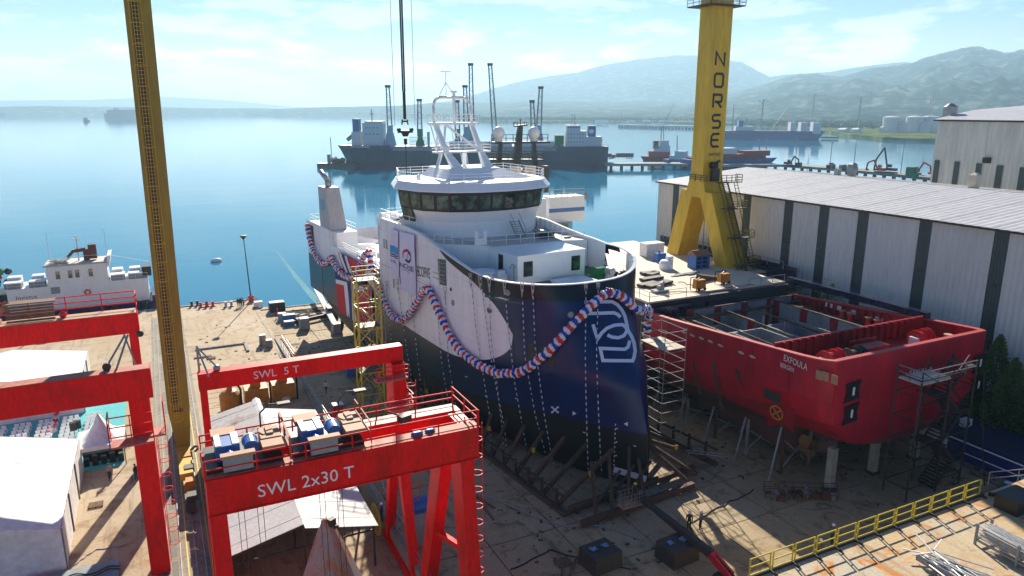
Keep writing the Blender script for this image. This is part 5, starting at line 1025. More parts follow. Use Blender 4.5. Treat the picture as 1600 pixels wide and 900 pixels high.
# shores, cradle and props beneath
for x,y,z in((52.8,41.8,6.2),(59.2,42.3,6.1),(65.5,42.5,6.1)):
    t=thing('prop_column',{52.8:'pale concrete prop column under the left corner of the red transom',59.2:'pale prop column in the shade under the middle of the red transom',65.5:'pale prop column under the right part of the red transom, behind the stair tower'}[x],'column',(x,y,2),'prop columns under the red hull')
    prt(t,'shaft',MB().box(x-.32,x+.32,y-.32,y+.32,2.2,z),mat('prop_concrete',(.42,.44,.36),.8,noise=.4,nscale=1.5)); prt(t,'foot',MB().box(x-.5,x+.5,y-.5,y+.5,2,2.25),'dark')
def strut_thing(name,label,cat,segs,m,w=.18,grp=None):
    b=MB(); [b.beam(a,c,w,w) for a,c in segs]; z=min(min(a[2],c[2]) for a,c in segs); a=segs[0][0]
    return single(name,b,M[m],label,cat,grp,loc=(a[0],a[1],z))
for i in range(9):
    y=46+i*4.6; zb=slipz(y); k_=ek(min(y,66)) 
    t=thing('shoring_frame','steel shoring frame under the red hull, number '+['one','two','three','four','five','six','seven','eight','nine'][i]+' from the propeller','shoring',(XL+3,y,zb),'shoring frames under the red hull')
    for x in(XL+1.6,XL+5.2,XR-5.2,XR-1.6): b=MB(); b.beam((x,y,zb),(x,y,k_+(.9 if x in(XL+1.6,XR-1.6) else .02)),.22,.22); prt(t,'post',b,'rust' if (i+int(x))%2 else 'grey')
    b=MB(); b.beam((XL+1.6,y+.1,zb+.4),(XL+5.2,y+.1,k_-.3),.12,.12); b.beam((XL+5.2,y-.1,zb+.4),(XL+1.6,y-.1,k_-.2),.12,.12); b.beam((XL-.5,y-.6,zb),(XL+1.2,y,k_+1.2),.16,.16); prt(t,'brace',b,'grey')
    if i>1: b=MB(); b.box(59,61,y-.5,y+.5,zb,k_); prt(t,'keel_block',b,'wood')
# propeller and skeg
t=thing('propeller','bronze four-bladed ship propeller on its hub below the red stern','propeller',(54.0,46.5,2.0))
hub=Vector((53.6,45.6,4.1)); b=MB(); b.lathe(hub,[(.05,-.9),(.3,-.7),(.42,0),(.42,.9)],14,axis=(0,-1,0)); prt(t,'hub',b,'bronze',smooth=False)
for k in range(4):
    a=math.pi/2*k+.25; b=MB(); P=[]
    for i in range(7):
        r=.35+i*.26; wd=[.25,.42,.62,.72,.68,.5,.12][i]; row=[]
        for j in range(5):
            u=(j/4-.5)*2; th=a+u*wd/max(r,.5)*.55; row.append(hub+Vector((math.cos(th)*r,-.15+u*wd*.45,math.sin(th)*r)))
        P.append(row)
    b.grid(P); b.grid([[p+Vector((0,.07,0)) for p in r] for r in P[::1]]); prt(t,'blade',b,'bronze',smooth=True)
prt(ex,'skeg',MB().hexa([(53.2,46.4,3.4),(54.0,46.4,3.4),(54.2,60,3.4),(53.0,60,3.4)],[(52.9,46.4,6.2),(54.3,46.4,6.2),(54.6,60,4.5),(52.6,60,4.5)]),'exred')
b=MB(); b.tube((55.6,46.5,3.9),(57.6,45.6,4.0),.75,12); b.box(55.9,57.0,45.8,47.2,4.4,6.2); prt(ex,'rudder_stock',b,mat('pink_primer',(.24,.13,.13),.7))
b=MB(); b.tube((66.0,46.5,4.0),(66,47.6,4.0),1.9,16); prt(ex,'thruster_ring',b,'dark')
# stair tower at the transom
t=thing('stair_tower','dark steel scaffold stair tower in front of the red transom','scaffold',(61.5,38.8,2)); x0,x1,y0,y1=57.2,64.6,37.3,39.6
for x in(x0,61.2,x1):
    for y in(y0,y1): b=MB(); b.tube((x,y,2),(x,y,14.2 if x==x1 or y==y1 else 13.2),.09,6); prt(t,'post',b,'dark')
b=MB()
for z in(3.2,5.2,7.4,9.6,11.8,13.4): b.path([(x0,y0,z),(x1,y0,z),(x1,y1,z),(x0,y1,z),(x0,y0,z)],.06,5)
for k in range(5): z=3.2+k*2.2; b.tube((x1,y0,z),(61.2,y0,z+2.2),.05,4); b.tube((x0,y0,z+2.2),(61.2,y0,z),.05,4)
prt(t,'ledger',b,'dark')
b=MB()
for k in range(5):
    z=2.2+k*2.3; xa,xb=(61.4,63.6) if k%2==0 else (63.6,61.4)
    for y in(y0+.2,y1-.5): b.beam((xa,y,z),(xb,y,z+2.3),.08,.28)
    for j in range(9): u=j/9; b.box(xa+(xb-xa)*u-.16,xa+(xb-xa)*u+.16,y0+.24,y1-.55,z+2.3*u,z+2.3*u+.05)
    b.box(min(xb,xb+(1 if xb>62.5 else -1.6)),max(xb,xb+(1 if xb>62.5 else -1.6)),y0+.1,y1-.1,z+2.25,z+2.32); b.tube((xa,y0+.2,z+1.1),(xb,y0+.2,z+3.4),.045,4)
prt(t,'stair_flight',b,'dark'); prt(t,'top_deck',MB().box(x0,61.4,y0,y1,13.0,13.1),'sunlit')
b=MB(); b.rail([(x0,y0,13.1),(61.4,y0,13.1),(x1,y0,13.1)],1.1,1.8,.05,2); b.rail([(x0,y1,13.1),(x0,y0,13.1)],1.1,1.2,.05,2); prt(t,'handrail',b,'galv')
# ================================================================ SHIPYARD HALLS
M['clad']=mat('hall_cladding',(.68,.68,.66),.55,noise=.06,nscale=.25,streak=6,grime=(1.03,.93)); M['clad2']=mat('hall_cladding_older',(.64,.64,.62),.6,col2=(.56,.53,.48),nscale=.4,thr=(.5,.8),streak=8,grime=(1.03,.93)); M['darkclad']=mat('dark_translucent_strip',(.055,.085,.09),.45,noise=.25,nscale=.8,streak=3); M['roofm']=mat('roof_sheet',(.50,.50,.52),.5,noise=.12,nscale=.2)
def corr_wall(b,x,y0,y1,z0,z1,pitch=.62,d=.09):
    P=[];n=int(abs(y1-y0)/pitch)
    for i in range(n*4+1):
        y=y0+(y1-y0)*i/(n*4); dx=[0,0,-d,-d][i%4]; P.append([(x+dx,y,z0),(x+dx,y,z1)])
    b.grid(P)
hall=thing('shipyard_hall','long pale corrugated shipyard hall with dark vertical strips and a low grey roof','building',(98,62,2))
ys_=[102.2]+[98.3,81.8,73.9,67.9,62.0,53.8,45.4]; wd=1.55; segs=[]; last=102.3
for y in ys_[1:]: segs.append((last,y)); last=y-wd
segs.append((last,38)); 
for k in range(5): a=segs[-1][1]; segs.append((a-wd,a-wd-8.4))
for i,(a,c) in enumerate(segs):
    b=MB(); corr_wall(b,78,a,c,9.5,24); prt(hall,'wall_panel',b,'clad' if i%3 else 'clad2'); b=MB(); corr_wall(b,77.98,a,c,1.9,9.45); prt(hall,'wall_panel',b,'clad')
    if i: 
        aa=segs[i-1][1]
        for z0,z1 in((1.9,6.6),(6.65,12.3),(12.35,18.1),(18.15,24)): b=MB(); corr_wall(b,78.03,aa,a,z0,z1,.3,.04); prt(hall,'strip_panel',b,'darkclad')
yend=segs[-1][1]; b=MB(); b.box(78.1,117.5,102.2,102.32,1.9,24); b.add([(78,102.33,24),(117.6,102.33,24),(97.8,102.33,25.7)],[(0,1,2)]); prt(hall,'gable_wall',b,'clad'); prt(hall,'wall',MB().box(117.4,117.6,yend,102.2,1.9,24),'clad')
n=20
for side,(xa,za,xb,zb) in enumerate(((77.6,24.02,97.8,25.75),(118,24.02,97.8,25.75))):
    for i in range(n):
        ya=102.6-(102.6-yend)*i/n; yb=102.6-(102.6-yend)*(i+.985)/n; b=MB(); P=[]
        m=12 if side==0 else 1
        for k in range(m+1):
            y=ya+(yb-ya)*k/m; dz=.05*(k%2); P.append([(xa,y,za+dz),(xb,y,zb+dz)])
        b.grid(P); b.add([(xa,ya,za-.15),(xa,yb,za-.15),(xb,yb,zb-.15),(xb,ya,zb-.15)],[(0,1,2,3)]); prt(hall,'roof_sheet',b,'roofm')
b=MB(); b.box(77.5,77.75,yend,102.6,23.8,24.0); prt(hall,'gutter',b,'dark')
for i,(px,py,l) in enumerate(((1330,279,'galvanised roof vent nearer the ridge end of the hall'),(1520,300,'galvanised roof vent with rust streaks further right on the hall roof'))):
    p=G(px,py,24.9); t=thing('roof_vent',l,'vent',tuple(p),'roof vents on the halls'); x,y,z=p; h=1
    m_='sunlit' if i else 'galv'; sq=lambda r:[(x-r,y-r),(x+r,y-r),(x+r,y+r),(x-r,y+r)]
    prt(t,'base',MB().prism(sq(.6),z-.35,z+.15),'dark'); prt(t,'stack',MB().prism(sq(.42),z+.16,z+1.5,sq(.62)),m_); prt(t,'cowl',MB().prism(sq(.66),z+1.52,z+2.3,sq(.5)),m_); prt(t,'cap',MB().prism(sq(.56),z+2.32,z+2.6,sq(.25)),m_)
p=G(1308,277,25); single('roof_vent',MB().box(p.x-.4,p.x+.4,p.y-.4,p.y+.4,p.z-.2,p.z+1.4),M['galv'],'smaller square roof vent at the far edge of the hall roof','vent','roof vents on the halls',loc=tuple(p))
# second, taller hall behind
h2=thing('shipyard_hall','taller pale hall behind with an arched roof and short dark windows','building',(150,50,2)); XH=125.0
p0=AX(1466,187,XH); ztop=p0.z; yl=p0.y
for i in range(7):
    a=yl-i*9; b=MB(); corr_wall(b,XH,a,a-8.96,2,ztop,.8,.06); prt(h2,'wall_panel',b,mat('hall_cladding_warm',(.62,.60,.54),.6,noise=.1,nscale=.2,streak=6) if i==0 else h2mat); h2mat=bpy.data.materials['hall_cladding_warm']
b=MB(); b.box(XH+.1,XH+50,yl-.05,yl,2,ztop); P=[(XH,ztop),(XH+10,ztop+1.6),(XH+25,ztop+2.4),(XH+40,ztop+1.6),(XH+50,ztop)]; b.add([(x,yl,z) for x,z in P],[tuple(range(5))]); prt(h2,'gable_wall',b,h2mat)
b=MB(); b.grid([[(x-.4 if k==0 else x,yl+.5,z+.05) for k,(x,z) in enumerate(P)],[(x-.4 if k==0 else x,yl-63,z+.05) for k,(x,z) in enumerate(P)]]); prt(h2,'roof',b,'roofm',smooth=True); prt(h2,'gutter',MB().box(XH-.5,XH-.2,yl-63,yl+.5,ztop-.25,ztop),'dark')
for px,w_,y1 in((1461,8,250),(1492,8,252),(1526,9,255),(1558,10,258),(1594,11,261)):
    a=AX(px,y1,XH-.1); c=AX(px+w_,y1,XH-.1); b=MB(); b.box(XH-.18,XH-.1,c.y,a.y,16,a.z); prt(h2,'window',b,'darkclad')
a=AX(1543,250,XH-.1); b=MB(); b.box(XH-.5,XH-.1,a.y-.6,a.y+.6,a.z-.5,a.z+.4); prt(h2,'fan_box',b,'black')
p=AX(1484,178,XH+5); x,y,z=p.x,p.y,ztop+.6; t=thing('roof_vent','pale roof vent on the far corner of the taller hall','vent',(x,y,z),'roof vents on the halls'); prt(t,'stack',MB().prism([(x-.8,y-.8),(x+.8,y-.8),(x+.8,y+.8),(x-.8,y+.8)],z-.6,z+1.2),'galv'); prt(t,'cowl',MB().lathe((x,y,z+1.2),[(1.2,0),(1.2,.4),(.4,1)],10),'galv')
# conifers between hall and blue-roofed shed
def conifer(x,y,z,h,r,label):
    t=thing('conifer_tree',label,'tree',(x,y,z),'conifers along the hall wall'); b=MB(); b.tube((x,y,z),(x,y,z+h*.95),.16,6,.03); prt(t,'trunk',b,'wood'); b=MB(); rnd=random.Random(int(x*10+y))
    L=int(2600*h/9)
    for i in range(L):
        u=rnd.random()**.8; zz=z+h*(.06+.94*u); rr=r*(1-u)**.8*(rnd.uniform(.3,1.0)**.5)*(1.0 if rnd.random()<.9 else 1.2); a=rnd.uniform(0,2*math.pi); lob=1+.25*math.sin(a*5+u*20); c=Vector((x+rr*lob*math.cos(a),y+rr*lob*math.sin(a),zz)); s=rnd.uniform(.12,.30)*(1.15-u*.5)
        d=Vector((math.cos(a),math.sin(a),rnd.uniform(-.1,.9))).normalized(); e=d.orthogonal().normalized(); q_=Matrix.Rotation(rnd.uniform(0,6.3),3,d); e=q_@e; f=d.cross(e)
        b.add([c+d*s*1.3,c-d*s*.5+e*s*.55,c-d*s*.5-e*s*.55,c+f*s*.5],[(0,1,3),(0,3,2),(1,2,3)])
    prt(t,'crown',b,leafm,kind=None)
leafm=mat('conifer_leaves',(.06,.14,.035),.7,col2=(.12,.20,.05),nscale=1.5)
random.seed(3)
for i,(x,y,h,r) in enumerate(((75.0,45.0,10.5,3.0),(76.0,42.0,11.8,3.0),(74.9,39.6,10.2,3.1),(76.3,37.2,12.0,3.0),(74.8,34.8,10.4,3.1),(76.4,32.4,11.4,3.0),(75.2,49.0,9.2,2.8),(75.0,30.0,10.5,3.0))):
    conifer(x,y,1.9,h,r,'dark green conifer '+['behind the red stern corner, half hidden by it','tall and pointed just right of the red stern','low and wide in front of its taller neighbours','tallest beside the hall wall at the right margin','low and bushy above the blue roof','tall and partly cut off by the right margin','small and furthest from the camera, behind the red hull','nearest the camera, outside the right margin'][i])
b=MB(); rnd=random.Random(5)
for (cx,cy) in((76.5,72),(76.8,64),(76.5,69.5)):
    for i in range(260): 
        c=Vector((cx+rnd.gauss(0,.5),cy+rnd.gauss(0,1.0),13+rnd.gauss(0,.6))); s=.22; d=Vector((rnd.gauss(0,1),rnd.gauss(0,1),rnd.gauss(0,1))).normalized(); e=d.orthogonal().normalized(); b.add([c+d*s,c+e*s,c-d*s*.6],[(0,1,2)])
t=thing('shrub','pale green poplar tops showing between the dark bulwark and the hall','shrub',(76.5,68,2)); prt(t,'foliage',b,mat('bright_leaves',(.10,.22,.04),.7)); b=MB(); [b.tube((76.5,y,1.9),(76.5,y,13),.12,5) for y in(64,69.5,72)]; prt(t,'stem',b,'wood')
# low shed with blue roof, AC units, gutter
t=thing('blue_roof_shed','low site building with a blue sheet roof beside the conifers','building',(72,38,2)); 
b=MB(); b.hexa([(69.3,22,4.2),(73.6,22,5.1),(73.6,46,5.1),(69.3,46,4.2)],[(69.3,22,4.3),(73.6,22,5.2),(73.6,46,5.2),(69.3,46,4.3)]); prt(t,'roof',b,mat('blue_roof_sheet',(.006,.022,.07),.7,noise=.3,nscale=1))  # roof blue darkened in its colour to stand for shade
prt(t,'wall',MB().box(69.5,73.4,22.2,45.8,1.9,4.15),mat('blue_wall',(.01,.03,.22),.5)); prt(t,'white_wall_panel',MB().box(69.4,69.49,41.8,45.6,2.1,3.9),'whiteship'); b=MB(); b.tube((69.1,22,4.15),(69.1,46,4.15),.08,6); b.tube((69.2,22,3.0),(69.2,46,3.0),.06,6); prt(t,'white_pipe',b,'whiteship')
p=Vector((71.5,41.5,4.75)); prt(t,'ac_unit',MB().box(p.x-.5,p.x+.5,p.y-.35,p.y+.35,p.z,p.z+.8),'white'); b=MB(); b.tube((p.x-.15,p.y-.38,p.z+.4),(p.x-.15,p.y-.355,p.z+.4),.28,12); prt(t,'fan_grille',b,'dark')
b=MB(); P=[Vector((71.8,41.0,13.5)).lerp(Vector((66.3,35.9,2.1)),u)-Vector((0,0,2.5*math.sin(math.pi*u)*(.6))) for u in[i/10 for i in range(11)]]; b.path(P,.06,5); single('hose',b,M['rust'],'brown hose sagging from the red stern corner to the ground','hose',loc=tuple(P[-1]))
# ================================================================ LEFT YARD
# corrugated shed under the red gantry
t=thing('corrugated_shed','open shed with a ridged corrugated roof, white in front and rust streaked behind','building',(7.5,65,0))
M['newroof']=mat('white_roof_sheet',(.66,.66,.63),.45,noise=.08,nscale=.5); M['oldroof']=mat('weathered_roof_sheet',(.58,.56,.53),.6,col2=(.34,.15,.10),nscale=.35,thr=(.56,.68))
def slope(xa,za,xb,zb,ya,yb,m,n,nm='roof_sheet',jit=0):
    for i in range(n):
        y0=ya+(yb-ya)*i/n; y1=ya+(yb-ya)*(i+.99)/n; k=6; P=[]; dx=random.uniform(-jit,jit)
        for j in range(k*2+1):
            y=y0+(y1-y0)*j/(k*2); dz=.028*(j%2)+.02*(i%2); P.append([(xa+dx*(1 if xa<7 else -1),y,za+dz),(xb,y,zb+dz)])
        b=MB(); b.grid(P); prt(t,nm,b,m)
slope(1.7,4.0,7.5,5.3,51.6,62,'newroof',8); slope(13.1,4.0,7.5,5.3,51.0,62,'newroof',8); slope(1.8,4.0,7.5,5.25,62.2,79,'oldroof',12,jit=.15); slope(13.1,4.0,7.5,5.25,62.2,76.5,'oldroof',11,jit=.25)
b=MB(); 
for i in range(9): y=62+i*1.95; b.hexa([(7.1,y,5.16),(7.9,y,5.16),(7.9,y+1.8,5.16),(7.1,y+1.8,5.16)],[(7.45,y,5.38),(7.55,y,5.38),(7.55,y+1.8,5.38),(7.45,y+1.8,5.38)])
prt(t,'ridge_cap',b,'canvas'); b=MB()
for y in(51.8,57,62,68,74):
    for x in(1.9,7.5,12.9): b.box(x-.08,x+.08,y-.08,y+.08,0,3.95 if x!=7.5 else 5.1)
    b.beam((1.9,y,3.85),(7.5,y,5.1),.1,.16); b.beam((12.9,y,3.85),(7.5,y,5.1),.1,.16); b.box(1.9,12.9,y-.05,y+.05,3.2,3.32)
    for x in(3.5,5.5,9.5,11.2): b.box(x-.04,x+.04,y-.04,y+.04,3.3,3.9+.0*(x)+min(x-1.9,12.9-x)*.22)
prt(t,'frame',b,'dark'); b=MB(); b.box(1.95,12.8,60,60.1,0,3.8); b.box(1.9,2.0,52,78,0,3.0); prt(t,'back_wall',b,'dark')
# rusty steel cone standing in the foreground
t=thing('steel_cone','tall pointed steel cone streaked with rust, standing before the open shed','steel cone',(7.85,44,0)); b=MB(); P=[]
for i in range(13):
    u=i/12; r=.28+3.5*u**.9; z=9.7*(1-u)+.05; P.append([(7.85+r*math.cos(a)*(.93+.07*math.cos(2*a)),44+r*math.sin(a),z) for a in[2*math.pi*k/10 for k in range(10)]])
b.grid(P,closed=True); b.ball((7.85,44,9.65),.33,10,6,(1,1,.8)); prt(t,'shell',b,mat('rust_streaked_steel',(.34,.33,.31),.6,col2=(.42,.15,.03),nscale=.9,thr=(.47,.62),streak=3,dist=1),smooth=False)
b=MB()
for k in(1,4,7): a=2*math.pi*k/10; b.tube((7.85+.3*math.cos(a),44+.3*math.sin(a),9.6),(7.85+3.25*math.cos(a),44+3.25*math.sin(a),.3),.035,4)
prt(t,'weld_seam',b,'rust'); b=MB(); b.box(7.9,8.35,43.5,43.9,9.45,9.95,rz=.5); b.box(8.2,8.5,43.6,44.1,9.2,9.4,rz=.2); prt(t,'clamp',b,'dark')
# orange machines behind the shed
for i,(x,y,w_,l) in enumerate(((5.6,90.3,1.3,'leftmost orange pump unit, round topped, behind the shed roof'),(8.7,91.2,1.8,'middle orange machine with a looped black pipe'),(12.0,91.6,1.8,'rightmost orange machine with a looped black pipe, nearest the wall'))):
    t=thing('orange_machine',l,'machine',(x,y,0),'orange machines behind the shed')
    if i==0: b=MB(); b.lathe((x,y,0),[(1.25,0),(1.25,2.2),(.8,2.6),(.3,2.8)],14)
    else: b=MB(); b.box(x-w_*.8,x+w_*.8,y-1.2,y+1.2,.2,2.3,tap=.08)
    prt(t,'body',b,'orange'); b=MB(); b.box(x-.6,x+.6,y-.4,y+.5,2.3,3.0) if i else b.box(x-.3,x+.3,y-.3,y+.3,2.7,3.2); b.tube((x,y,3.0),(x,y,3.5),.2,8); prt(t,'top_unit',b,'orange'); b=MB(); b.path([(x+w_*.9,y-1,0),(x+w_*.9,y-1,3.0),(x+w_*.7,y-.8,3.4),(x+.2,y-.4,3.4)],.13,7); prt(t,'pipe',b,'black')
    b=MB(); b.lathe((x+.2,y-1.5,0),[(.55,0),(.6,.5),(.1,.7)],12); prt(t,'sack',b,'sunlit')
for i,(x,y) in enumerate(((3.2,86.6),(4.4,87.4))):
    b=MB(); b.box(x-.5,x+.5,y-.4,y+.4,0,1.0); b.box(x-.4,x+.4,y-.3,y+.3,1.0,1.12); single('bin',b,M['navy'],['left','right'][i]+' of two dark blue bins at the shed corner','bin','blue bins',loc=(x,y,0))
# marquees
def marquee(label,x0,x1,y0,y1,ze,zr,ridge_x,nb,ridge='y'):
    t=thing('marquee',label,'tent',((x0+x1)/2,(y0+y1)/2,0),'white marquees')
    for i in range(nb):
        a=y0+(y1-y0)*i/nb; c=y0+(y1-y0)*(i+1)/nb-.06; 
        for xa in((x1,) if ridge_x<=x0 else (x1,x0)):
            P=[]; 
            for k in range(7):
                y=a+(c-a)*k/6; sag=-.10*math.sin(math.pi*k/6); P.append([(xa,y,ze),( (xa+ridge_x)/2,y,(ze+zr)/2+sag),(ridge_x,y,zr)])
            b=MB(); b.grid(P); b.grid([[(x,y,z-.03) for x,y,z in r] for r in P]); prt(t,'roof_panel',b,'canvas',smooth=True)
        b=MB(); P=[[(x1+.03+.03*math.sin(k*1.7+i),a+(c-a)*k/10,z) for z in(0,ze)] for k in range(11)]; b.grid(P); prt(t,'side_wall',b,'canvas',smooth=True)
        b=MB(); b.tube((x1+.08,a,0),(x1+.08,a,ze),.06,6); prt(t,'pole',b,'galv')
    P=[(x1,ze)]+[(ridge_x,zr)]+([(x0,ze)] if ridge_x>x0 else []); b=MB(); b.add([(x1,y0-.02,0)]+[(x,y0-.02,z) for x,z in P]+[(x0,y0-.02,0)],[tuple(range(len(P)+2))]); b.add([(x1,y1,0)]+[(x,y1,z) for x,z in P]+[(x0,y1,0)],[tuple(range(len(P)+2))]); prt(t,'end_wall',b,'canvas'); return t
marquee('large white marquee with grey end wall at the lower left corner',-24,-9.6,62.3,80.5,3.6,5.4,-17,3)
marquee('white marquee with a flat looking roof, furthest left behind the red crane',-27,-10.6,97.5,110.5,4.0,5.4,-19,3)
t=thing('pagoda_tent','small white pagoda tent with a peaked top beside the turquoise carpet','tent',(-7.8,82.5,0),'white marquees'); b=MB(); P=[]
for k in range(5):
    u=k/4; z=2.5+2.8*u**2.2; r=1-u; P.append([(-7.85+dx*2.2*r*(1),82.6+dy*2.4*r,z+(.0)) for dx,dy in((-1,-1),(0,-1),(1,-1),(1,0),(1,1),(0,1),(-1,1),(-1,0))])
b.grid(P,closed=True); prt(t,'canopy',b,'canvas',smooth=True); b=MB(); [b.tube((x,y,0),(x,y,2.5),.06,6) for x in(-10,-5.7) for y in(80.3,84.9)]; prt(t,'pole',b,'galv'); b=MB(); b.grid([[(x,y,2.1),(x,y,2.52)] for x,y in((-10.05,80.2),(-5.65,80.2),(-5.65,85),(-10.05,85),(-10.05,80.2))]); prt(t,'valance',b,'canvas')
b=MB()
for k in range(5): b.box(-9.6+k*.8,-9.1+k*.8,81.2,81.7,0,.9+.2*(k%2))
b.box(-9.7,-6,82.3,83.0,0,.95); single('equipment_rack',b,M['black'],'black sound equipment cases under the pagoda tent','equipment',loc=(-8,82,0))
# turquoise stage carpet and seating
b=MB(); b.box(-24,-6.1,85.4,103,0,.025); b.box(-10.4,-6.0,80.2,84.2,0,.02); tag(part('carpet',b,M['teal'],None),'bright turquoise event carpet spread on the yard between the marquees','carpet')
ch=MB(); ch.box(-.22,.22,-.22,.22,.42,.47); ch.box(-.22,.22,.19,.23,.47,.95); [ch.box(sx*.2-.02,sx*.2+.02,sy*.2-.02,sy*.2+.02,0,.42) for sx in(-1,1) for sy in(-1,1)]; chm=ch.mesh('chair',M['whiteship'])
n=0; rowname=['first','second','third','fourth','fifth','sixth','seventh','eighth','ninth']
for blk in range(5):
    for r_ in range(9):
        for c in range(3):
            o=bpy.data.objects.new('chair',chm); COL.objects.link(o); o.location=(-19.5+blk*2.4+c*.58,86.3+r_*1.05,.03); o.rotation_euler.z=math.pi
            tag(o,'white chair, '+rowname[r_]+' row from the front, '+['left','middle','right'][c]+' seat of the '+['leftmost','second','middle','fourth','rightmost'][blk]+' block on turquoise','chair','white chairs on the turquoise carpet'); n+=1
for i,(px,py) in enumerate(((115,668),(122,665))):
    p=G(px,py,2.0); b=MB(); b.box(p.x-.35,p.x+.3,p.y-.25,p.y+.25,1.7,2.6); b.tube((p.x,p.y,.5),(p.x,p.y,1.7),.04,5); [b.tube((p.x,p.y,.6),(p.x+.5*math.cos(a),p.y+.5*math.sin(a),0.03),.03,4) for a in(0,2.1,4.2)]; single('loudspeaker',b,M['black'],['left','right'][i]+' of two black loudspeakers on stands by the pagoda tent','loudspeaker','loudspeakers on stands',loc=(p.x,p.y,0))
for i,(px,py) in enumerate(((88,652),(86,662),(84,670),(76,681),(45,690))):
    p=G(px,py,.4); b=MB(); b.lathe((p.x,p.y,.03),[(.3,0),(.36,.5),(.2,.55)],10); o=single('flower_pot',b,M['white'],['furthest','second','third','fourth','nearest'][i]+' white flower pot of the row beside the chairs','flower pot','flower pots by the chairs',loc=(p.x,p.y,.03)); o['label']=o['label']; b=MB(); [b.ball((p.x+random.uniform(-.25,.25),p.y+random.uniform(-.25,.25),.68+random.uniform(0,.2)),.14,6,4) for _ in range(6)]; prt(o,'flowers',b,'balred',local=False) if False else part('flowers',MB().add([(x-p.x,y-p.y,z-.03) for x,y,z in b.v],b.f),M['balred'],o,local=True)
b=MB(); b.box(-14,-5.8,57,61.4,0,.35); b.box(-13.5,-6.5,57,57.6,.36,.5); single('ground_plate',b,M['panelgrey'],'grey steel plate platform on the ground at the bottom left','plate',loc=(-10,58,0))
b=MB(); P=[Vector((-9.5+k*.35,60.2+.25*math.sin(k*.9),.42+.02*math.sin(k))) for k in range(12)]; b.path(P,.06,5); b.path([p+Vector((0,-.4,0)) for p in P],.06,5); single('hose',b,M['black'],'black hoses lying across the grey plate platform','hose',loc=(-8,60,.36))
# quay edge items
t=thing('lamp_mast','slender floodlight mast with red tripod base at the quay corner','lamp post',(14.4,144.2,0)); b=MB(); b.tube((14.4,144.2,0),(14.0,144.2,12.3),.13,8,.07); prt(t,'pole',b,'dark'); b=MB(); b.lathe((13.98,144.2,12.2),[(.12,0),(.55,.5),(.6,.75),(.3,.8)],10); prt(t,'lamp_head',b,'dark'); b=MB(); b.box(13.95,14.85,143.8,144.6,0,1.2); [b.tube((14.4,144.2,1.5),(14.4+dx,144.2+dy,0),.08,5) for dx,dy in((-1.6,-1.2),(1.6,-1.2),(0,1.3))]; prt(t,'base',b,'brightred')
for i,(px,py,sx,sy,h,m,l) in enumerate(((476,508,.8,.7,1.9,'panelgrey','tall grey cabinet by the slip edge, right of the pumps'),(441,494,.7,.5,1.2,'grey','grey electric box beside the long dark winch on the slip'),(452,497,1.1,.5,1.3,'blue','blue power pack beside the dark winch'),(452,503,.9,.5,.8,'blue','low blue box in front of the blue power pack'),(404,473,.8,.6,.9,'canvas','small white topped box beside the floodlight mast'),(433,480,1.4,.9,1.7,'black','black tarpaulined machine near the slip corner'),(411,533,.5,.45,1.6,'wall','left of two concrete posts on the quay'),(421,536,.5,.45,1.1,'wall','right, shorter of two concrete posts on the quay'))):
    p=G(px,py+6,0); x,y=p.x,p.y; t=thing('equipment_box',l,'box',(x,y,0)); prt(t,'casing',MB().box(x-sx,x+sx,y-sy,y+sy,.1,h,tap=.05),m); prt(t,'lid',MB().box(x-sx*.9,x+sx*.9,y-sy*.9,y+sy*.9,h+.002,h+.1),'white' if m!='black' else 'grey'); b=MB(); b.box(x-sx*.8,x-sx*.6,y-sy,y+sy,0,.1); b.box(x+sx*.6,x+sx*.8,y-sy,y+sy,0,.1); prt(t,'skid',b,'dark',kind='stuff')
p=G(425,487,0); b=MB(); b.tube((19.0,124,.6),(25,126,.6),.35,10); b.tube((19.4,124,.6),(19.9,124.2,.6),.6,12); b.box(25,26.8,125,127,0,2.1); t=thing('hauling_winch','long dark hauling winch lying across the end of the slipway','winch',(22,125,0)); prt(t,'drum',b,'dark')
b=MB(); P=[(14.6+k*.0+.02*k,136-k*2.1,.55+.2*math.sin(k)) for k in range(16)]; 
single('pipe_run',MB().path([(15.9,118-k*2,slipz(118-k*2)+.35) for k in range(9)],.12,6).path([(16.3,116-k*2,slipz(116-k*2)+.3) for k in range(8)],.09,6),M['brightred'],'red pipes running along the slip beside the retaining wall','pipe',loc=(16,110,0))
# pipe bundles and hoses on the slip apron
for i in range(5):
    P=[Vector((20+i*1.6+3*math.cos(a)*(1+.2*i),132-i*.6+1.6*math.sin(a),.08)) for a in[math.pi*2*k/14*.8 for k in range(15)]]; b=MB(); b.path(P,.07,5); single('hose',b,M['black'],['outermost','second','middle','fourth','innermost'][i]+' loop of dark hose on the sunlit slip apron','hose','hoses on the slip apron',loc=tuple(P[0]))
# passerelle and black hose at the ship's stern
t=thing('gangway_beam','pale hinged beam with a black hose reaching from the slip over the water','gangway',(28.5,124,0)); a=G(526,512,.8); c=AY(492,448,141); b=MB(); b.beam(a,c,.9,.35); prt(t,'beam',b,'canvas'); b=MB(); P=[Vector((a.x+.9*math.sin(q_),a.y-.5,2.0+2.2*math.cos(q_))) for q_ in[math.pi*k/9 for k in range(10)]]; b.path(P,.28,9); prt(t,'black_hose',b,'tyre')
b=MB(); b.box(a.x-.8,a.x+.8,a.y-.8,a.y+.8,0,1.6,tap=.2); prt(t,'bracket',b,'grey')
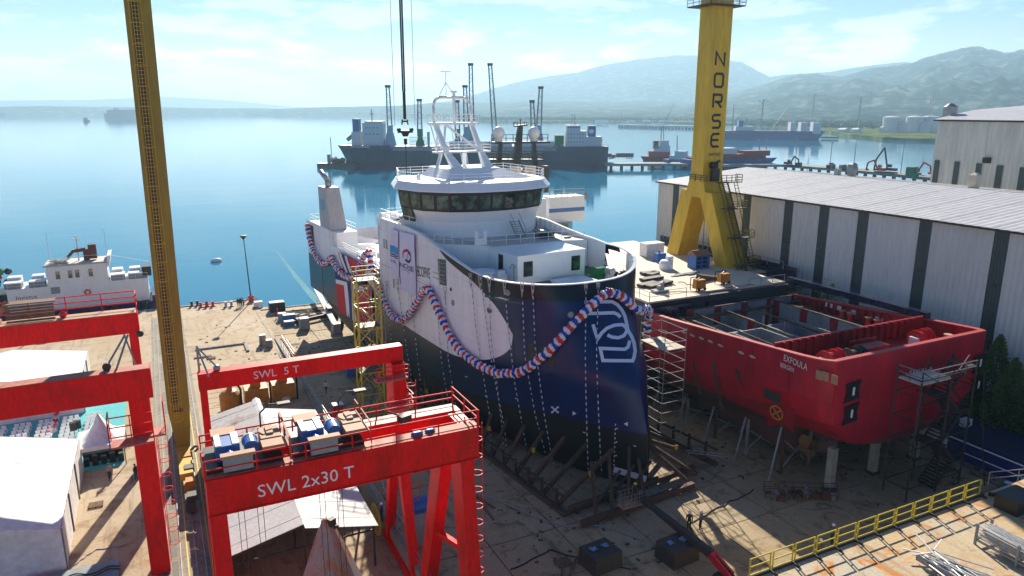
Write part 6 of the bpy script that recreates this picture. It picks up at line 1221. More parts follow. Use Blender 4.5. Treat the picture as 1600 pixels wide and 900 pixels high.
# items in the shade beside the slip wall
def boxthing(name,label,cat,x,y,z,sx,sy,h,m,lid=None,grp=None):
    t=thing(name,label,cat,(x,y,z),grp); prt(t,'body',MB().box(x-sx,x+sx,y-sy,y+sy,z,z+h,tap=.03),m); prt(t,'lid',MB().box(x-sx*1.04,x+sx*1.04,y-sy*1.04,y+sy*1.04,z+h+.003,z+h+.08),lid or m); return t
p=G(560,582,1.2); boxthing('skip','small blue skip in the shade behind the SWL 5 T beam','skip',p.x,p.y,1.1,1.7,.8,.9,'blue')
p=G(528,640,1.6); boxthing('crate','red crate with a white load on the slip beside the handrail','crate',p.x,p.y,1.3,.6,.5,1.0,'brightred','white')
p=G(657,845,2.0); t=thing('container_office','grey upright cabinet with a rounded blue top beside the gantry leg','cabinet',(p.x,p.y,2)); prt(t,'body',MB().box(p.x-.7,p.x+.7,p.y-.8,p.y+.8,2.0,4.9),'panelgrey'); b=MB(); b.tube((p.x-.6,p.y,5.2),(p.x+.6,p.y,5.2),.75,14); prt(t,'top_tank',b,'blue')
t=thing('spoked_wheel','large yellow spoked cable wheel leaning below the wall','cable wheel',(14.2,56,0)); b=MB(); Pc=[Vector((14.2,56+1.3*math.cos(a),1.5+1.3*math.sin(a))) for a in[2*math.pi*k/18 for k in range(19)]]; b.path(Pc,.1,6); prt(t,'rim',b,'yellow2'); b=MB(); [b.tube((14.2,56,1.5),Pc[k],.05,4) for k in range(0,18,3)]; prt(t,'spokes',b,'yellow2')
# yellow safety fence with panels
FZ=9.0; FY=27.85
t=thing('safety_fence','yellow tubular safety fence running along the raised forecourt edge above the slip','fence',(40,FY,FZ))
for i in range(12):
    x0=29.2+i*1.83; x1=x0+1.6; b=MB(); b.tube((x0,FY,FZ+.05),(x0,FY,FZ+1.33),.05,6); b.tube((x1,FY,FZ+.05),(x1,FY,FZ+1.33),.05,6); [b.tube((x0,FY,FZ+z),(x1,FY,FZ+z),.042,6) for z in(1.31,.76,.2)]; b.tube((x1,FY,FZ+1.0),(x1+.23,FY,FZ+1.0),.03,5); b.tube((x1,FY,FZ+.4),(x1+.23,FY,FZ+.4),.03,5); prt(t,'rail_panel',b,'yellow2')
    b=MB(); b.box(x1+.02,x1+.2,FY-.5,FY+.05,FZ+.005,FZ+.12); prt(t,'foot_plate',b,'dark')
b=MB(); b.box(29.0,51.4,FY-.1,FY+.04,FZ-.4,FZ+.14); prt(t,'toe_board',b,'dark')
p=G(1600,745,FZ)
b=MB(); b.rail([(53.2,28.6,FZ),(58,27.2,FZ)],1.0,2.2,.035,2); single('handrail',b,M['galv'],'grey handrail beside the dark skip at the right margin','railing',loc=(53.2,28.6,FZ))
b=MB(); b.beam((51.6,27.6,FZ+.12),(53.4,26.1,FZ+.12),.12,.3); b.beam((53.4,26.1,FZ+.12),(54.6,25.2,FZ+.12),.2,.2); single('steel_beam',b,M['rust'],'rusty beam lying at the right end of the yellow fence','beam',loc=(52.5,27,FZ))
for i,(px,py,m,l) in enumerate(((1573,772,'blue','blue oil drum standing right of the yellow fence'),(1598,766,'green','green oil drum cut by the right margin'))):
    p=G(px,py,2.0); k=1.25; t=thing('oil_drum',l,'drum',(p.x,p.y,2.0),'oil drums'); b=MB(); b.lathe((p.x,p.y,2.0),[(.3*k,0),(.32*k,.02),(.3*k,.04),(.3*k,.3*k),(.315*k,.32*k),(.3*k,.34*k),(.3*k,.6*k),(.315*k,.62*k),(.3*k,.64*k),(.3*k,.88*k),(.32*k,.9*k)],14); prt(t,'barrel',b,m); b=MB(); b.lathe((p.x,p.y,2.0+.905*k),[(.29*k,0),(.29*k,.01)],14); prt(t,'lid',b,'white')
p=G(1590,800,FZ); boxthing('skip','black open skip at the right margin','skip',p.x+.4,p.y+.4,FZ+.01,1.2,.8,1.0,'black')
# scrap heap near the blue roofed shed
p=G(1535,712,2.0); x,y=p.x,p.y; t=thing('scrap_heap','low pile of pink and dark sheet offcuts on the sunlit slip','scrap',(x,y,2)); rnd=random.Random(2)
for k in range(7): b=MB(); cx=x-1.6+k*.55; cy=y+.5-k*.25; b.box(cx-.7,cx+.5,cy-.3,cy+.4,2.05+.08*(k%3),2.13+.08*(k%3),rz=rnd.uniform(-.8,.4)); prt(t,'offcut',b,('walk','dark','galv')[k%3])
# rack of tubes and loose tube heap on the forecourt
A=G(1523,850,FZ); A.z=FZ; e_=G(1600,893,FZ); d=(e_-A); d.z=0; d=d.normalized(); n_=Vector((-d.y,d.x,0)); t=thing('tube_rack','grey steel rack filled with scaffold tubes at the lower right corner','rack',tuple(A+d*2+n_*.5))
for s_ in(0,2.6,5.2):
    for q_ in(0,1.35): p=A+d*s_+n_*q_; b=MB(); b.beam(p,p+Vector((0,0,1.45)),.13,.13); prt(t,'post',b,'grey')
b=MB(); [b.beam(A+n_*q_+Vector((0,0,.35)),A+d*5.4+n_*q_+Vector((0,0,.35)),.08,.14) for q_ in(0,1.35)]; [b.beam(A+d*s_+Vector((0,0,.35)),A+d*s_+n_*1.35+Vector((0,0,.35)),.1,.1) for s_ in(0,2.6,5.2)]; prt(t,'frame',b,'grey')
tubeM=mat('galvanised_tube',(.62,.62,.60),.4,.2,noise=.35,nscale=4); rnd=random.Random(4)
for lay in range(8):
    for k in range(12):
        o_=rnd.uniform(-.2,.5); p=A+d*o_+n_*(.12+k*.1+rnd.uniform(-.03,.03))+Vector((0,0,.5+lay*.1+rnd.uniform(0,.05))); q_=p+d*(5.2+rnd.uniform(-.9,.5))+n_*rnd.uniform(-.12,.12)+Vector((0,0,rnd.uniform(-.04,.06))); b=MB(); b.tube(p,q_,.036,5); prt(t,'tube',b,tubeM)
A=G(1432,864,FZ); A.z=FZ; t=thing('tube_heap','tangled heap of scaffold tubes and frames on the rust stained forecourt','tubes',(A.x+1,A.y-1,FZ)); dd=(G(1535,915,FZ)-G(1440,860,FZ)).normalized(); nn_=Vector((-dd.y,dd.x,0))
for k in range(64):
    a=rnd.gauss(0,.22); v=Vector((dd.x*math.cos(a)-dd.y*math.sin(a),dd.x*math.sin(a)+dd.y*math.cos(a),rnd.uniform(-.03,.08))); p=A+dd*rnd.uniform(.5,2.4)+nn_*rnd.uniform(-.75,.55)+Vector((0,0,.06+k*.009)); b=MB(); b.tube(p,p+v*rnd.uniform(1.2,3.6),.042,5); prt(t,'tube',b,tubeM)
for a0,l,h_ in((1.2,1.6,.7),(.3,1.9,.5),(2.4,1.6,.4),(3.0,1.4,.55)): p=A+dd*.9+Vector((0,0,h_)); b=MB(); b.beam(p,p+Vector((math.cos(a0)*l,math.sin(a0)*l,.15)),.07,.07); prt(t,'angle_bar',b,'canvas')
b=MB(); [b.beam(A+dd*(.6+.0*k)+nn_*(-.9-.02*k)+Vector((0,0,.2+.12*k)),A+dd*4.6+nn_*(-.9)+Vector((0,0,.2+.12*k)),.05,.1) for k in range(4)]; prt(t,'ladder_frame',b,'grey')
# ================================================================ LAUNCH CRADLE
M['darkwood']=mat('old_dark_timber',(.09,.055,.03),.9,noise=.5,nscale=2)
def cr_side(s_list,wfun,label,rail_w):
    t=thing('launch_cradle',label,'cradle',tuple(W(s_list[0],rail_w,2)),'cradle sides under the ship',rz=0)
    for i,s in enumerate(s_list):
        f=W(s,rail_w,0); z=slipz(f.y)+.3; h=W(s-.6*0+1.2,wfun(s),0); b=MB(); b.beam((f.x,f.y,z),(h.x,h.y,z+3.1),.34,.34); prt(t,'shore',b,'darkwood' if i%2 else 'rust')
        b=MB(); b.beam((f.x,f.y,z),(f.x,f.y,z+1.7),.22,.22); prt(t,'upright',b,'dark')
        if i%3==0: b=MB(); g_=Vector((f.x,f.y,z)).lerp(Vector((h.x,h.y,z+3.1)),.55); b.box(g_.x-.05,g_.x+.3,g_.y-.24,g_.y-.18,g_.z-.15,g_.z+.35); prt(t,'hazard_tape',b,'yellow2')
    a,c=W(s_list[0]-1.5,rail_w,0),W(s_list[-1]+2,rail_w,0); b=MB(); n=12
    for k in range(n): p=a.lerp(c,k/n); q_=a.lerp(c,(k+1)/n); b.beam((p.x,p.y,slipz(p.y)+.15),(q_.x,q_.y,slipz(q_.y)+.15),.6,.3)
    prt(t,'base_beam',b,'rust'); b=MB(); [b.beam((p.x,p.y,slipz(p.y)+1.7),(q_.x,q_.y,slipz(q_.y)+1.7),.16,.16) for p,q_ in((a.lerp(c,k/n),a.lerp(c,(k+1)/n)) for k in range(n))]; prt(t,'waler',b,'dark'); return t
SL=[1.5+i*2.3 for i in range(24)]
cr_side(SL,lambda s:-max(1.2,hb(s+1.5,4.0)-.1),'timber and steel cradle shores along the near side of the keel',-9.2)
cr_side(SL,lambda s:max(1.2,hb(s+1.5,4.0)-.1),'timber and steel cradle shores along the far side of the keel',8.8)
for i in range(22):
    s=3+i*3.1; p=W(s,0,0); b=MB(); b.box(-1.1,1.1,-.45,.45,0,1.41-0+.0); z=slipz(p.y); o=single('keel_block',MB().box(p.x-1.1,p.x+1.1,p.y-.45,p.y+.45,z+.02,1.38+max(0,0) if z<1.3 else z+.05),M['wood'],'timber keel block under the ship, '+str(['foremost','second','third','fourth','fifth','sixth','seventh','eighth','ninth','tenth','eleventh','twelfth','thirteenth','fourteenth','fifteenth','sixteenth','seventeenth','eighteenth','nineteenth','twentieth','twenty first','aftermost'][i])+' from the bow','keel block','keel blocks',loc=(p.x,p.y,z)) if z<1.3 else None
# cross beams and rusty ballast tanks at the bow end
def at_(s,w_,z): p=W(s,w_,z); return p
t=thing('cradle_head','heavy timber head frame of the cradle below the bow','cradle',tuple(W(-1.5,0,2)))
for (s,w0,w1) in((-2.2,-9.2,3.5),(0.2,-8.8,6.0)): b=MB(); b.beam(W(s,w0,2.45),W(s,w1,2.45),.45,.5); prt(t,'cross_beam',b,'rust')
for w0,s0_,w1,s1_,z1 in((-7.5,-2,-5.4,1.6,6.2),(-5.8,-2,-3.6,1.4,6.6),(-4.0,-2,-1.4,1.2,6.8),(-2.2,-2,-.6,.8,5.6),(3.4,-1.5,.9,1.6,6.4),(5.0,-1.2,1.8,2.4,6.0)): b=MB(); b.beam(W(s0_,w0,2.6),W(s1_,w1,z1-.8),.3,.3); prt(t,'raking_shore',b,'darkwood' if w0<-3 else 'rust')
for w0,s0_ in((-6.4,-.6),(-4.6,-.4),(-2.8,-.6)): b=MB(); b.beam(W(s0_,w0,2.6),W(s0_+.8,w0+3.2,4.6),.2,.2); prt(t,'cross_brace',b,'dark')
for i,(s,w_,l) in enumerate(((-5.2,-7.6,'rust brown ballast block with blue rags on it, left of the bow'),(-5.6,2.0,'rust brown ballast block with pale rags, right of the bow'))):
    p=G(938,868,2.8) if w_<0 else G(1058,858,2.8); t=thing('ballast_block',l,'block',tuple(p),'ballast blocks before the bow'); b=MB(); b.box(p.x-1.3,p.x+1.3,p.y-1.1,p.y+1.1,2.0,3.4,rz=A5,tap=.05); prt(t,'block',b,'dark')
    for k in range(2): b=MB(); x=p.x-.6+k*1.1; y=p.y+.1; b.grid([[(x+.13*a+random.uniform(-.12,.12),y+.13*c_+random.uniform(-.1,.1),3.43+.12*random.random()) for a in range(-2,3)] for c_ in range(-2,3)]); prt(t,'rag',b,mat('pale_blue_rag',(.14,.26,.42),.9) if 'pale_blue_rag' not in bpy.data.materials else bpy.data.materials['pale_blue_rag'])
# boom lift basket at the stem with worker
bp=AY(985,800,46.0); t=thing('boom_lift','boom lift with wire basket raised against the stem, red chassis','boom lift',(43.5,36,2)); x,y,z=bp.x,bp.y,3.2
prt(t,'basket_floor',MB().box(x-1.1,x+.9,y-.5,y+.5,z,z+.12),'tan'); b=MB(); b.rail([(x-1.1,y-.5,z+.1),(x+.9,y-.5,z+.1),(x+.9,y+.5,z+.1),(x-1.1,y+.5,z+.1),(x-1.1,y-.5,z+.1)],1.1,.4,.025,3); prt(t,'basket_rail',b,'galv')
e_=G(1112,868,3.6); b=MB(); b.beam((x+1.0,y+.2,z+.4),(e_.x,e_.y,3.7),.32,.4,w2=.5,h2=.6); prt(t,'boom',b,'dark'); f_=G(1142,897,3.2); b=MB(); b.beam((e_.x,e_.y,3.7),(f_.x,f_.y,3.0),.55,.6); prt(t,'boom_base',b,'brightred'); b=MB(); b.tube((e_.x,e_.y-.4,3.8),(f_.x,f_.y-.4,3.2),.1,6); b.tube((f_.x-.5,f_.y+.5,2.5),(f_.x-.5,f_.y+.9,2.5),.5,14); prt(t,'wheel',b,'tyre')
q=text_mb('SANY',1.0,lambda x_,y_: tuple(Vector((e_.x,e_.y,3.68)).lerp(Vector((f_.x,f_.y,3.0)),.15+x_*.27)+Vector((-.22,-.28,.0+y_*.42-.12))),1.0); prt(t,'lettering',q,'print')
# loose timber and hose on the slabs
for i in range(5):
    a=random.uniform(-.6,.9); x=24+random.uniform(-3,4); y=44+random.uniform(-4,14); b=MB(); b.box(x-1.4,x+1.4,y-.08,y+.08,slipz(y)+.02,slipz(y)+.14,rz=1.0+a); single('plank',b,M['wood'],['short plank nearest the red crane leg','plank lying half way to the cradle','plank beside the coiled hose','plank tilted towards the stem','plank on the darkest slab','plank near the left cradle beam','splintered plank by the wall','long plank across a slab joint','plank closest to the camera in the shade'][i],'plank','loose planks on the shaded slabs',loc=(x,y,slipz(y)))
b=MB(); P=[Vector((22+k*.8,56-k*1.05+1.2*math.sin(k*.7),2.08)) for k in range(14)]; b.path(P,.05,5); single('hose',b,M['grey'],'pale hose winding over the shaded slabs left of the cradle','hose',loc=tuple(P[0]))
# trestle and rubble heap in the shade between the hulls
p=G(1255,780,2); x,y=p.x,p.y; t=thing('rubble_skid','low frame loaded with scrap, timber and a blue bag behind the fence','scrap',(x,y,2)); b=MB(); b.rail([(x-3,y+1.6,2),(x+2.5,y-1.6,2)],1.0,1.3,.04,2); b.rail([(x-2.2,y+2.6,2),(x+3.5,y-.6,2)],1.0,1.3,.04,2); prt(t,'frame',b,'rust'); rnd=random.Random(8)
for k in range(26): cx=x+rnd.uniform(-2.4,2.8); cy=y-(cx-x)*.5+rnd.uniform(-.5,.9); b=MB(); b.box(cx-rnd.uniform(.15,.6),cx+.3,cy-.1,cy+.15,2.02+rnd.uniform(0,.35),2.2+rnd.uniform(.2,.5),rz=rnd.uniform(0,3)); prt(t,'scrap_piece',b,rnd.choice(['rust','dark','grey','wood','brightred' if k%6==0 else 'rust','blue' if k%8==0 else 'dark']))
b=MB(); 
for a,c in(((44.2,51.2,3.4),(47.6,49.4,3.0)),((44.2,51.9,3.4),(47.6,50.1,3.0)),((44.2,51.2,3.4),(44.0,51.2,2)),((44.2,51.9,3.4),(44.1,52.1,2)),((47.6,49.4,3.0),(47.8,49.2,2)),((47.6,50.1,3.0),(47.9,50.3,2)),((44.2,51.2,3.4),(44.2,51.9,3.4)),((46,50.2,3.2),(46,51,3.2))): b.tube(a,c,.05,5)
single('trestle',b,M['galv'],'pale tube trestle standing in the shade beside the red hull','trestle',loc=(46,50,2))

# small litter of the working yard: cables, pallets, offcuts, ground plates
rnd=random.Random(31)
for i,(px,py,l) in enumerate(((330,560,'pallet on the left quay beside the crane track'),(500,470,'pallet near the slip corner'),(462,540,'pallet against the wall end'),(150,790,'pallet beside the big marquee'),(1480,735,'pallet near the blue roofed shed'),(880,880,'pallet in the shade before the ballast block'))):
    z=0 if px<470 else 2.0 if px>800 else 0; p=G(px,py,z); t=thing('pallet','weathered '+l,'pallet',(p.x,p.y,z),'pallets about the yard')
    for k in range(6): b=MB(); b.box(p.x-.6,p.x+.6,p.y-.5+k*.18,p.y-.5+k*.18+.12,z+.14,z+.165); prt(t,'board',b,'wood')
    b=MB(); [b.box(p.x-.6+k*.55,p.x-.5+k*.55,p.y-.5,p.y+.5,z+.01,z+.14) for k in range(3)]; prt(t,'runner',b,'wood',kind='stuff')
def cable(label,pts,z,r=.035,m='black'):
    P=[G(x,y,z) for x,y in pts]; Q=[]
    for a,c in zip(P,P[1:]): Q+=[a.lerp(c,k/6)+Vector((rnd.uniform(-.15,.15),rnd.uniform(-.15,.15),.03)) for k in range(6)]
    b=MB(); b.path(Q,r,4); single('cable',b,M[m],label,'cable','cables on the ground',loc=tuple(Q[0]))
cable('black cable across the quay from the lamp mast',[(396,478),(420,520),(440,560),(470,600)],0)
cable('thin cable crossing the quay below the concrete posts',[(330,585),(400,600),(455,590)],0)
cable('black cable winding over the shaded slabs under the red hull',[(1030,880),(1100,862),(1075,820),(1130,790),(1190,760)],2.0,.05)
cable('thick black cable in the shade left of the ballast block',[(800,890),(860,860),(930,880),(1000,893)],2.0,.06)
cable('black cable on the sunlit strip near the red stern corner',[(1480,700),(1520,740),(1560,760),(1600,800)],2.0)
cable('grey hose near the marquee side',[(112,885),(150,860),(205,850)],0,.05,'grey')
cable('pale rope by the retaining wall foot',[(590,700),(600,760),(640,830)],2.0,.05,'rope')
b=MB()
for k in range(230):
    px,py,z=rnd.choice(((rnd.uniform(300,470),rnd.uniform(500,600),0),(rnd.uniform(760,1000),rnd.uniform(760,890),2.0),(rnd.uniform(1050,1400),rnd.uniform(690,800),2.0),(rnd.uniform(420,520),rnd.uniform(480,560),0),(rnd.uniform(1480,1590),rnd.uniform(700,760),2.0),(rnd.uniform(500,600),rnd.uniform(600,700),1.6)))
    p=G(px,py,z); s_=rnd.uniform(.06,.22); z=slipz(p.y)+.02 if p.x>15.5 and p.y<118 else .01; b.box(p.x-s_,p.x+s_,p.y-s_*.5,p.y+s_*.5,z,z+rnd.uniform(.03,.12),rz=rnd.uniform(0,3))
single('debris',b,M['rust'],'scattered small rusty offcuts and debris over the yard','debris',kind='stuff',loc=(20,60,0))
# ================================================================ PEOPLE
def person_mesh(pose):
    """one continuous body: joints -> skin modifier -> mesh. pose: dict of joint overrides"""
    J=dict(pel=(0,0,.95),sp=(0,0,1.18),ch=(0,0,1.38),nk=(0,0,1.50),hd=(0,.01,1.60),ht=(0,.0,1.72),hl=(-.1,0,.9),kl=(-.12,.02,.5),al=(-.12,.0,.08),tl=(-.12,-.16,.04),hr=(.1,0,.9),kr=(.12,.02,.5),ar=(.12,.0,.08),tr=(.12,-.16,.04),sl=(-.19,0,1.42),el=(-.26,.03,1.15),wl=(-.25,-.06,.90),fl=(-.24,-.09,.80),sr=(.19,0,1.42),er=(.26,.03,1.15),wr=(.25,-.06,.90),fr=(.24,-.09,.80))
    J.update(pose)
    E=[('pel','sp'),('sp','ch'),('ch','nk'),('nk','hd'),('hd','ht'),('pel','hl'),('hl','kl'),('kl','al'),('al','tl'),('pel','hr'),('hr','kr'),('kr','ar'),('ar','tr'),('ch','sl'),('sl','el'),('el','wl'),('wl','fl'),('ch','sr'),('sr','er'),('er','wr'),('wr','fr')]
    Rr=dict(pel=.15,sp=.14,ch=.16,nk=.065,hd=.10,ht=.075,hl=.11,kl=.075,al=.055,tl=.05,hr=.11,kr=.075,ar=.055,tr=.05,sl=.08,el=.06,wl=.042,fl=.045,sr=.08,er=.06,wr=.042,fr=.045)
    K=list(J); me=bpy.data.meshes.new('body'); me.from_pydata([J[k] for k in K],[(K.index(a),K.index(c)) for a,c in E],[]); o=bpy.data.objects.new('body',me); COL.objects.link(o)
    m=o.modifiers.new('s','SKIN'); 
    for i,k in enumerate(K): d=me.skin_vertices[0].data[i]; d.radius=(Rr[k],Rr[k]*.85); d.use_root=(k=='pel')
    s=o.modifiers.new('u','SUBSURF'); s.levels=1; s.render_levels=1; bpy.context.view_layer.update()
    r=bpy.data.meshes.new_from_object(o.evaluated_get(bpy.context.evaluated_depsgraph_get())); bpy.data.objects.remove(o); 
    for p in r.polygons: p.use_smooth=True
    return r
def clothmat(nm,top,legs,zt=.98):
    def f(N,b):
        g=N.nodes.new('ShaderNodeTexCoord'); s=N.nodes.new('ShaderNodeSeparateXYZ'); N.links.new(g.outputs['Object'],s.inputs[0]); r=N.nodes.new('ShaderNodeValToRGB'); r.color_ramp.interpolation='CONSTANT'; e=r.color_ramp.elements; e[0].position=0; e[0].color=(.02,.018,.015,1); e[1].position=.05; e[1].color=legs+(1,); a=e.new(zt/2); a.color=top+(1,); a=e.new(1.5/2); a.color=(.35,.2,.14,1); m=N.nodes.new('ShaderNodeMath'); m.operation='MULTIPLY'; m.inputs[1].default_value=.5; N.links.new(s.outputs[2],m.inputs[0]); N.links.new(m.outputs[0],r.inputs[0]); N.links.new(r.outputs[0],b.inputs['Base Color']); b.inputs['Roughness'].default_value=.8
    return nodemat(nm,f)
PM={'stand':person_mesh({}),'walk':person_mesh(dict(kl=(-.1,-.18,.52),al=(-.1,-.26,.1),tl=(-.1,-.42,.09),kr=(.1,.1,.5),ar=(.1,.34,.14),tr=(.1,.22,.04),el=(-.25,.15,1.18),wl=(-.24,.1,.95),fl=(-.23,.06,.86),er=(.25,-.12,1.18),wr=(.23,-.28,1.02),fr=(.22,-.34,.95))),'point':person_mesh(dict(el=(-.44,-.06,1.42),wl=(-.66,-.14,1.46),fl=(-.76,-.18,1.47))),'reach':person_mesh(dict(el=(-.22,-.25,1.5),wl=(-.15,-.45,1.62),fl=(-.13,-.52,1.66),er=(.28,-.22,1.3),wr=(.22,-.4,1.45),fr=(.2,-.48,1.5)))}
hat=MB(); hat.lathe((0,0,1.66),[(.13,0),(.165,.005),(.135,.02),(.13,.07),(.09,.13),(.02,.15)],12)
hair=MB(); hair.ball((0,.02,1.68),.105,8,6,(1,1.05,.9))
def person(x,y,z,rz,pose,top_,legs,headgear,label,tilt=None,sc_=1.0):
    t=bpy.data.objects.new('person',None); COL.objects.link(t); t.location=(x,y,z); t.rotation_euler=(tilt or 0,0,rz); t.scale=(sc_,)*3; t.empty_display_size=.1; tag(t,label,'person')
    o=bpy.data.objects.new('body',PM[pose].copy()); COL.objects.link(o); o.parent=t; o.data.materials.clear(); key='cl_%s_%s'%(top_,legs); o.data.materials.append(bpy.data.materials.get(key) or clothmat(key,top_,legs))
    h=bpy.data.objects.new('helmet' if headgear else 'hair',(hat if headgear else hair).mesh('h',headgear or M['black'],True)); COL.objects.link(h); h.parent=t; return t
WH=M['whiteship']; YH=M['yellow2']; DK=(.02,.02,.03); NV=(.015,.025,.07); RDc=(.45,.02,.03); WT=(.6,.6,.62)
p=G(1076,829,2); person(p.x,p.y,2.02,2.6,'stand',(.03,.04,.05),DK,WH,'person in dark vest and white helmet, left of the pair on the sunlit slip')
p=G(1094,828,2); person(p.x,p.y,2.02,.4,'point',(.12,.13,.12),DK,WH,'person in grey vest and white helmet raising an arm, right of the pair')
person(bp.x+.45,bp.y+.1,3.32,-.7,'reach',DK,DK,YH,'person in dark clothes and yellow helmet in the lift basket at the stem')
p=G(172,750,0); person(p.x,p.y,0,.3,'walk',(.30,.26,.2),DK,None,'person in beige top and dark trousers walking beside the large marquee')
p=G(213.5,750,0); person(p.x,p.y,0,1.0,'stand',DK,NV,None,'person in black partly hidden behind the red crane leg')
for i,(px,c) in enumerate(((372.5,DK),(376,NV),(380.5,(.2,.22,.25)),(378,DK))):
    p=G(px,480-i*.6,0); person(p.x,p.y,0,.5*i,'stand',c,DK,None,['leftmost person of the group at the quay edge','second person of the quay edge group, in navy','rightmost person of the quay group, in grey','person at the back of the quay edge group'][i])
p=G(434,496,0); person(p.x,p.y,0,1.6,'walk',RDc,RDc,None,'person in red overalls walking on the slip apron')
p=G(510,615,.9); person(p.x,p.y,.9,.2,'walk',WT,NV,None,'person in a white shirt walking in the shade below the SWL 5 T beam')
for i,(px,py,c,hd) in enumerate(((573,668,(.02,.25,.1),WH),(567,684,NV,WH),(574,688,NV,WH))): p=G(px,py+6,1.6); person(p.x,p.y,1.6,.8*i,'stand',c,NV,hd,['person in green top and white helmet behind the rear girder walkway','person in navy with white helmet, left of the two behind the girder','person in navy with white helmet, right of the two behind the girder'][i])
for i,(px,py) in enumerate(((1303,819),(1283,842))): p=G(px,py,3.75); person(p.x,p.y,2.0,.4,'stand',(.12,.12,.13),NV,WH,['person with white helmet behind the fence, further right','person with white helmet behind the fence, further left'][i])
for i,(px,c) in enumerate(((537,WT),(541.5,(.12,.14,.2)))): 
    q_=SSl=None; s_=56.5-i*1.3; person(*W(s_,-7.0,13.2),.6,'stand',c,NV,None,['person in white on the after deck above the flag','person in dark on the after deck above the flag'][i])
person(*W(66.2,-8.1,17.0),.3,'stand',(.25,.02,.03),DK,None,'person in dark red beside the grey funnel')
c0=W(39.0,-8.3,22.55); o=person(c0.x,c0.y,c0.z,.2,'reach',(.06,.07,.03),(.05,.06,.03),None,'person in camouflage lying on the deck edge above the banners'); o.rotation_euler=(R(-82),0,R(-55))
p=G(657,800,5); person(14.6,55.5,1.5,1.2,'stand',NV,NV,WH,'person with a white helmet below the wall behind the gantry legs')
# ================================================================ WORKBOAT AT THE LEFT QUAY
def PL(px,py,A,B):   # point on the vertical plane through A and B
    d=(B-A); n=Vector((-d.y,d.x,0)); r=Vector(ray(px,py)); c=Vector(C_); return c+r*((A-c).dot(n)/r.dot(n))
t=thing('workboat','white and navy workboat lettered Invictus moored at the left quay','boat',(-14,152,-2)); YF=148.2
b=MB(); b.hexa([(-36,YF+.5,-3),(-3,YF+.5,-3),(-3,YF+8,-3),(-36,YF+8,-3)],[(-37,YF,1.1),(-1.6,YF,1.1),(-1.6,YF+8.5,1.1),(-37,YF+8.5,1.1)]); b.box(-2.6,-1.2,YF+.2,YF+8.2,1.11,2.2); prt(t,'hull',b,mat('deep_navy_hull',(.006,.015,.09),.3)); prt(t,'deck',MB().box(-36.5,-1.9,YF+.3,YF+8.2,1.11,1.2),'dark')
prt(t,'lower_house',MB().box(-25.2,-3.0,YF+1.2,YF+7.5,1.2,5.4),'white'); up=prt(t,'wheelhouse',MB().box(-18.9,-9.4,YF+1.25,YF+6.8,5.404,8.9),'white')
b=MB(); b.hexa([(-19.4,YF+.9,8.9),(-9.0,YF+.9,8.9),(-9.0,YF+7.2,8.9),(-19.4,YF+7.2,8.9)],[(-19.1,YF+1.2,9.15),(-8.9,YF+1.2,9.15),(-8.9,YF+7.0,9.15),(-19.1,YF+7.0,9.15)]); prt(t,'bridge_roof',b,'deckbeige'); b=MB(); b.hexa([(-9.3,YF+1.0,8.2),(-9.0,YF+1.0,8.2),(-9.0,YF+7.1,8.2),(-9.3,YF+7.1,8.2)],[(-9.2,YF+1.0,10.2),(-8.6,YF+1.0,10.2),(-8.6,YF+7.1,10.2),(-9.2,YF+7.1,10.2)]); prt(t,'wing_screen',b,'white')
for x in(-17.2,-15.3,-14.2,-12.1): b=MB(); b.box(x-.32,x+.32,YF+1.18,YF+1.24,6.6,8.0); prt(up,'window',b,'glass')
b=MB(); b.box(-18.6,-17.2,YF+1.15,YF+1.19,4.0,5.2); prt(t,'louvre',b,'grey')
for i,(x,w_,z,m) in enumerate(((-24.2,2.6,5.45,'panelgrey'),(-20.6,2.4,5.45,'panelgrey'),(-7.9,2.3,5.45,'panelgrey'),(-5.0,2.3,5.45,'panelgrey'))):
    prt(t,'deck_locker',MB().box(x-w_/2,x+w_/2,YF+1.6,YF+4.0,z,z+.9),m); prt(t,'locker_top',MB().box(x-w_/2-.05,x+w_/2+.05,YF+1.6,YF+4.0,z+.904,z+1.05),'white'); prt(t,'raft_box',MB().box(x-w_/2+.2,x+w_/2-.3,YF+4.2,YF+6.4,z,z+1.5),'white')
prt(t,'funnel_box',MB().box(-3.9,-2.3,YF+3,YF+6,5.45,7.2),'black')
b=MB(); b.beam((-12.6,YF+4,9.2),(-12.6,YF+4,11.2),.9,.9); b.beam((-12.6,YF+4,11.2),(-14.4,YF+4,11.0),.7,.6); b.beam((-14.4,YF+4,11.2),(-15.6,YF+4,9.9),.5,.5); b.box(-12.2,-10.9,YF+3.6,YF+4.6,9.4,12.0); prt(t,'folded_crane',b,mat('maroon_crane',(.10,.012,.015),.5))
b=MB(); rnd=random.Random(6); P=[Vector((-17+rnd.uniform(-1.7,1.9),YF+2.8+rnd.uniform(-1,1.4),9.25+rnd.uniform(0,.5))) for _ in range(60)]; b.path(P,.06,4); prt(t,'rope_pile',b,'rope')
b=MB(); [b.tube((x,YF+4,9.1),(x,YF+4,z),.05,5) for x,z in((-18.4,14.5),(-9.3,14.6))]; b.tube((-13.9,YF+4,9.1),(-13.9,YF+4,13.8),.14,6); b.box(-14.6,-13.2,YF+3.9,YF+4.1,13.1,13.25); b.tube((-18.2,YF+1.5,10.4),(-9.3,YF+1.5,10.4),.03,4); b.tube((-9,YF+4,9.8),(-2.5,YF+4,8),.03,4); prt(t,'mast',b,'white')
b=MB(); [b.tube((-12.7+.0,YF+1.1,3.7),(-12.7,YF+1.16,3.7),.0,3) for _ in()]; P=[Vector((-13.0+.45*math.cos(a),YF+1.08,3.75+.45*math.sin(a))) for a in[2*math.pi*k/14 for k in range(15)]]; b.path(P,.12,6); prt(t,'lifebuoy',b,'balred')
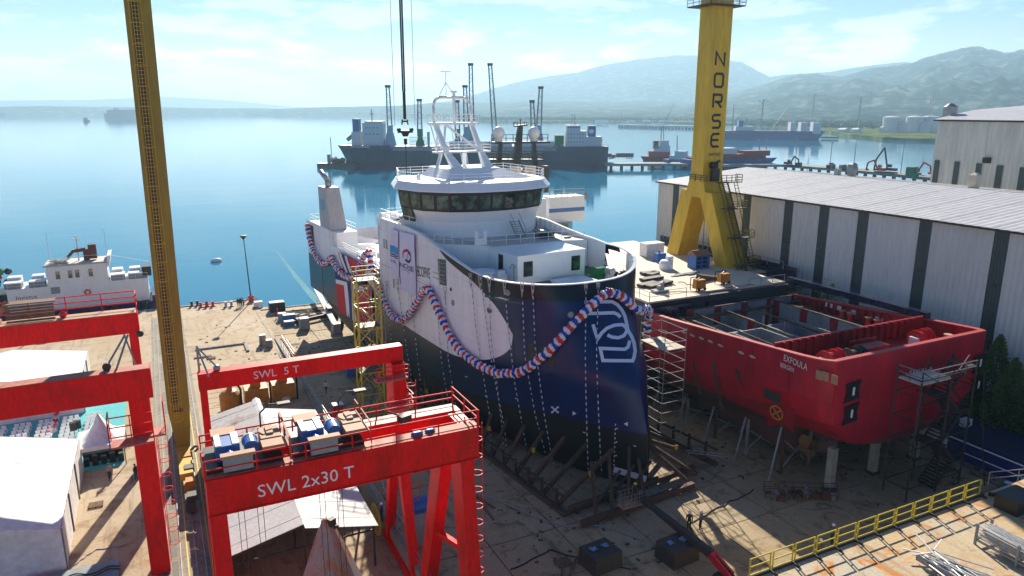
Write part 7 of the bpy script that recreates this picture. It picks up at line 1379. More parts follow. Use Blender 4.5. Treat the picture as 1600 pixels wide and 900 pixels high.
q=text_mb('Invictus',1.0,lambda x,y:(-24.0+x*1.0,YF+1.16,3.5+y*1.0),1.05); prt(t,'lettering',q,'blackprint')
b=MB(); b.rail([(-25,YF+.3,1.2),(-3,YF+.3,1.2)],1.1,3,.04,2); b.rail([(-25,YF+1.3,5.4),(-19,YF+1.3,5.4)],1,2,.03,2); b.rail([(-9,YF+1.3,5.4),(-3,YF+1.3,5.4)],1,2,.03,2); prt(t,'handrail',b,'white')
b=MB(); [b.tube((x,YF-.5,.1),(x,YF-.5,1.1),.55,12) for x in(-34,-29,-24,-19,-14,-9,-4)]; prt(t,'tyre_fender',b,'tyre')
t=thing('fishing_boat','cluttered green and black boat cut off by the left margin','boat',(-32,152,-2)); b=MB(); b.hexa([(-48,YF+9,-3),(-27,YF+9,-3),(-27,YF+15,-3),(-48,YF+15,-3)],[(-49,YF+8.8,3.0),(-25.5,YF+8.8,3.0),(-25.5,YF+15.2,3.0),(-49,YF+15.2,3.0)]); prt(t,'hull',b,'black'); b=MB(); b.grid([[(-34+i*1.1,YF+10+j*1.0,8.5-.35*i+.4*math.sin(i*2+j)) for i in range(6)] for j in range(5)]); prt(t,'green_tarpaulin',b,'green',smooth=True); rnd=random.Random(3)
for k in range(22): x=rnd.uniform(-36,-26); b=MB(); b.ball((x,YF+9.6+rnd.uniform(0,3),4+rnd.uniform(0,3.5)),rnd.uniform(.4,.9),7,5); prt(t,'net_bundle',b,rnd.choice(['green','black','brightred','dark']))
b=MB(); b.box(-40,-29,YF+10,YF+14,3,6.4); prt(t,'deckhouse',b,'dark')
p=G(338,409,-2); single('buoy_boat',MB().ball((p.x,p.y,-1.7),1.1,10,6,(1.3,.7,.6)),M['white'],'small white float alone on the blue water','float',loc=(p.x,p.y,-2),smooth=True)
for i,(px,py,m,l) in enumerate(((304,477,'dark','dark bollard rack near the left end of the quay'),(318,479,'brightred','low red mooring post group on the quay edge'),(328,478,'brightred','second red mooring post right of the first'),(357,478,'galv','small pale box on the quay coping'))):
    p=G(px,py,0); b=MB(); [b.lathe((p.x+d,p.y-.6,0),[(.3,0),(.22,.3),(.22,.8),(.35,.9),(.3,1.0)],8) for d in(-.5,.5)]; b.box(p.x-.9,p.x+.9,p.y-.9,p.y-.3,0,.15); single('mooring_bollard',b,M[m],l,'bollard','mooring bollards on the quay',loc=(p.x,p.y-.6,0))
# ================================================================ SHIPS AND JETTY ACROSS THE WATER
A=G(537,262,-2); Bq=G(950,262,-2); U=(Bq-A).normalized(); V=Vector((-U.y,U.x,0)); LEN=(Bq-A).length
def LP(u,v,z): p=A+U*u+V*v; return (p.x,p.y,z)
def pu(px,py): p=PL(px,py,A,Bq); return ((p-A).dot(U),p.z)
blue_hull=mat('slate_blue_hull',(.012,.035,.075),.5); boot=mat('dark_red_bootline',(.05,.018,.03),.6)
t=thing('cargo_ship','long slate blue geared cargo ship moored at the jetty behind the wheelhouse','cargo ship',tuple((A+Bq)/2+V*10)); BW=24
def shiphull(z0,z1,ext,fl):
    b=MB(); pts=[(0+fl*0,12),(6,5),(16,1.2),(28,0),(LEN-10,0),(LEN,2),(LEN,22),(LEN-10,24),(28,24),(16,22.8),(6,19)]; lo=[LP(u,v,z0)[:2] for u,v in pts]; hi=[LP(u-(ext*(1-min(1,u/28))),v,z1)[:2] for u,v in pts]; b.prism(lo,z0,z1,hi); return b
zt=pu(700,236)[1]; prt(t,'boot_topping',shiphull(-3,.8,1.5,0),boot); prt(t,'hull',shiphull(.81,zt,4,0),blue_hull)
zf=pu(540,228)[1]; b=MB(); lo=[LP(u,v,zt)[:2] for u,v in((-4,12),(5,4),(16,1),(34,.2),(34,23.8),(16,23),(5,20))]; hi=[LP(u,v,zf)[:2] for u,v in((-6,12),(3,3),(15,.6),(30,.1),(30,23.9),(15,23.4),(3,21))]; b.prism(lo,zt+.01,zf,hi); prt(t,'forecastle',b,blue_hull)
ua=pu(868,235)[0]; b=MB(); b.prism([LP(u,v,0)[:2] for u,v in((ua,.1),(LEN+.2,2),(LEN+.2,22),(ua,23.9))],zt+.01,zf-.6); prt(t,'poop',b,blue_hull)
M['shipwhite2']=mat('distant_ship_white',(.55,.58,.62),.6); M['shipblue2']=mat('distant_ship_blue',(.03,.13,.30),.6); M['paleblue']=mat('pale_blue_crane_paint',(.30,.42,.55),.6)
def sbox(nm,x0,x1,y0,y1,m,v0=4,v1=20,par=None):
    u0,_=pu(x0,(y0+y1)/2); u1,_=pu(x1,(y0+y1)/2); zz1=pu((x0+x1)/2,y0)[1]; zz0=pu((x0+x1)/2,y1)[1]; b=MB(); b.prism([LP(u,v,0)[:2] for u,v in((u0,v0),(u1,v0),(u1,v1),(u0,v1))],zz0,zz1); return prt(par or t,nm,b,M[m])
sbox('hatch_coaming',598,690,229,238,'panelgrey',2,22); sbox('hatch_coaming',700,865,229,237,'panelgrey',2,22)
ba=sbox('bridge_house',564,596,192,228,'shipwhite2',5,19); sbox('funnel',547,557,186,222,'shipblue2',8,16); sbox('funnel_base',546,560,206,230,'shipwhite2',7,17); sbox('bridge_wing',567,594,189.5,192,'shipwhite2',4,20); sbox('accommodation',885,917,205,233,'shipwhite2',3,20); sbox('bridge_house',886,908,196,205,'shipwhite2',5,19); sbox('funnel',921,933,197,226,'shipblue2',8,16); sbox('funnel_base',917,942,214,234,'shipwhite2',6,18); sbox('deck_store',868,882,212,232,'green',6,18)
for x0,y0 in((569,199),(575,199),(581,199),(587,199),(569,209),(575,209),(581,209),(587,209)): sbox('window',x0,x0+1.6,y0,y0+2,'black',4.9,5.0,ba)
u_,z_=pu(575.5,178); b=MB(); b.tube(LP(u_,12,pu(575,192)[1]),LP(u_,12,pu(575,171)[1]),.35,6); b.box(*[0,0,0,0,0,0]) if 0 else None; b.tube(LP(u_-1.5,12,z_),LP(u_+1.5,12,z_),.25,5); u2,_=pu(898,190); [b.tube(LP(u2+d,12,pu(898,198)[1]),LP(u2+d,12,pu(898,178)[1]),.25,5) for d in(-.8,1.0)]; prt(t,'signal_mast',b,'grey')
M['jibgrey']=mat('grey_jib',(.22,.25,.28),.6)
def deckcrane(xb,yb0,xt,yt,wb,col,label_ped=True,yc=None):
    # tapered pedestal up to yc, then a slender lattice jib luffed nearly upright
    yc=yc or 212; uc,zc=pu(xb,yc); u0,z0=pu(xb,yb0); ut,zt_=pu(xt,yt); w=wb
    b=MB(); b.prism([LP(uc+a*w,12+c*3,0)[:2] for a,c in((-1,-1),(1,-1),(1,1),(-1,1))],z0,zc,[LP(uc+a*w*.42,12+c*1.6,0)[:2] for a,c in((-1,-1),(1,-1),(1,1),(-1,1))]); p=prt(t,'crane_pedestal',b,M[col])
    b=MB(); zc2=zc+5; b.prism([LP(uc+a*1.8,12+c*1.7,0)[:2] for a,c in((-1,-1),(1,-1),(1,1),(-1,1))],zc,zc2); prt(p,'crane_cab',b,M[col])
    b=MB(); L0=Vector(LP(uc-1.5,11,zc2)); R0=Vector(LP(uc+1.5,11,zc2)); L1=Vector(LP(ut-1.0,11,zt_)); R1=Vector(LP(ut+1.0,11,zt_)); b.beam(L0,L1,.75,.6); b.beam(R0,R1,.75,.6)
    for k in range(1,6): b.beam(L0.lerp(L1,k/5),R0.lerp(R1,k/5),.35,.35)
    if k: [b.tube(L0.lerp(L1,i/10),R0.lerp(R1,(i+1)/10),.14,4) for i in range(10)]
    prt(p,'jib',b,M['jibgrey']); b=MB(); b.prism([LP(ut+a*1.8,11+c,0)[:2] for a,c in((-1,-1),(1,-1),(1,1),(-1,1))],zt_,zt_+1.6); prt(p,'jib_head',b,'black')
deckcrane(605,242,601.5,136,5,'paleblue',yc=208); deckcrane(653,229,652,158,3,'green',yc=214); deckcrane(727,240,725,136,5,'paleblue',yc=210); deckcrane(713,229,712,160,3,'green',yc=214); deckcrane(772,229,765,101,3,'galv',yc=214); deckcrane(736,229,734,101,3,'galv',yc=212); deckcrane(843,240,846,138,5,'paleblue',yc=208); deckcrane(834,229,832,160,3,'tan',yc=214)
b=MB(); 
for i in range(9): uu,_=pu(638+i*3.2,220); b.beam(LP(uu,8,zt+1),LP(uu,8,zt+9),.25,.25)
uu0,_=pu(638,220); uu1,_=pu(664,220); [b.beam(LP(uu0,8,zt+1+k*2.6),LP(uu1,8,zt+1+k*2.6),.25,.25) for k in range(1,4)]; prt(t,'cargo_rack',b,'green'); sbox('tall_post',666,669.5,206,238,'paleblue',6,9)
for x0,x1 in((700,800),(805,868)): 
    a=LP(pu(x0,228)[0],9,zt+4); c=LP(pu(x1,228)[0],9,zt+4); b=MB(); b.tube(a,c,2.3,12); prt(t,'wind_tower_tube',b,'shipwhite2')
b=MB(); b.tube(LP(pu(531,222)[0]+2,14,pu(531,220)[1]),LP(pu(543,208)[0]+2,14,pu(543,210)[1]),1.3,8); prt(t,'freefall_lifeboat',b,mat('faded_orange',(.35,.20,.16),.6)); b=MB(); b.tube(LP(pu(930,215)[0],12,pu(930,215)[1]),LP(pu(944,222)[0],12,pu(944,222)[1]),1.2,8); prt(t,'freefall_lifeboat',b,bpy.data.materials['faded_orange'])
q=text_mb('MANZANARES',1.0,lambda x,y:tuple(Vector(LP(5.2+x*2.0,2.9-.17*x*2.0*.8,zt+2.0+y*2.2))-V*1.1),1.0); prt(t,'lettering',q,'print')
p=(Bq+A)/2; u2,_=pu(926,208); b=MB(); b.lathe(LP(u2,7.9,pu(926,206)[1]),[(1.6,0),(1.6,.1)],14,axis=-V); prt(t,'funnel_disc',b,'print')
rnd=random.Random(17); b=MB()
for k in range(150):
    u=rnd.uniform(32,LEN-36); v=rnd.choice((rnd.uniform(.4,2),rnd.uniform(3,20))); x,y,z=LP(u,v,zt); h=rnd.uniform(.5,2.6); w_=rnd.uniform(.3,1.6); b.box(x-w_,x+w_,y-.5,y+.5,z,z+h,rz=-.45)
prt(t,'deck_gear',b,'grey',kind='stuff'); b=MB(); b.rail([LP(34,.6,zt),LP(LEN-34,.6,zt)],1.3,4,.12,2); b.rail([LP(2,7,zf),LP(28,.8,zf)],1.3,3,.12,2); b.rail([LP(LEN-32,.6,zf-.6),LP(LEN,2.4,zf-.6)],1.3,3,.12,2); prt(t,'handrail',b,'shipwhite2')
for x0,y0 in[(888+i*4.6,209+j*6) for i in range(6) for j in range(3)]: sbox('window',x0,x0+1.4,y0,y0+1.8,'black',2.9,3.0)
for x0 in(888,892,896,900,904): sbox('window',x0,x0+2.4,198.5,200.5,'black',4.9,5.0)
for k in range(5): uu=20+k*32; b=MB(); b.prism([LP(uu+a_,-.06+.0,0)[:2] for a_ in(0,.2)]+[LP(uu+.2,.3,0)[:2],LP(uu,.3,0)[:2]],.9,zt-.2); prt(t,'plate_seam',b,'dark')
# small pontoon by the bow
p=G(520,262,-2); t=thing('pontoon','dark pontoon heaped with scrap beside the cargo ship bow','pontoon',tuple(p)); b=MB(); b.prism([(p.x-10,p.y+2),(p.x+13,p.y-9),(p.x+17,p.y),(p.x-6,p.y+11)],-2.5,1.0); prt(t,'hull',b,'black'); b=MB(); rnd=random.Random(9); [b.ball((p.x+rnd.uniform(0,11),p.y+rnd.uniform(-3,3),1+rnd.uniform(0,3)),rnd.uniform(1,2),6,4) for _ in range(18)]; prt(t,'scrap_heap',b,'rust',kind='stuff'); b=MB(); b.tube((p.x,p.y+2,1),(p.x,p.y+2,18),.25,5); b.box(p.x-3,p.x-1,p.y,p.y+2,1,7); prt(t,'post',b,'grey')
# jetty with piles
def jetty(pxs,label):
    P=[G(x,y,1.2) for x,y in pxs]; t=thing('jetty',label,'jetty',tuple(P[0])); n=len(P)
    for a,c in zip(P,P[1:]):
        d=(c-a).normalized(); nn=Vector((-d.y,d.x,0)); b=MB(); b.prism([((a)).to_2d()[:],(c).to_2d()[:],(c+nn*14).to_2d()[:],(a+nn*14).to_2d()[:]],.3,1.8); prt(t,'deck',b,'wall')
        k=int((c-a).length/6)
        for i in range(k): q_=a.lerp(c,(i+.5)/k)+nn*.8; b=MB(); b.box(q_.x-.7,q_.x+.7,q_.y-.7,q_.y+.7,-3,.3); prt(t,'pile',b,'dark')
    return P
JP=jetty([(947,257.5),(1045,257),(1130,259),(1220,258.5),(1330,267),(1470,281)],'long concrete jetty on dark piles crossing the bay behind the hall')
def onjet(px,py): return G(px,py,1.8)
def vehicle(name,label,cat,px,py,L,H,col,cab,colc='brightred'):
    p=onjet(px,py); d=(JP[1]-JP[0]).normalized() if px<1050 else (JP[-1]-JP[-2]).normalized(); t=thing(name,label,cat,tuple(p)); nn=Vector((-d.y,d.x,0)); f=lambda u,v:(p+d*u+nn*(v+4)).to_2d()[:]
    if H: b=MB(); b.prism([f(0,-1.3),f(L,-1.3),f(L,1.3),f(0,1.3)],3.0,3.0+H); prt(t,'trailer_body',b,M[col])
    b=MB(); b.prism([f(-3.2,-1.2),f(-.4,-1.2),f(-.4,1.2),f(-3.2,1.2)],2.5,4.9); prt(t,'cab',b,M[colc]); b=MB(); [b.tube(f(u,-1.35)+(2.3,),f(u,-1.0)+(2.3,),.5,10) for u in(-2.4,L*.6,L*.75,L*.9)]; prt(t,'wheel',b,'tyre'); return t
vehicle('truck','dark blue box truck with a red cab standing on the jetty','truck',964,249,12.5,2.9,'navy',1); vehicle('truck','dark box trailer right of the cargo ship stern on the jetty','truck',948,249,4,2.6,'navy',1)
def excav(label,px,py,col,s=1,flip=1,up=0):
    p=onjet(px,py); d=(JP[-1]-JP[-2]).normalized()*flip; t=thing('excavator',label,'excavator',tuple(p),'excavators on the jetty'); nn=Vector((-d.y,d.x,0)); f=lambda u,v,z:p+d*u*s+nn*(v+5)+Vector((0,0,z*s))
    b=MB(); [b.beam(f(-2.3,v,.4),f(2.3,v,.4),.7,.8) for v in(-1.2,1.2)]; prt(t,'track',b,'dark'); b=MB(); b.beam(f(-2.2,0,1.6),f(1.6,0,1.6),2.6,1.4); b.beam(f(.4,-.8,2.8),f(1.8,-.8,2.8),1.0,1.5); prt(t,'body',b,M[col]); b=MB(); E=[f(1.4,.4,1.8),f(3.6,.4,5.2+up*4),f(6.8,.4,3.9+up*1),f(7.4,.4,1.0)]
    for a,c in zip(E,E[1:]): b.beam(a,c,.5,.7)
    b.beam(E[-1],E[-1]-d*1.4,.9,1.0); prt(t,'boom',b,M[col])
excav('red excavator with lowered boom, leftmost on the far part of the jetty',1221,260,'dark',1.2); excav('low red excavator near the roof vents on the jetty',1386,270,'brightred',1.3,-1); excav('dark excavator with boom folded high, on the jetty',1402,271,'black',1.5,-1,1); excav('rightmost red excavator on the jetty beside the taller hall',1418,273,'brightred',1.3,1)
for i,(px,py,w_,h,m,l) in enumerate(((1195,255,9,4,'brightred','low red machine on the jetty behind the hall roof'),(1255,262,12,4,'dark','dark heap of gear in the middle of the jetty'),(1310,264,12,6,'rust','brown stack of gear on the jetty left of the roof vent'),(1338,267,14,6,'dark','dark loaded trailer right of the roof vent on the jetty'),(1445,278,12,8,'green','green container at the right end of the jetty'))):
    p=onjet(px,py); t=thing('deck_cargo',l,'cargo',tuple(p)); rnd=random.Random(i)
    for k in range(5): x=p.x+rnd.uniform(-4,4); y=p.y+6+rnd.uniform(-2,3); prt(t,'cargo_piece',MB().box(x-rnd.uniform(1,w_/5),x+1.6,y-1,y+1,1.81,1.9+rnd.uniform(.3,1)*h*.7,rz=rnd.uniform(0,1.5)),m)
for i,(px,py,yt) in enumerate(((1252,259,218),(1307,262,228),(1420,272,232))):
    p=onjet(px,py); h=(py-yt)*math.hypot(p.x,p.y)/FPX; b=MB(); b.tube((p.x,p.y+5,1.8),(p.x,p.y+5,1.8+h),.22,5); b.box(p.x-1,p.x+1,p.y+4.8,p.y+5.2,1.8+h,2.2+h); single('lamp_mast',b,M['grey'],['left','middle','right'][i]+' of three thin lamp masts along the jetty','lamp post','lamp masts on the jetty',loc=(p.x,p.y+5,1.8))
# other vessels
def vessel(name,label,pa,pb,beam,zt_,col,houses,masts=(),deckcol=None,rake=5,bowleft=True,grp=None):
    a=G(pa[0],pa[1],-2); c=G(pb[0],pb[1],-2); u=(c-a).normalized(); v=Vector((-u.y,u.x,0)); L=(c-a).length; t=thing(name,label,'ship',tuple((a+c)/2+v*beam/2),grp)
    f=lambda s,w_: (a+u*s+v*w_).to_2d()[:]; k=beam/2; r=min(L*.2,beam*1.2)
    if bowleft: lo=[(0,k),(r,0),(L,k*.2),(L,beam-k*.2),(r,beam)]; hi=[(-rake,k),(r*.8,0),(L,0),(L,beam),(r*.8,beam)]
    else: lo=[(0,k*.2),(L-r,0),(L,k),(L-r,beam),(0,beam-k*.2)]; hi=[(0,0),(L-r*.8,0),(L+rake,k),(L-r*.8,beam),(0,beam)]
    b=MB(); b.prism([f(*p) for p in lo],-3,zt_,[f(*p) for p in hi]); prt(t,'hull',b,col)
    if deckcol: b=MB(); b.prism([f(L*.06,beam*.1),f(L*.94,beam*.1),f(L*.94,beam*.9),f(L*.06,beam*.9)],zt_+.01,zt_+1.2); prt(t,'deck_structure',b,deckcol)
    A2,B2=a+v*beam/2,c+v*beam/2
    for nm,x0,x1,y0,y1,m in houses:
        p0=PL(x0,(y0+y1)/2,A2,B2); p1=PL(x1,(y0+y1)/2,A2,B2); z1=PL((x0+x1)/2,y0,A2,B2).z; z0=PL((x0+x1)/2,y1,A2,B2).z; w_=beam*.33; b=MB(); b.prism([(p0-v*w_).to_2d()[:],(p1-v*w_).to_2d()[:],(p1+v*w_).to_2d()[:],(p0+v*w_).to_2d()[:]],min(z0,z1),max(z0,z1)); prt(t,nm,b,M[m] if isinstance(m,str) else m)
    b=MB()
    for x,y0,y1,th in masts: p=PL(x,y1,A2,B2); q_=PL(th,y0,A2,B2); b.tube(p,q_,.35*max(1,L/80),5)
    if masts: prt(t,'mast',b,'grey')
    return t
redship=mat('faded_red_ship',(.22,.03,.04),.6)
vessel('tug','red tug with a white wheelhouse moored at the jetty',(1008,252),(1045,252),8,1.6,redship,(('deckhouse',1013,1046,236,247,'brightred'),('wheelhouse',1022,1046,227,237,'shipwhite2'),('bridge',1030,1044,219,228,'shipwhite2'),('funnel',1021,1028,220,232,'black')),((1041,219,236,1041),(1037,196,225,1037)),rake=3)
vessel('workboat','small white and blue boat left of the yellow tower',(1034,258),(1086,261),8,2.2,M['shipblue2'],(('deckhouse',1048,1078,243,250,'shipwhite2'),('wheelhouse',1057,1072,236,244,'shipwhite2')),((1058,212,238,1058),),rake=2)
vessel('barge_ship','low blue and dark red coaster moored right of the yellow tower',(1078,266),(1205,263),14,4.5,mat('bright_blue_hull',(.01,.06,.26),.5),(('hold_coaming',1125,1190,240,249,redship),('raised_bow',1158,1197,235,243,redship),('deckhouse',1126,1146,231,240,'shipwhite2')),((1187,218,243,1186),(1197,216,243,1198)),deckcol=redship,rake=9,bowleft=False)
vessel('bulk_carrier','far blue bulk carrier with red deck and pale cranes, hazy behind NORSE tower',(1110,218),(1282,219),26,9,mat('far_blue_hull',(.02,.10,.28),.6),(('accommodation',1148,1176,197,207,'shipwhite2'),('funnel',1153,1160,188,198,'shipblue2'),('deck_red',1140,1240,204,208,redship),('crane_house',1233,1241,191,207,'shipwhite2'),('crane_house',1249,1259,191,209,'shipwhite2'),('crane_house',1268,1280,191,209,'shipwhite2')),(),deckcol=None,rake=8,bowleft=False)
vessel('car_carrier','boxy blue car carrier far out on the left water',(168,185.5),(219,185),28,20,mat('car_carrier_blue',(.02,.06,.17),.6),(('upper_decks',168,219,171.5,178,bpy.data.materials['car_carrier_blue']),('bridge',178,184,169,172,'grey')),(),rake=6,bowleft=False)
vessel('tug','tiny dark tug left of the car carrier on the open water',(129,190),(139,190),8,3,M['black'],(('wheelhouse',131,136,184,188,'black'),),((133,182,186,133),),rake=2)
vessel('cargo_ship','dark stern of a ship just entering at the left margin',(-22,181),(5,181),26,14,bpy.data.materials['car_carrier_blue'],(('house',-5,3,173.5,178,'grey'),),(),rake=3)
# vessel right behind the ship: black mast with white domes, white and blue house
t=thing('moored_vessel','vessel behind the wheelhouse with a black mast platform and two white satellite domes','ship',(60,140,-2)); Yv=140.0
pv_=lambda x,y: AY(x,y,Yv)
b=MB(); b.prism([(52,136),(80,136),(84,141),(80,147),(52,147)],-3,12); prt(t,'hull',b,'navy'); b=MB(); b.prism([(54,137),(75,137),(75,146),(54,146)],12.01,17.5); prt(t,'deckhouse',b,'white')
b=MB(); c=pv_(905,345); d=pv_(852,300); b.box(d.x,c.x,Yv-2,Yv+2,12,d.z-1.0); prt(t,'bridge_wing',b,'white'); b=MB(); b.box(d.x-.1,c.x+.1,Yv-2.05,Yv-2.01,pv_(880,329).z,pv_(880,323).z); prt(t,'blue_stripe',b,'blue'); b=MB(); b.rail([(d.x,Yv-2,d.z-1),(c.x,Yv-2,d.z-1)],1.6,1.5,.08,2); e=pv_(907,308); b.tube((e.x,Yv-1,e.z),(e.x+1,Yv-1,e.z+.5),.7,8); prt(t,'handrail',b,'grey')
def pt(x,y,dy=0): p=pv_(x,y); return Vector((p.x,Yv+dy,p.z))
b=MB(); b.beam(pt(801,285),pt(808,240),2.2,1.6,w2=1.5,h2=1.2); b.beam(pt(808,240),pt(813,197),1.5,1.2,w2=.9,h2=.8); b.beam(pt(776,280),pt(782,222),1.5,1.2,w2=.7,h2=.7); b.beam(pt(836,280),pt(834,222),1.5,1.2,w2=.7,h2=.7); prt(t,'black_mast',b,'black')
b=MB(); b.beam(pt(768,223),pt(856,222),2.4,.4); b.beam(pt(762,250),pt(846,250),2.6,.4); b.beam(pt(804,197),pt(823,195),1.0,.3); prt(t,'mast_platform',b,'black'); b=MB(); b.rail([pt(768,222),pt(856,221)],1.5,1.6,.09,2); b.rail([pt(760,250),pt(848,250)],1.5,1.6,.09,2); [b.tube(pt(x,197),pt(x,190 if x!=813 else 186),.1,4) for x in(803,808,813,819,822)]; prt(t,'handrail',b,'dark')
for x in(779,834): p=pt(x,208); b=MB(); b.ball(p,1.28,14,10,(1,1,1.08)); prt(t,'satellite_dome',b,'white',smooth=True); b=MB(); b.tube(p-Vector((0,0,1.9)),p-Vector((0,0,1.2)),.8,10); prt(t,'dome_foot',b,'white')
for x in(772,797,820,840): p=pt(x,285); b=MB(); b.box(p.x-1.3,p.x+1.3,Yv-2.6,Yv-1.4,p.z-2,pt(x,258).z); prt(t,'vent_trunk',b,'sunlit' if x in(797,820) else 'black')
for i in range(8): b=MB(); p=pt(768+i*11,262+(i%3)*4); b.box(p.x-.8,p.x+.8,Yv-1.3,Yv+.5,p.z-2.4,p.z+.3); prt(t,'funnel_duct',b,'black')
# storage tanks, sheds, far cranes
for i,px in enumerate((1391,1427,1452)):
    p=G(px,206.5,1.2); r=12.5; zt2=1.2+(206.5-186.5)*math.hypot(p.x,p.y)/FPX; t=thing('storage_tank',['leftmost','middle','rightmost'][i]+' white cylindrical storage tank on the low headland','tank',tuple(p),'white storage tanks'); b=MB(); b.lathe((p.x,p.y,1.2),[(r,0),(r,zt2-1.5)],24); prt(t,'shell',b,'shipwhite2',smooth=False); b=MB(); b.lathe((p.x,p.y,zt2-.2),[(r,0),(r*.6,1.4),(.5,2.2)],24); prt(t,'roof',b,'shipwhite2'); 
for i,(px,w_,h) in enumerate(((1411,4,10),(1445,5,10),(1378,3,6),(1338,6,4),(1318,7,4))):
    p=G(px,207,1.2); b=MB(); b.box(p.x-w_,p.x+w_,p.y-w_,p.y+w_,1.2,1.2+h*1.2); b.prism([(p.x-w_,p.y-w_),(p.x+w_,p.y-w_),(p.x+w_,p.y+w_),(p.x-w_,p.y+w_)],1.2+h*1.2,2+h*1.5,[(p.x-.5,p.y-w_),(p.x+.5,p.y-w_),(p.x+.5,p.y+w_),(p.x-.5,p.y+w_)]); single('harbour_shed',b,M['shipwhite2'],['pale tower building between the first two tanks','pale block between the second and third tanks','small block left of the tanks','low pale shed further left on the headland','low shed beside the far bulk carrier bow'][i],'building','sheds on the headland',loc=(p.x,p.y,1.2))
for i,(px,py,w_) in enumerate(((1345,184,26),(1242,185,14),(1195,189,10),(1010,189,20),(1035,189,14),(940,190,34),(985,190,22),(655,177,16),(515,173.5,22))):
    p=G(px,py+1.5,2); k=math.hypot(p.x,p.y)/FPX; b=MB(); w2=w_*.6*k; b.box(p.x-w2*.5,p.x+w2*.5,p.y-6,p.y+6,1.5,2+2.6*k); single('warehouse',b,M['whiteship'],'pale low warehouse on the far shore, '+['under the right mountain','between the two yellow tower cranes','beside the far bulk carrier','left of the yellow tower','just left of the yellow tower','nearest the cargo ship stern','right of the cargo ship stern','behind the white mast','far off left of the hook'][i],'building','warehouses on the far shore',loc=(p.x,p.y,1.5))
def towercrane(px,y0,yt,lab,jl,jr,col,luff=None):
    p=G(px,y0,1.5); D=math.hypot(p.x,p.y); k=D/FPX/math.cos(math.atan((px-800)/FPX)); zt_=1.5+(y0-yt)*k; r=Vector((R_[0],R_[1],0)); th=.6*k; t=thing('harbour_crane',lab,'crane',tuple(p),'cranes in the far harbour'); b=MB(); b.beam(p,(p.x,p.y,zt_),th*1.6,th*1.6); prt(t,'tower',b,col)
    b=MB(); q_=Vector((p.x,p.y,zt_-(3*k if luff is None else 0)))
    if luff: b.beam(q_-Vector((0,0,6*k)),q_+r*luff[0]*k+Vector((0,0,luff[1]*k)),th,th)
    else: b.beam(q_-r*jl*k,q_+r*jr*k,th,th); b.beam(q_+Vector((0,0,3*k)),q_+r*jr*k*.9,th*.5,th*.5); b.beam(q_-r*jl*k,q_-r*(jl-3)*k,th*2,th*2)
    prt(t,'jib',b,col)
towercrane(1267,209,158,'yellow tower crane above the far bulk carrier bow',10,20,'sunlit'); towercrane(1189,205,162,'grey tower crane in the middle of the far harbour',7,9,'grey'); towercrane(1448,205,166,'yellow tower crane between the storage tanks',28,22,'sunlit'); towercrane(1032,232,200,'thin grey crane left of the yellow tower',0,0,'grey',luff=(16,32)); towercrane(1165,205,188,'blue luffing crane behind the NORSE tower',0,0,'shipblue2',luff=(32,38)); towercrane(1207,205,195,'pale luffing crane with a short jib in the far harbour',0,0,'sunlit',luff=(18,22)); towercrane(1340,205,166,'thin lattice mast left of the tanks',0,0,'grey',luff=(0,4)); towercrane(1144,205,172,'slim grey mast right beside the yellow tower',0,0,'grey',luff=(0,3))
# far low pier
P=[G(968,197,0),G(1100,200,0)]; b=MB(); b.beam(P[0]+Vector((0,0,2)),P[1]+Vector((0,0,2)),10,3); t=thing('far_pier','long low pale pier in the haze left of the yellow tower','pier',tuple(P[0])); prt(t,'deck',b,'shipwhite2'); b=MB(); [b.beam(P[0].lerp(P[1],i/26)-Vector((0,0,4)),P[0].lerp(P[1],i/26)+Vector((0,0,1)),4,4) for i in range(27)]; prt(t,'piles',b,'dark',kind='stuff')
P=[(1284,214.5),(1310,215),(1380,222)]; a_,c_=G(*P[0],0),G(*P[1],0); b=MB(); b.beam(a_,c_,10,2); single('low_pier',b,M['dark'],'dark low pier below the far bulk carrier bow','pier',loc=tuple(a_))
# tree belt along the far shore: one mass of foliage
rnd=random.Random(12); b=MB()
def belt(x0,x1,yb,dist_px,n,hm):
    for i in range(n):
        px=rnd.uniform(x0,x1); p=G(px,lin(px,[p_[0] for p_ in yb],[p_[1] for p_ in yb])-rnd.uniform(0,dist_px),1.5); k=math.hypot(p.x,p.y)/FPX; s=rnd.uniform(.5,1.0)*k*hm
        c=Vector((p.x,p.y,1.5+s*.6)); 
        for j in range(5):
            d=Vector((rnd.gauss(0,1),rnd.gauss(0,1),rnd.gauss(0,.6))).normalized(); o_=c+d*s*.55; e=d.orthogonal().normalized(); f=d.cross(e); b.add([o_+d*s*.5,o_+e*s*.6,o_-e*s*.3+f*s*.5,o_-e*s*.3-f*s*.5],[(0,1,2),(0,2,3),(0,3,1),(1,3,2)])
belt(740,1100,[(740,188),(1100,189)],3.0,1600,2.6); belt(1150,1500,[(1150,196),(1300,200),(1500,203)],14,2200,3.2); belt(560,760,[(560,177),(760,186)],2.0,500,2.0)
single('shore_trees',b,nodemat('far_trees',_land((.015,.04,.018),(.03,.07,.03),(.07,.12,.04),.05)),'belt of dark trees and bushes along the far shore','trees',kind='stuff',loc=(700,1200,1.5))
b=MB()
for i in range(700):
    px=rnd.choice((rnd.uniform(0,520),rnd.uniform(620,1100),rnd.uniform(1150,1460))); py=176.5 if px<520 else rnd.uniform(170,186) if px<1100 else rnd.uniform(172,200); p=G(px,max(py,176.5),3); D=math.hypot(p.x,p.y)
    if py<176.5 or D>5500: continue
    k=D/FPX; s=rnd.uniform(.4,1.1)*k; b.box(p.x-s,p.x+s,p.y-s,p.y+s,1.5,2+s*1.3)
single('shore_town',b,M['shipwhite2'],'scatter of tiny pale houses among trees along the far shore','houses',kind='stuff',loc=(600,1500,1.5))

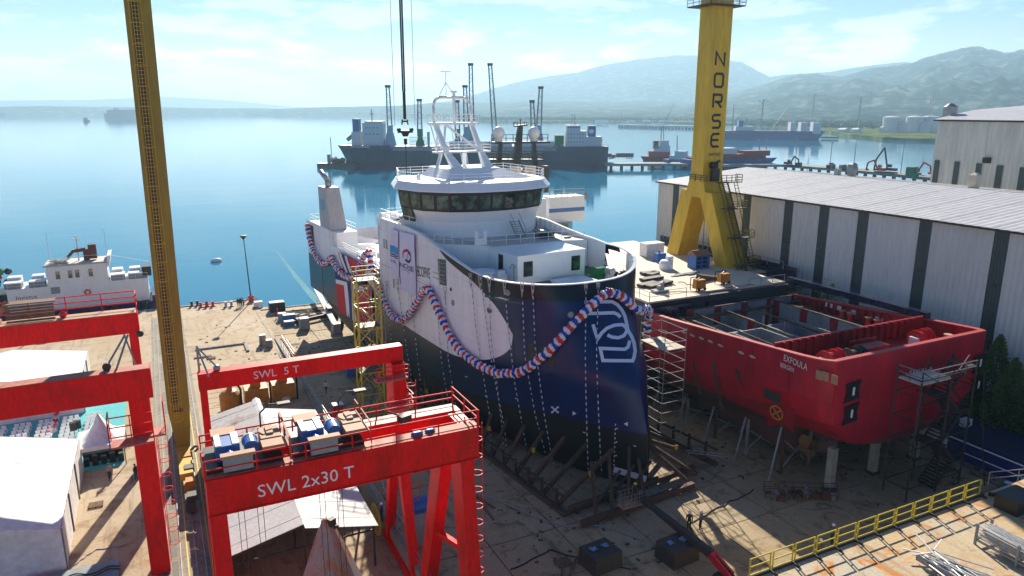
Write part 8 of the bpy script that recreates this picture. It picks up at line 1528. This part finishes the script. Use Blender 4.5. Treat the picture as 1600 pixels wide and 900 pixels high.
b=MB(); P=[G(x,y,-1.99) for x,y in((432,392),(447,412),(466,437),(488,462),(512,484))]; L_=[];R2=[]
for i,p in enumerate(P): w2=.25+.18*i; L_.append((p.x-w2,p.y,-1.985)); R2.append((p.x+w2,p.y,-1.985))
b.grid([L_,R2]); single('foam_streak',b,mat('pale_foam',(.22,.44,.50),1.0,spec=0,noise=.3,nscale=.8),'pale turquoise foam streak on the water beside the ship stern','foam',kind='stuff',loc=(P[0].x,P[0].y,-1.985))
# ---------------------------------------------------------------- pieces that stand apart become parts of their own
def _pieces(me):
    nv=len(me.vertices)
    if nv==0 or nv>30000: return None
    co=np.empty(nv*3); me.vertices.foreach_get('co',co); co=co.reshape(nv,3); ne=len(me.edges); ed=np.empty(ne*2,dtype=np.int64); me.edges.foreach_get('vertices',ed); ed=ed.reshape(ne,2)
    def comp(n,a,b):
        p=np.arange(n)
        while True:
            pa,pb=p[a],p[b]; lo,hi=np.minimum(pa,pb),np.maximum(pa,pb); m=lo!=hi
            if not m.any(): return p
            np.minimum.at(p,hi[m],lo[m])
            while True:
                q=p[p]
                if (q==p).all(): break
                p=q
    r,isl=np.unique(comp(nv,ed[:,0],ed[:,1]),return_inverse=True); k=len(r)
    if k<2 or k>800: return None
    lo=np.full((k,3),np.inf); hi=np.full((k,3),-np.inf); np.minimum.at(lo,isl,co); np.maximum.at(hi,isl,co); size=(hi-lo).max(axis=1)
    gap=np.maximum(0,np.maximum(lo[:,None]-hi[None],lo[None]-hi[:,None])); near=np.sqrt((gap**2).sum(axis=2))<=np.maximum(.02,.5*np.maximum(size[:,None],size[None])); a,b=np.nonzero(np.triu(near,1))
    f,pc=np.unique(comp(k,a,b),return_inverse=True)
    return (len(f),pc[isl]) if 2<=len(f)<=60 else None
for o in [o for o in bpy.data.objects if o.type=='MESH' and o.parent and not o.get('kind') and o.data.users==1]:
    got=_pieces(o.data)
    if not got: continue
    n,lab=got; me=o.data; V=[tuple(v.co) for v in me.vertices]; Fs=[(tuple(p.vertices),p.use_smooth) for p in me.polygons]; nm=o.name.split('.')[0]; first=True
    for k in range(n):
        idx={}; vs=[]; fs=[]; sm=False
        for f,s_ in Fs:
            if lab[f[0]]!=k: continue
            sm=s_; g_=[]
            for i in f:
                if i not in idx: idx[i]=len(vs); vs.append(V[i])
                g_.append(idx[i])
            fs.append(g_)
        if not fs: continue
        m2=bpy.data.meshes.new(nm); m2.from_pydata(vs,[],fs); [m2.materials.append(x) for x in me.materials]; 
        if sm: m2.polygons.foreach_set('use_smooth',[True]*len(fs))
        m2.update()
        if first: o.data=m2; first=False
        else:
            c=o.copy(); c.data=m2; COL.objects.link(c)
# ---------------------------------------------------------------- haze: one closed box of pale air round camera and scene
b=MB(); b.box(-9000,14500,-400,14000,-9,600)
hz=bpy.data.materials.new('haze_air'); hz.use_nodes=True; N=hz.node_tree; N.nodes.clear(); o_=N.nodes.new('ShaderNodeOutputMaterial'); pv=N.nodes.new('ShaderNodeVolumePrincipled')
pv.inputs['Color'].default_value=(.48,.76,1,1); pv.inputs['Density'].default_value=HAZE; pv.inputs['Anisotropy'].default_value=.3; N.links.new(pv.outputs[0],o_.inputs['Volume'])
single('haze',b,hz,'thin pale sea haze lying over the bay and mountains','haze',kind='stuff')
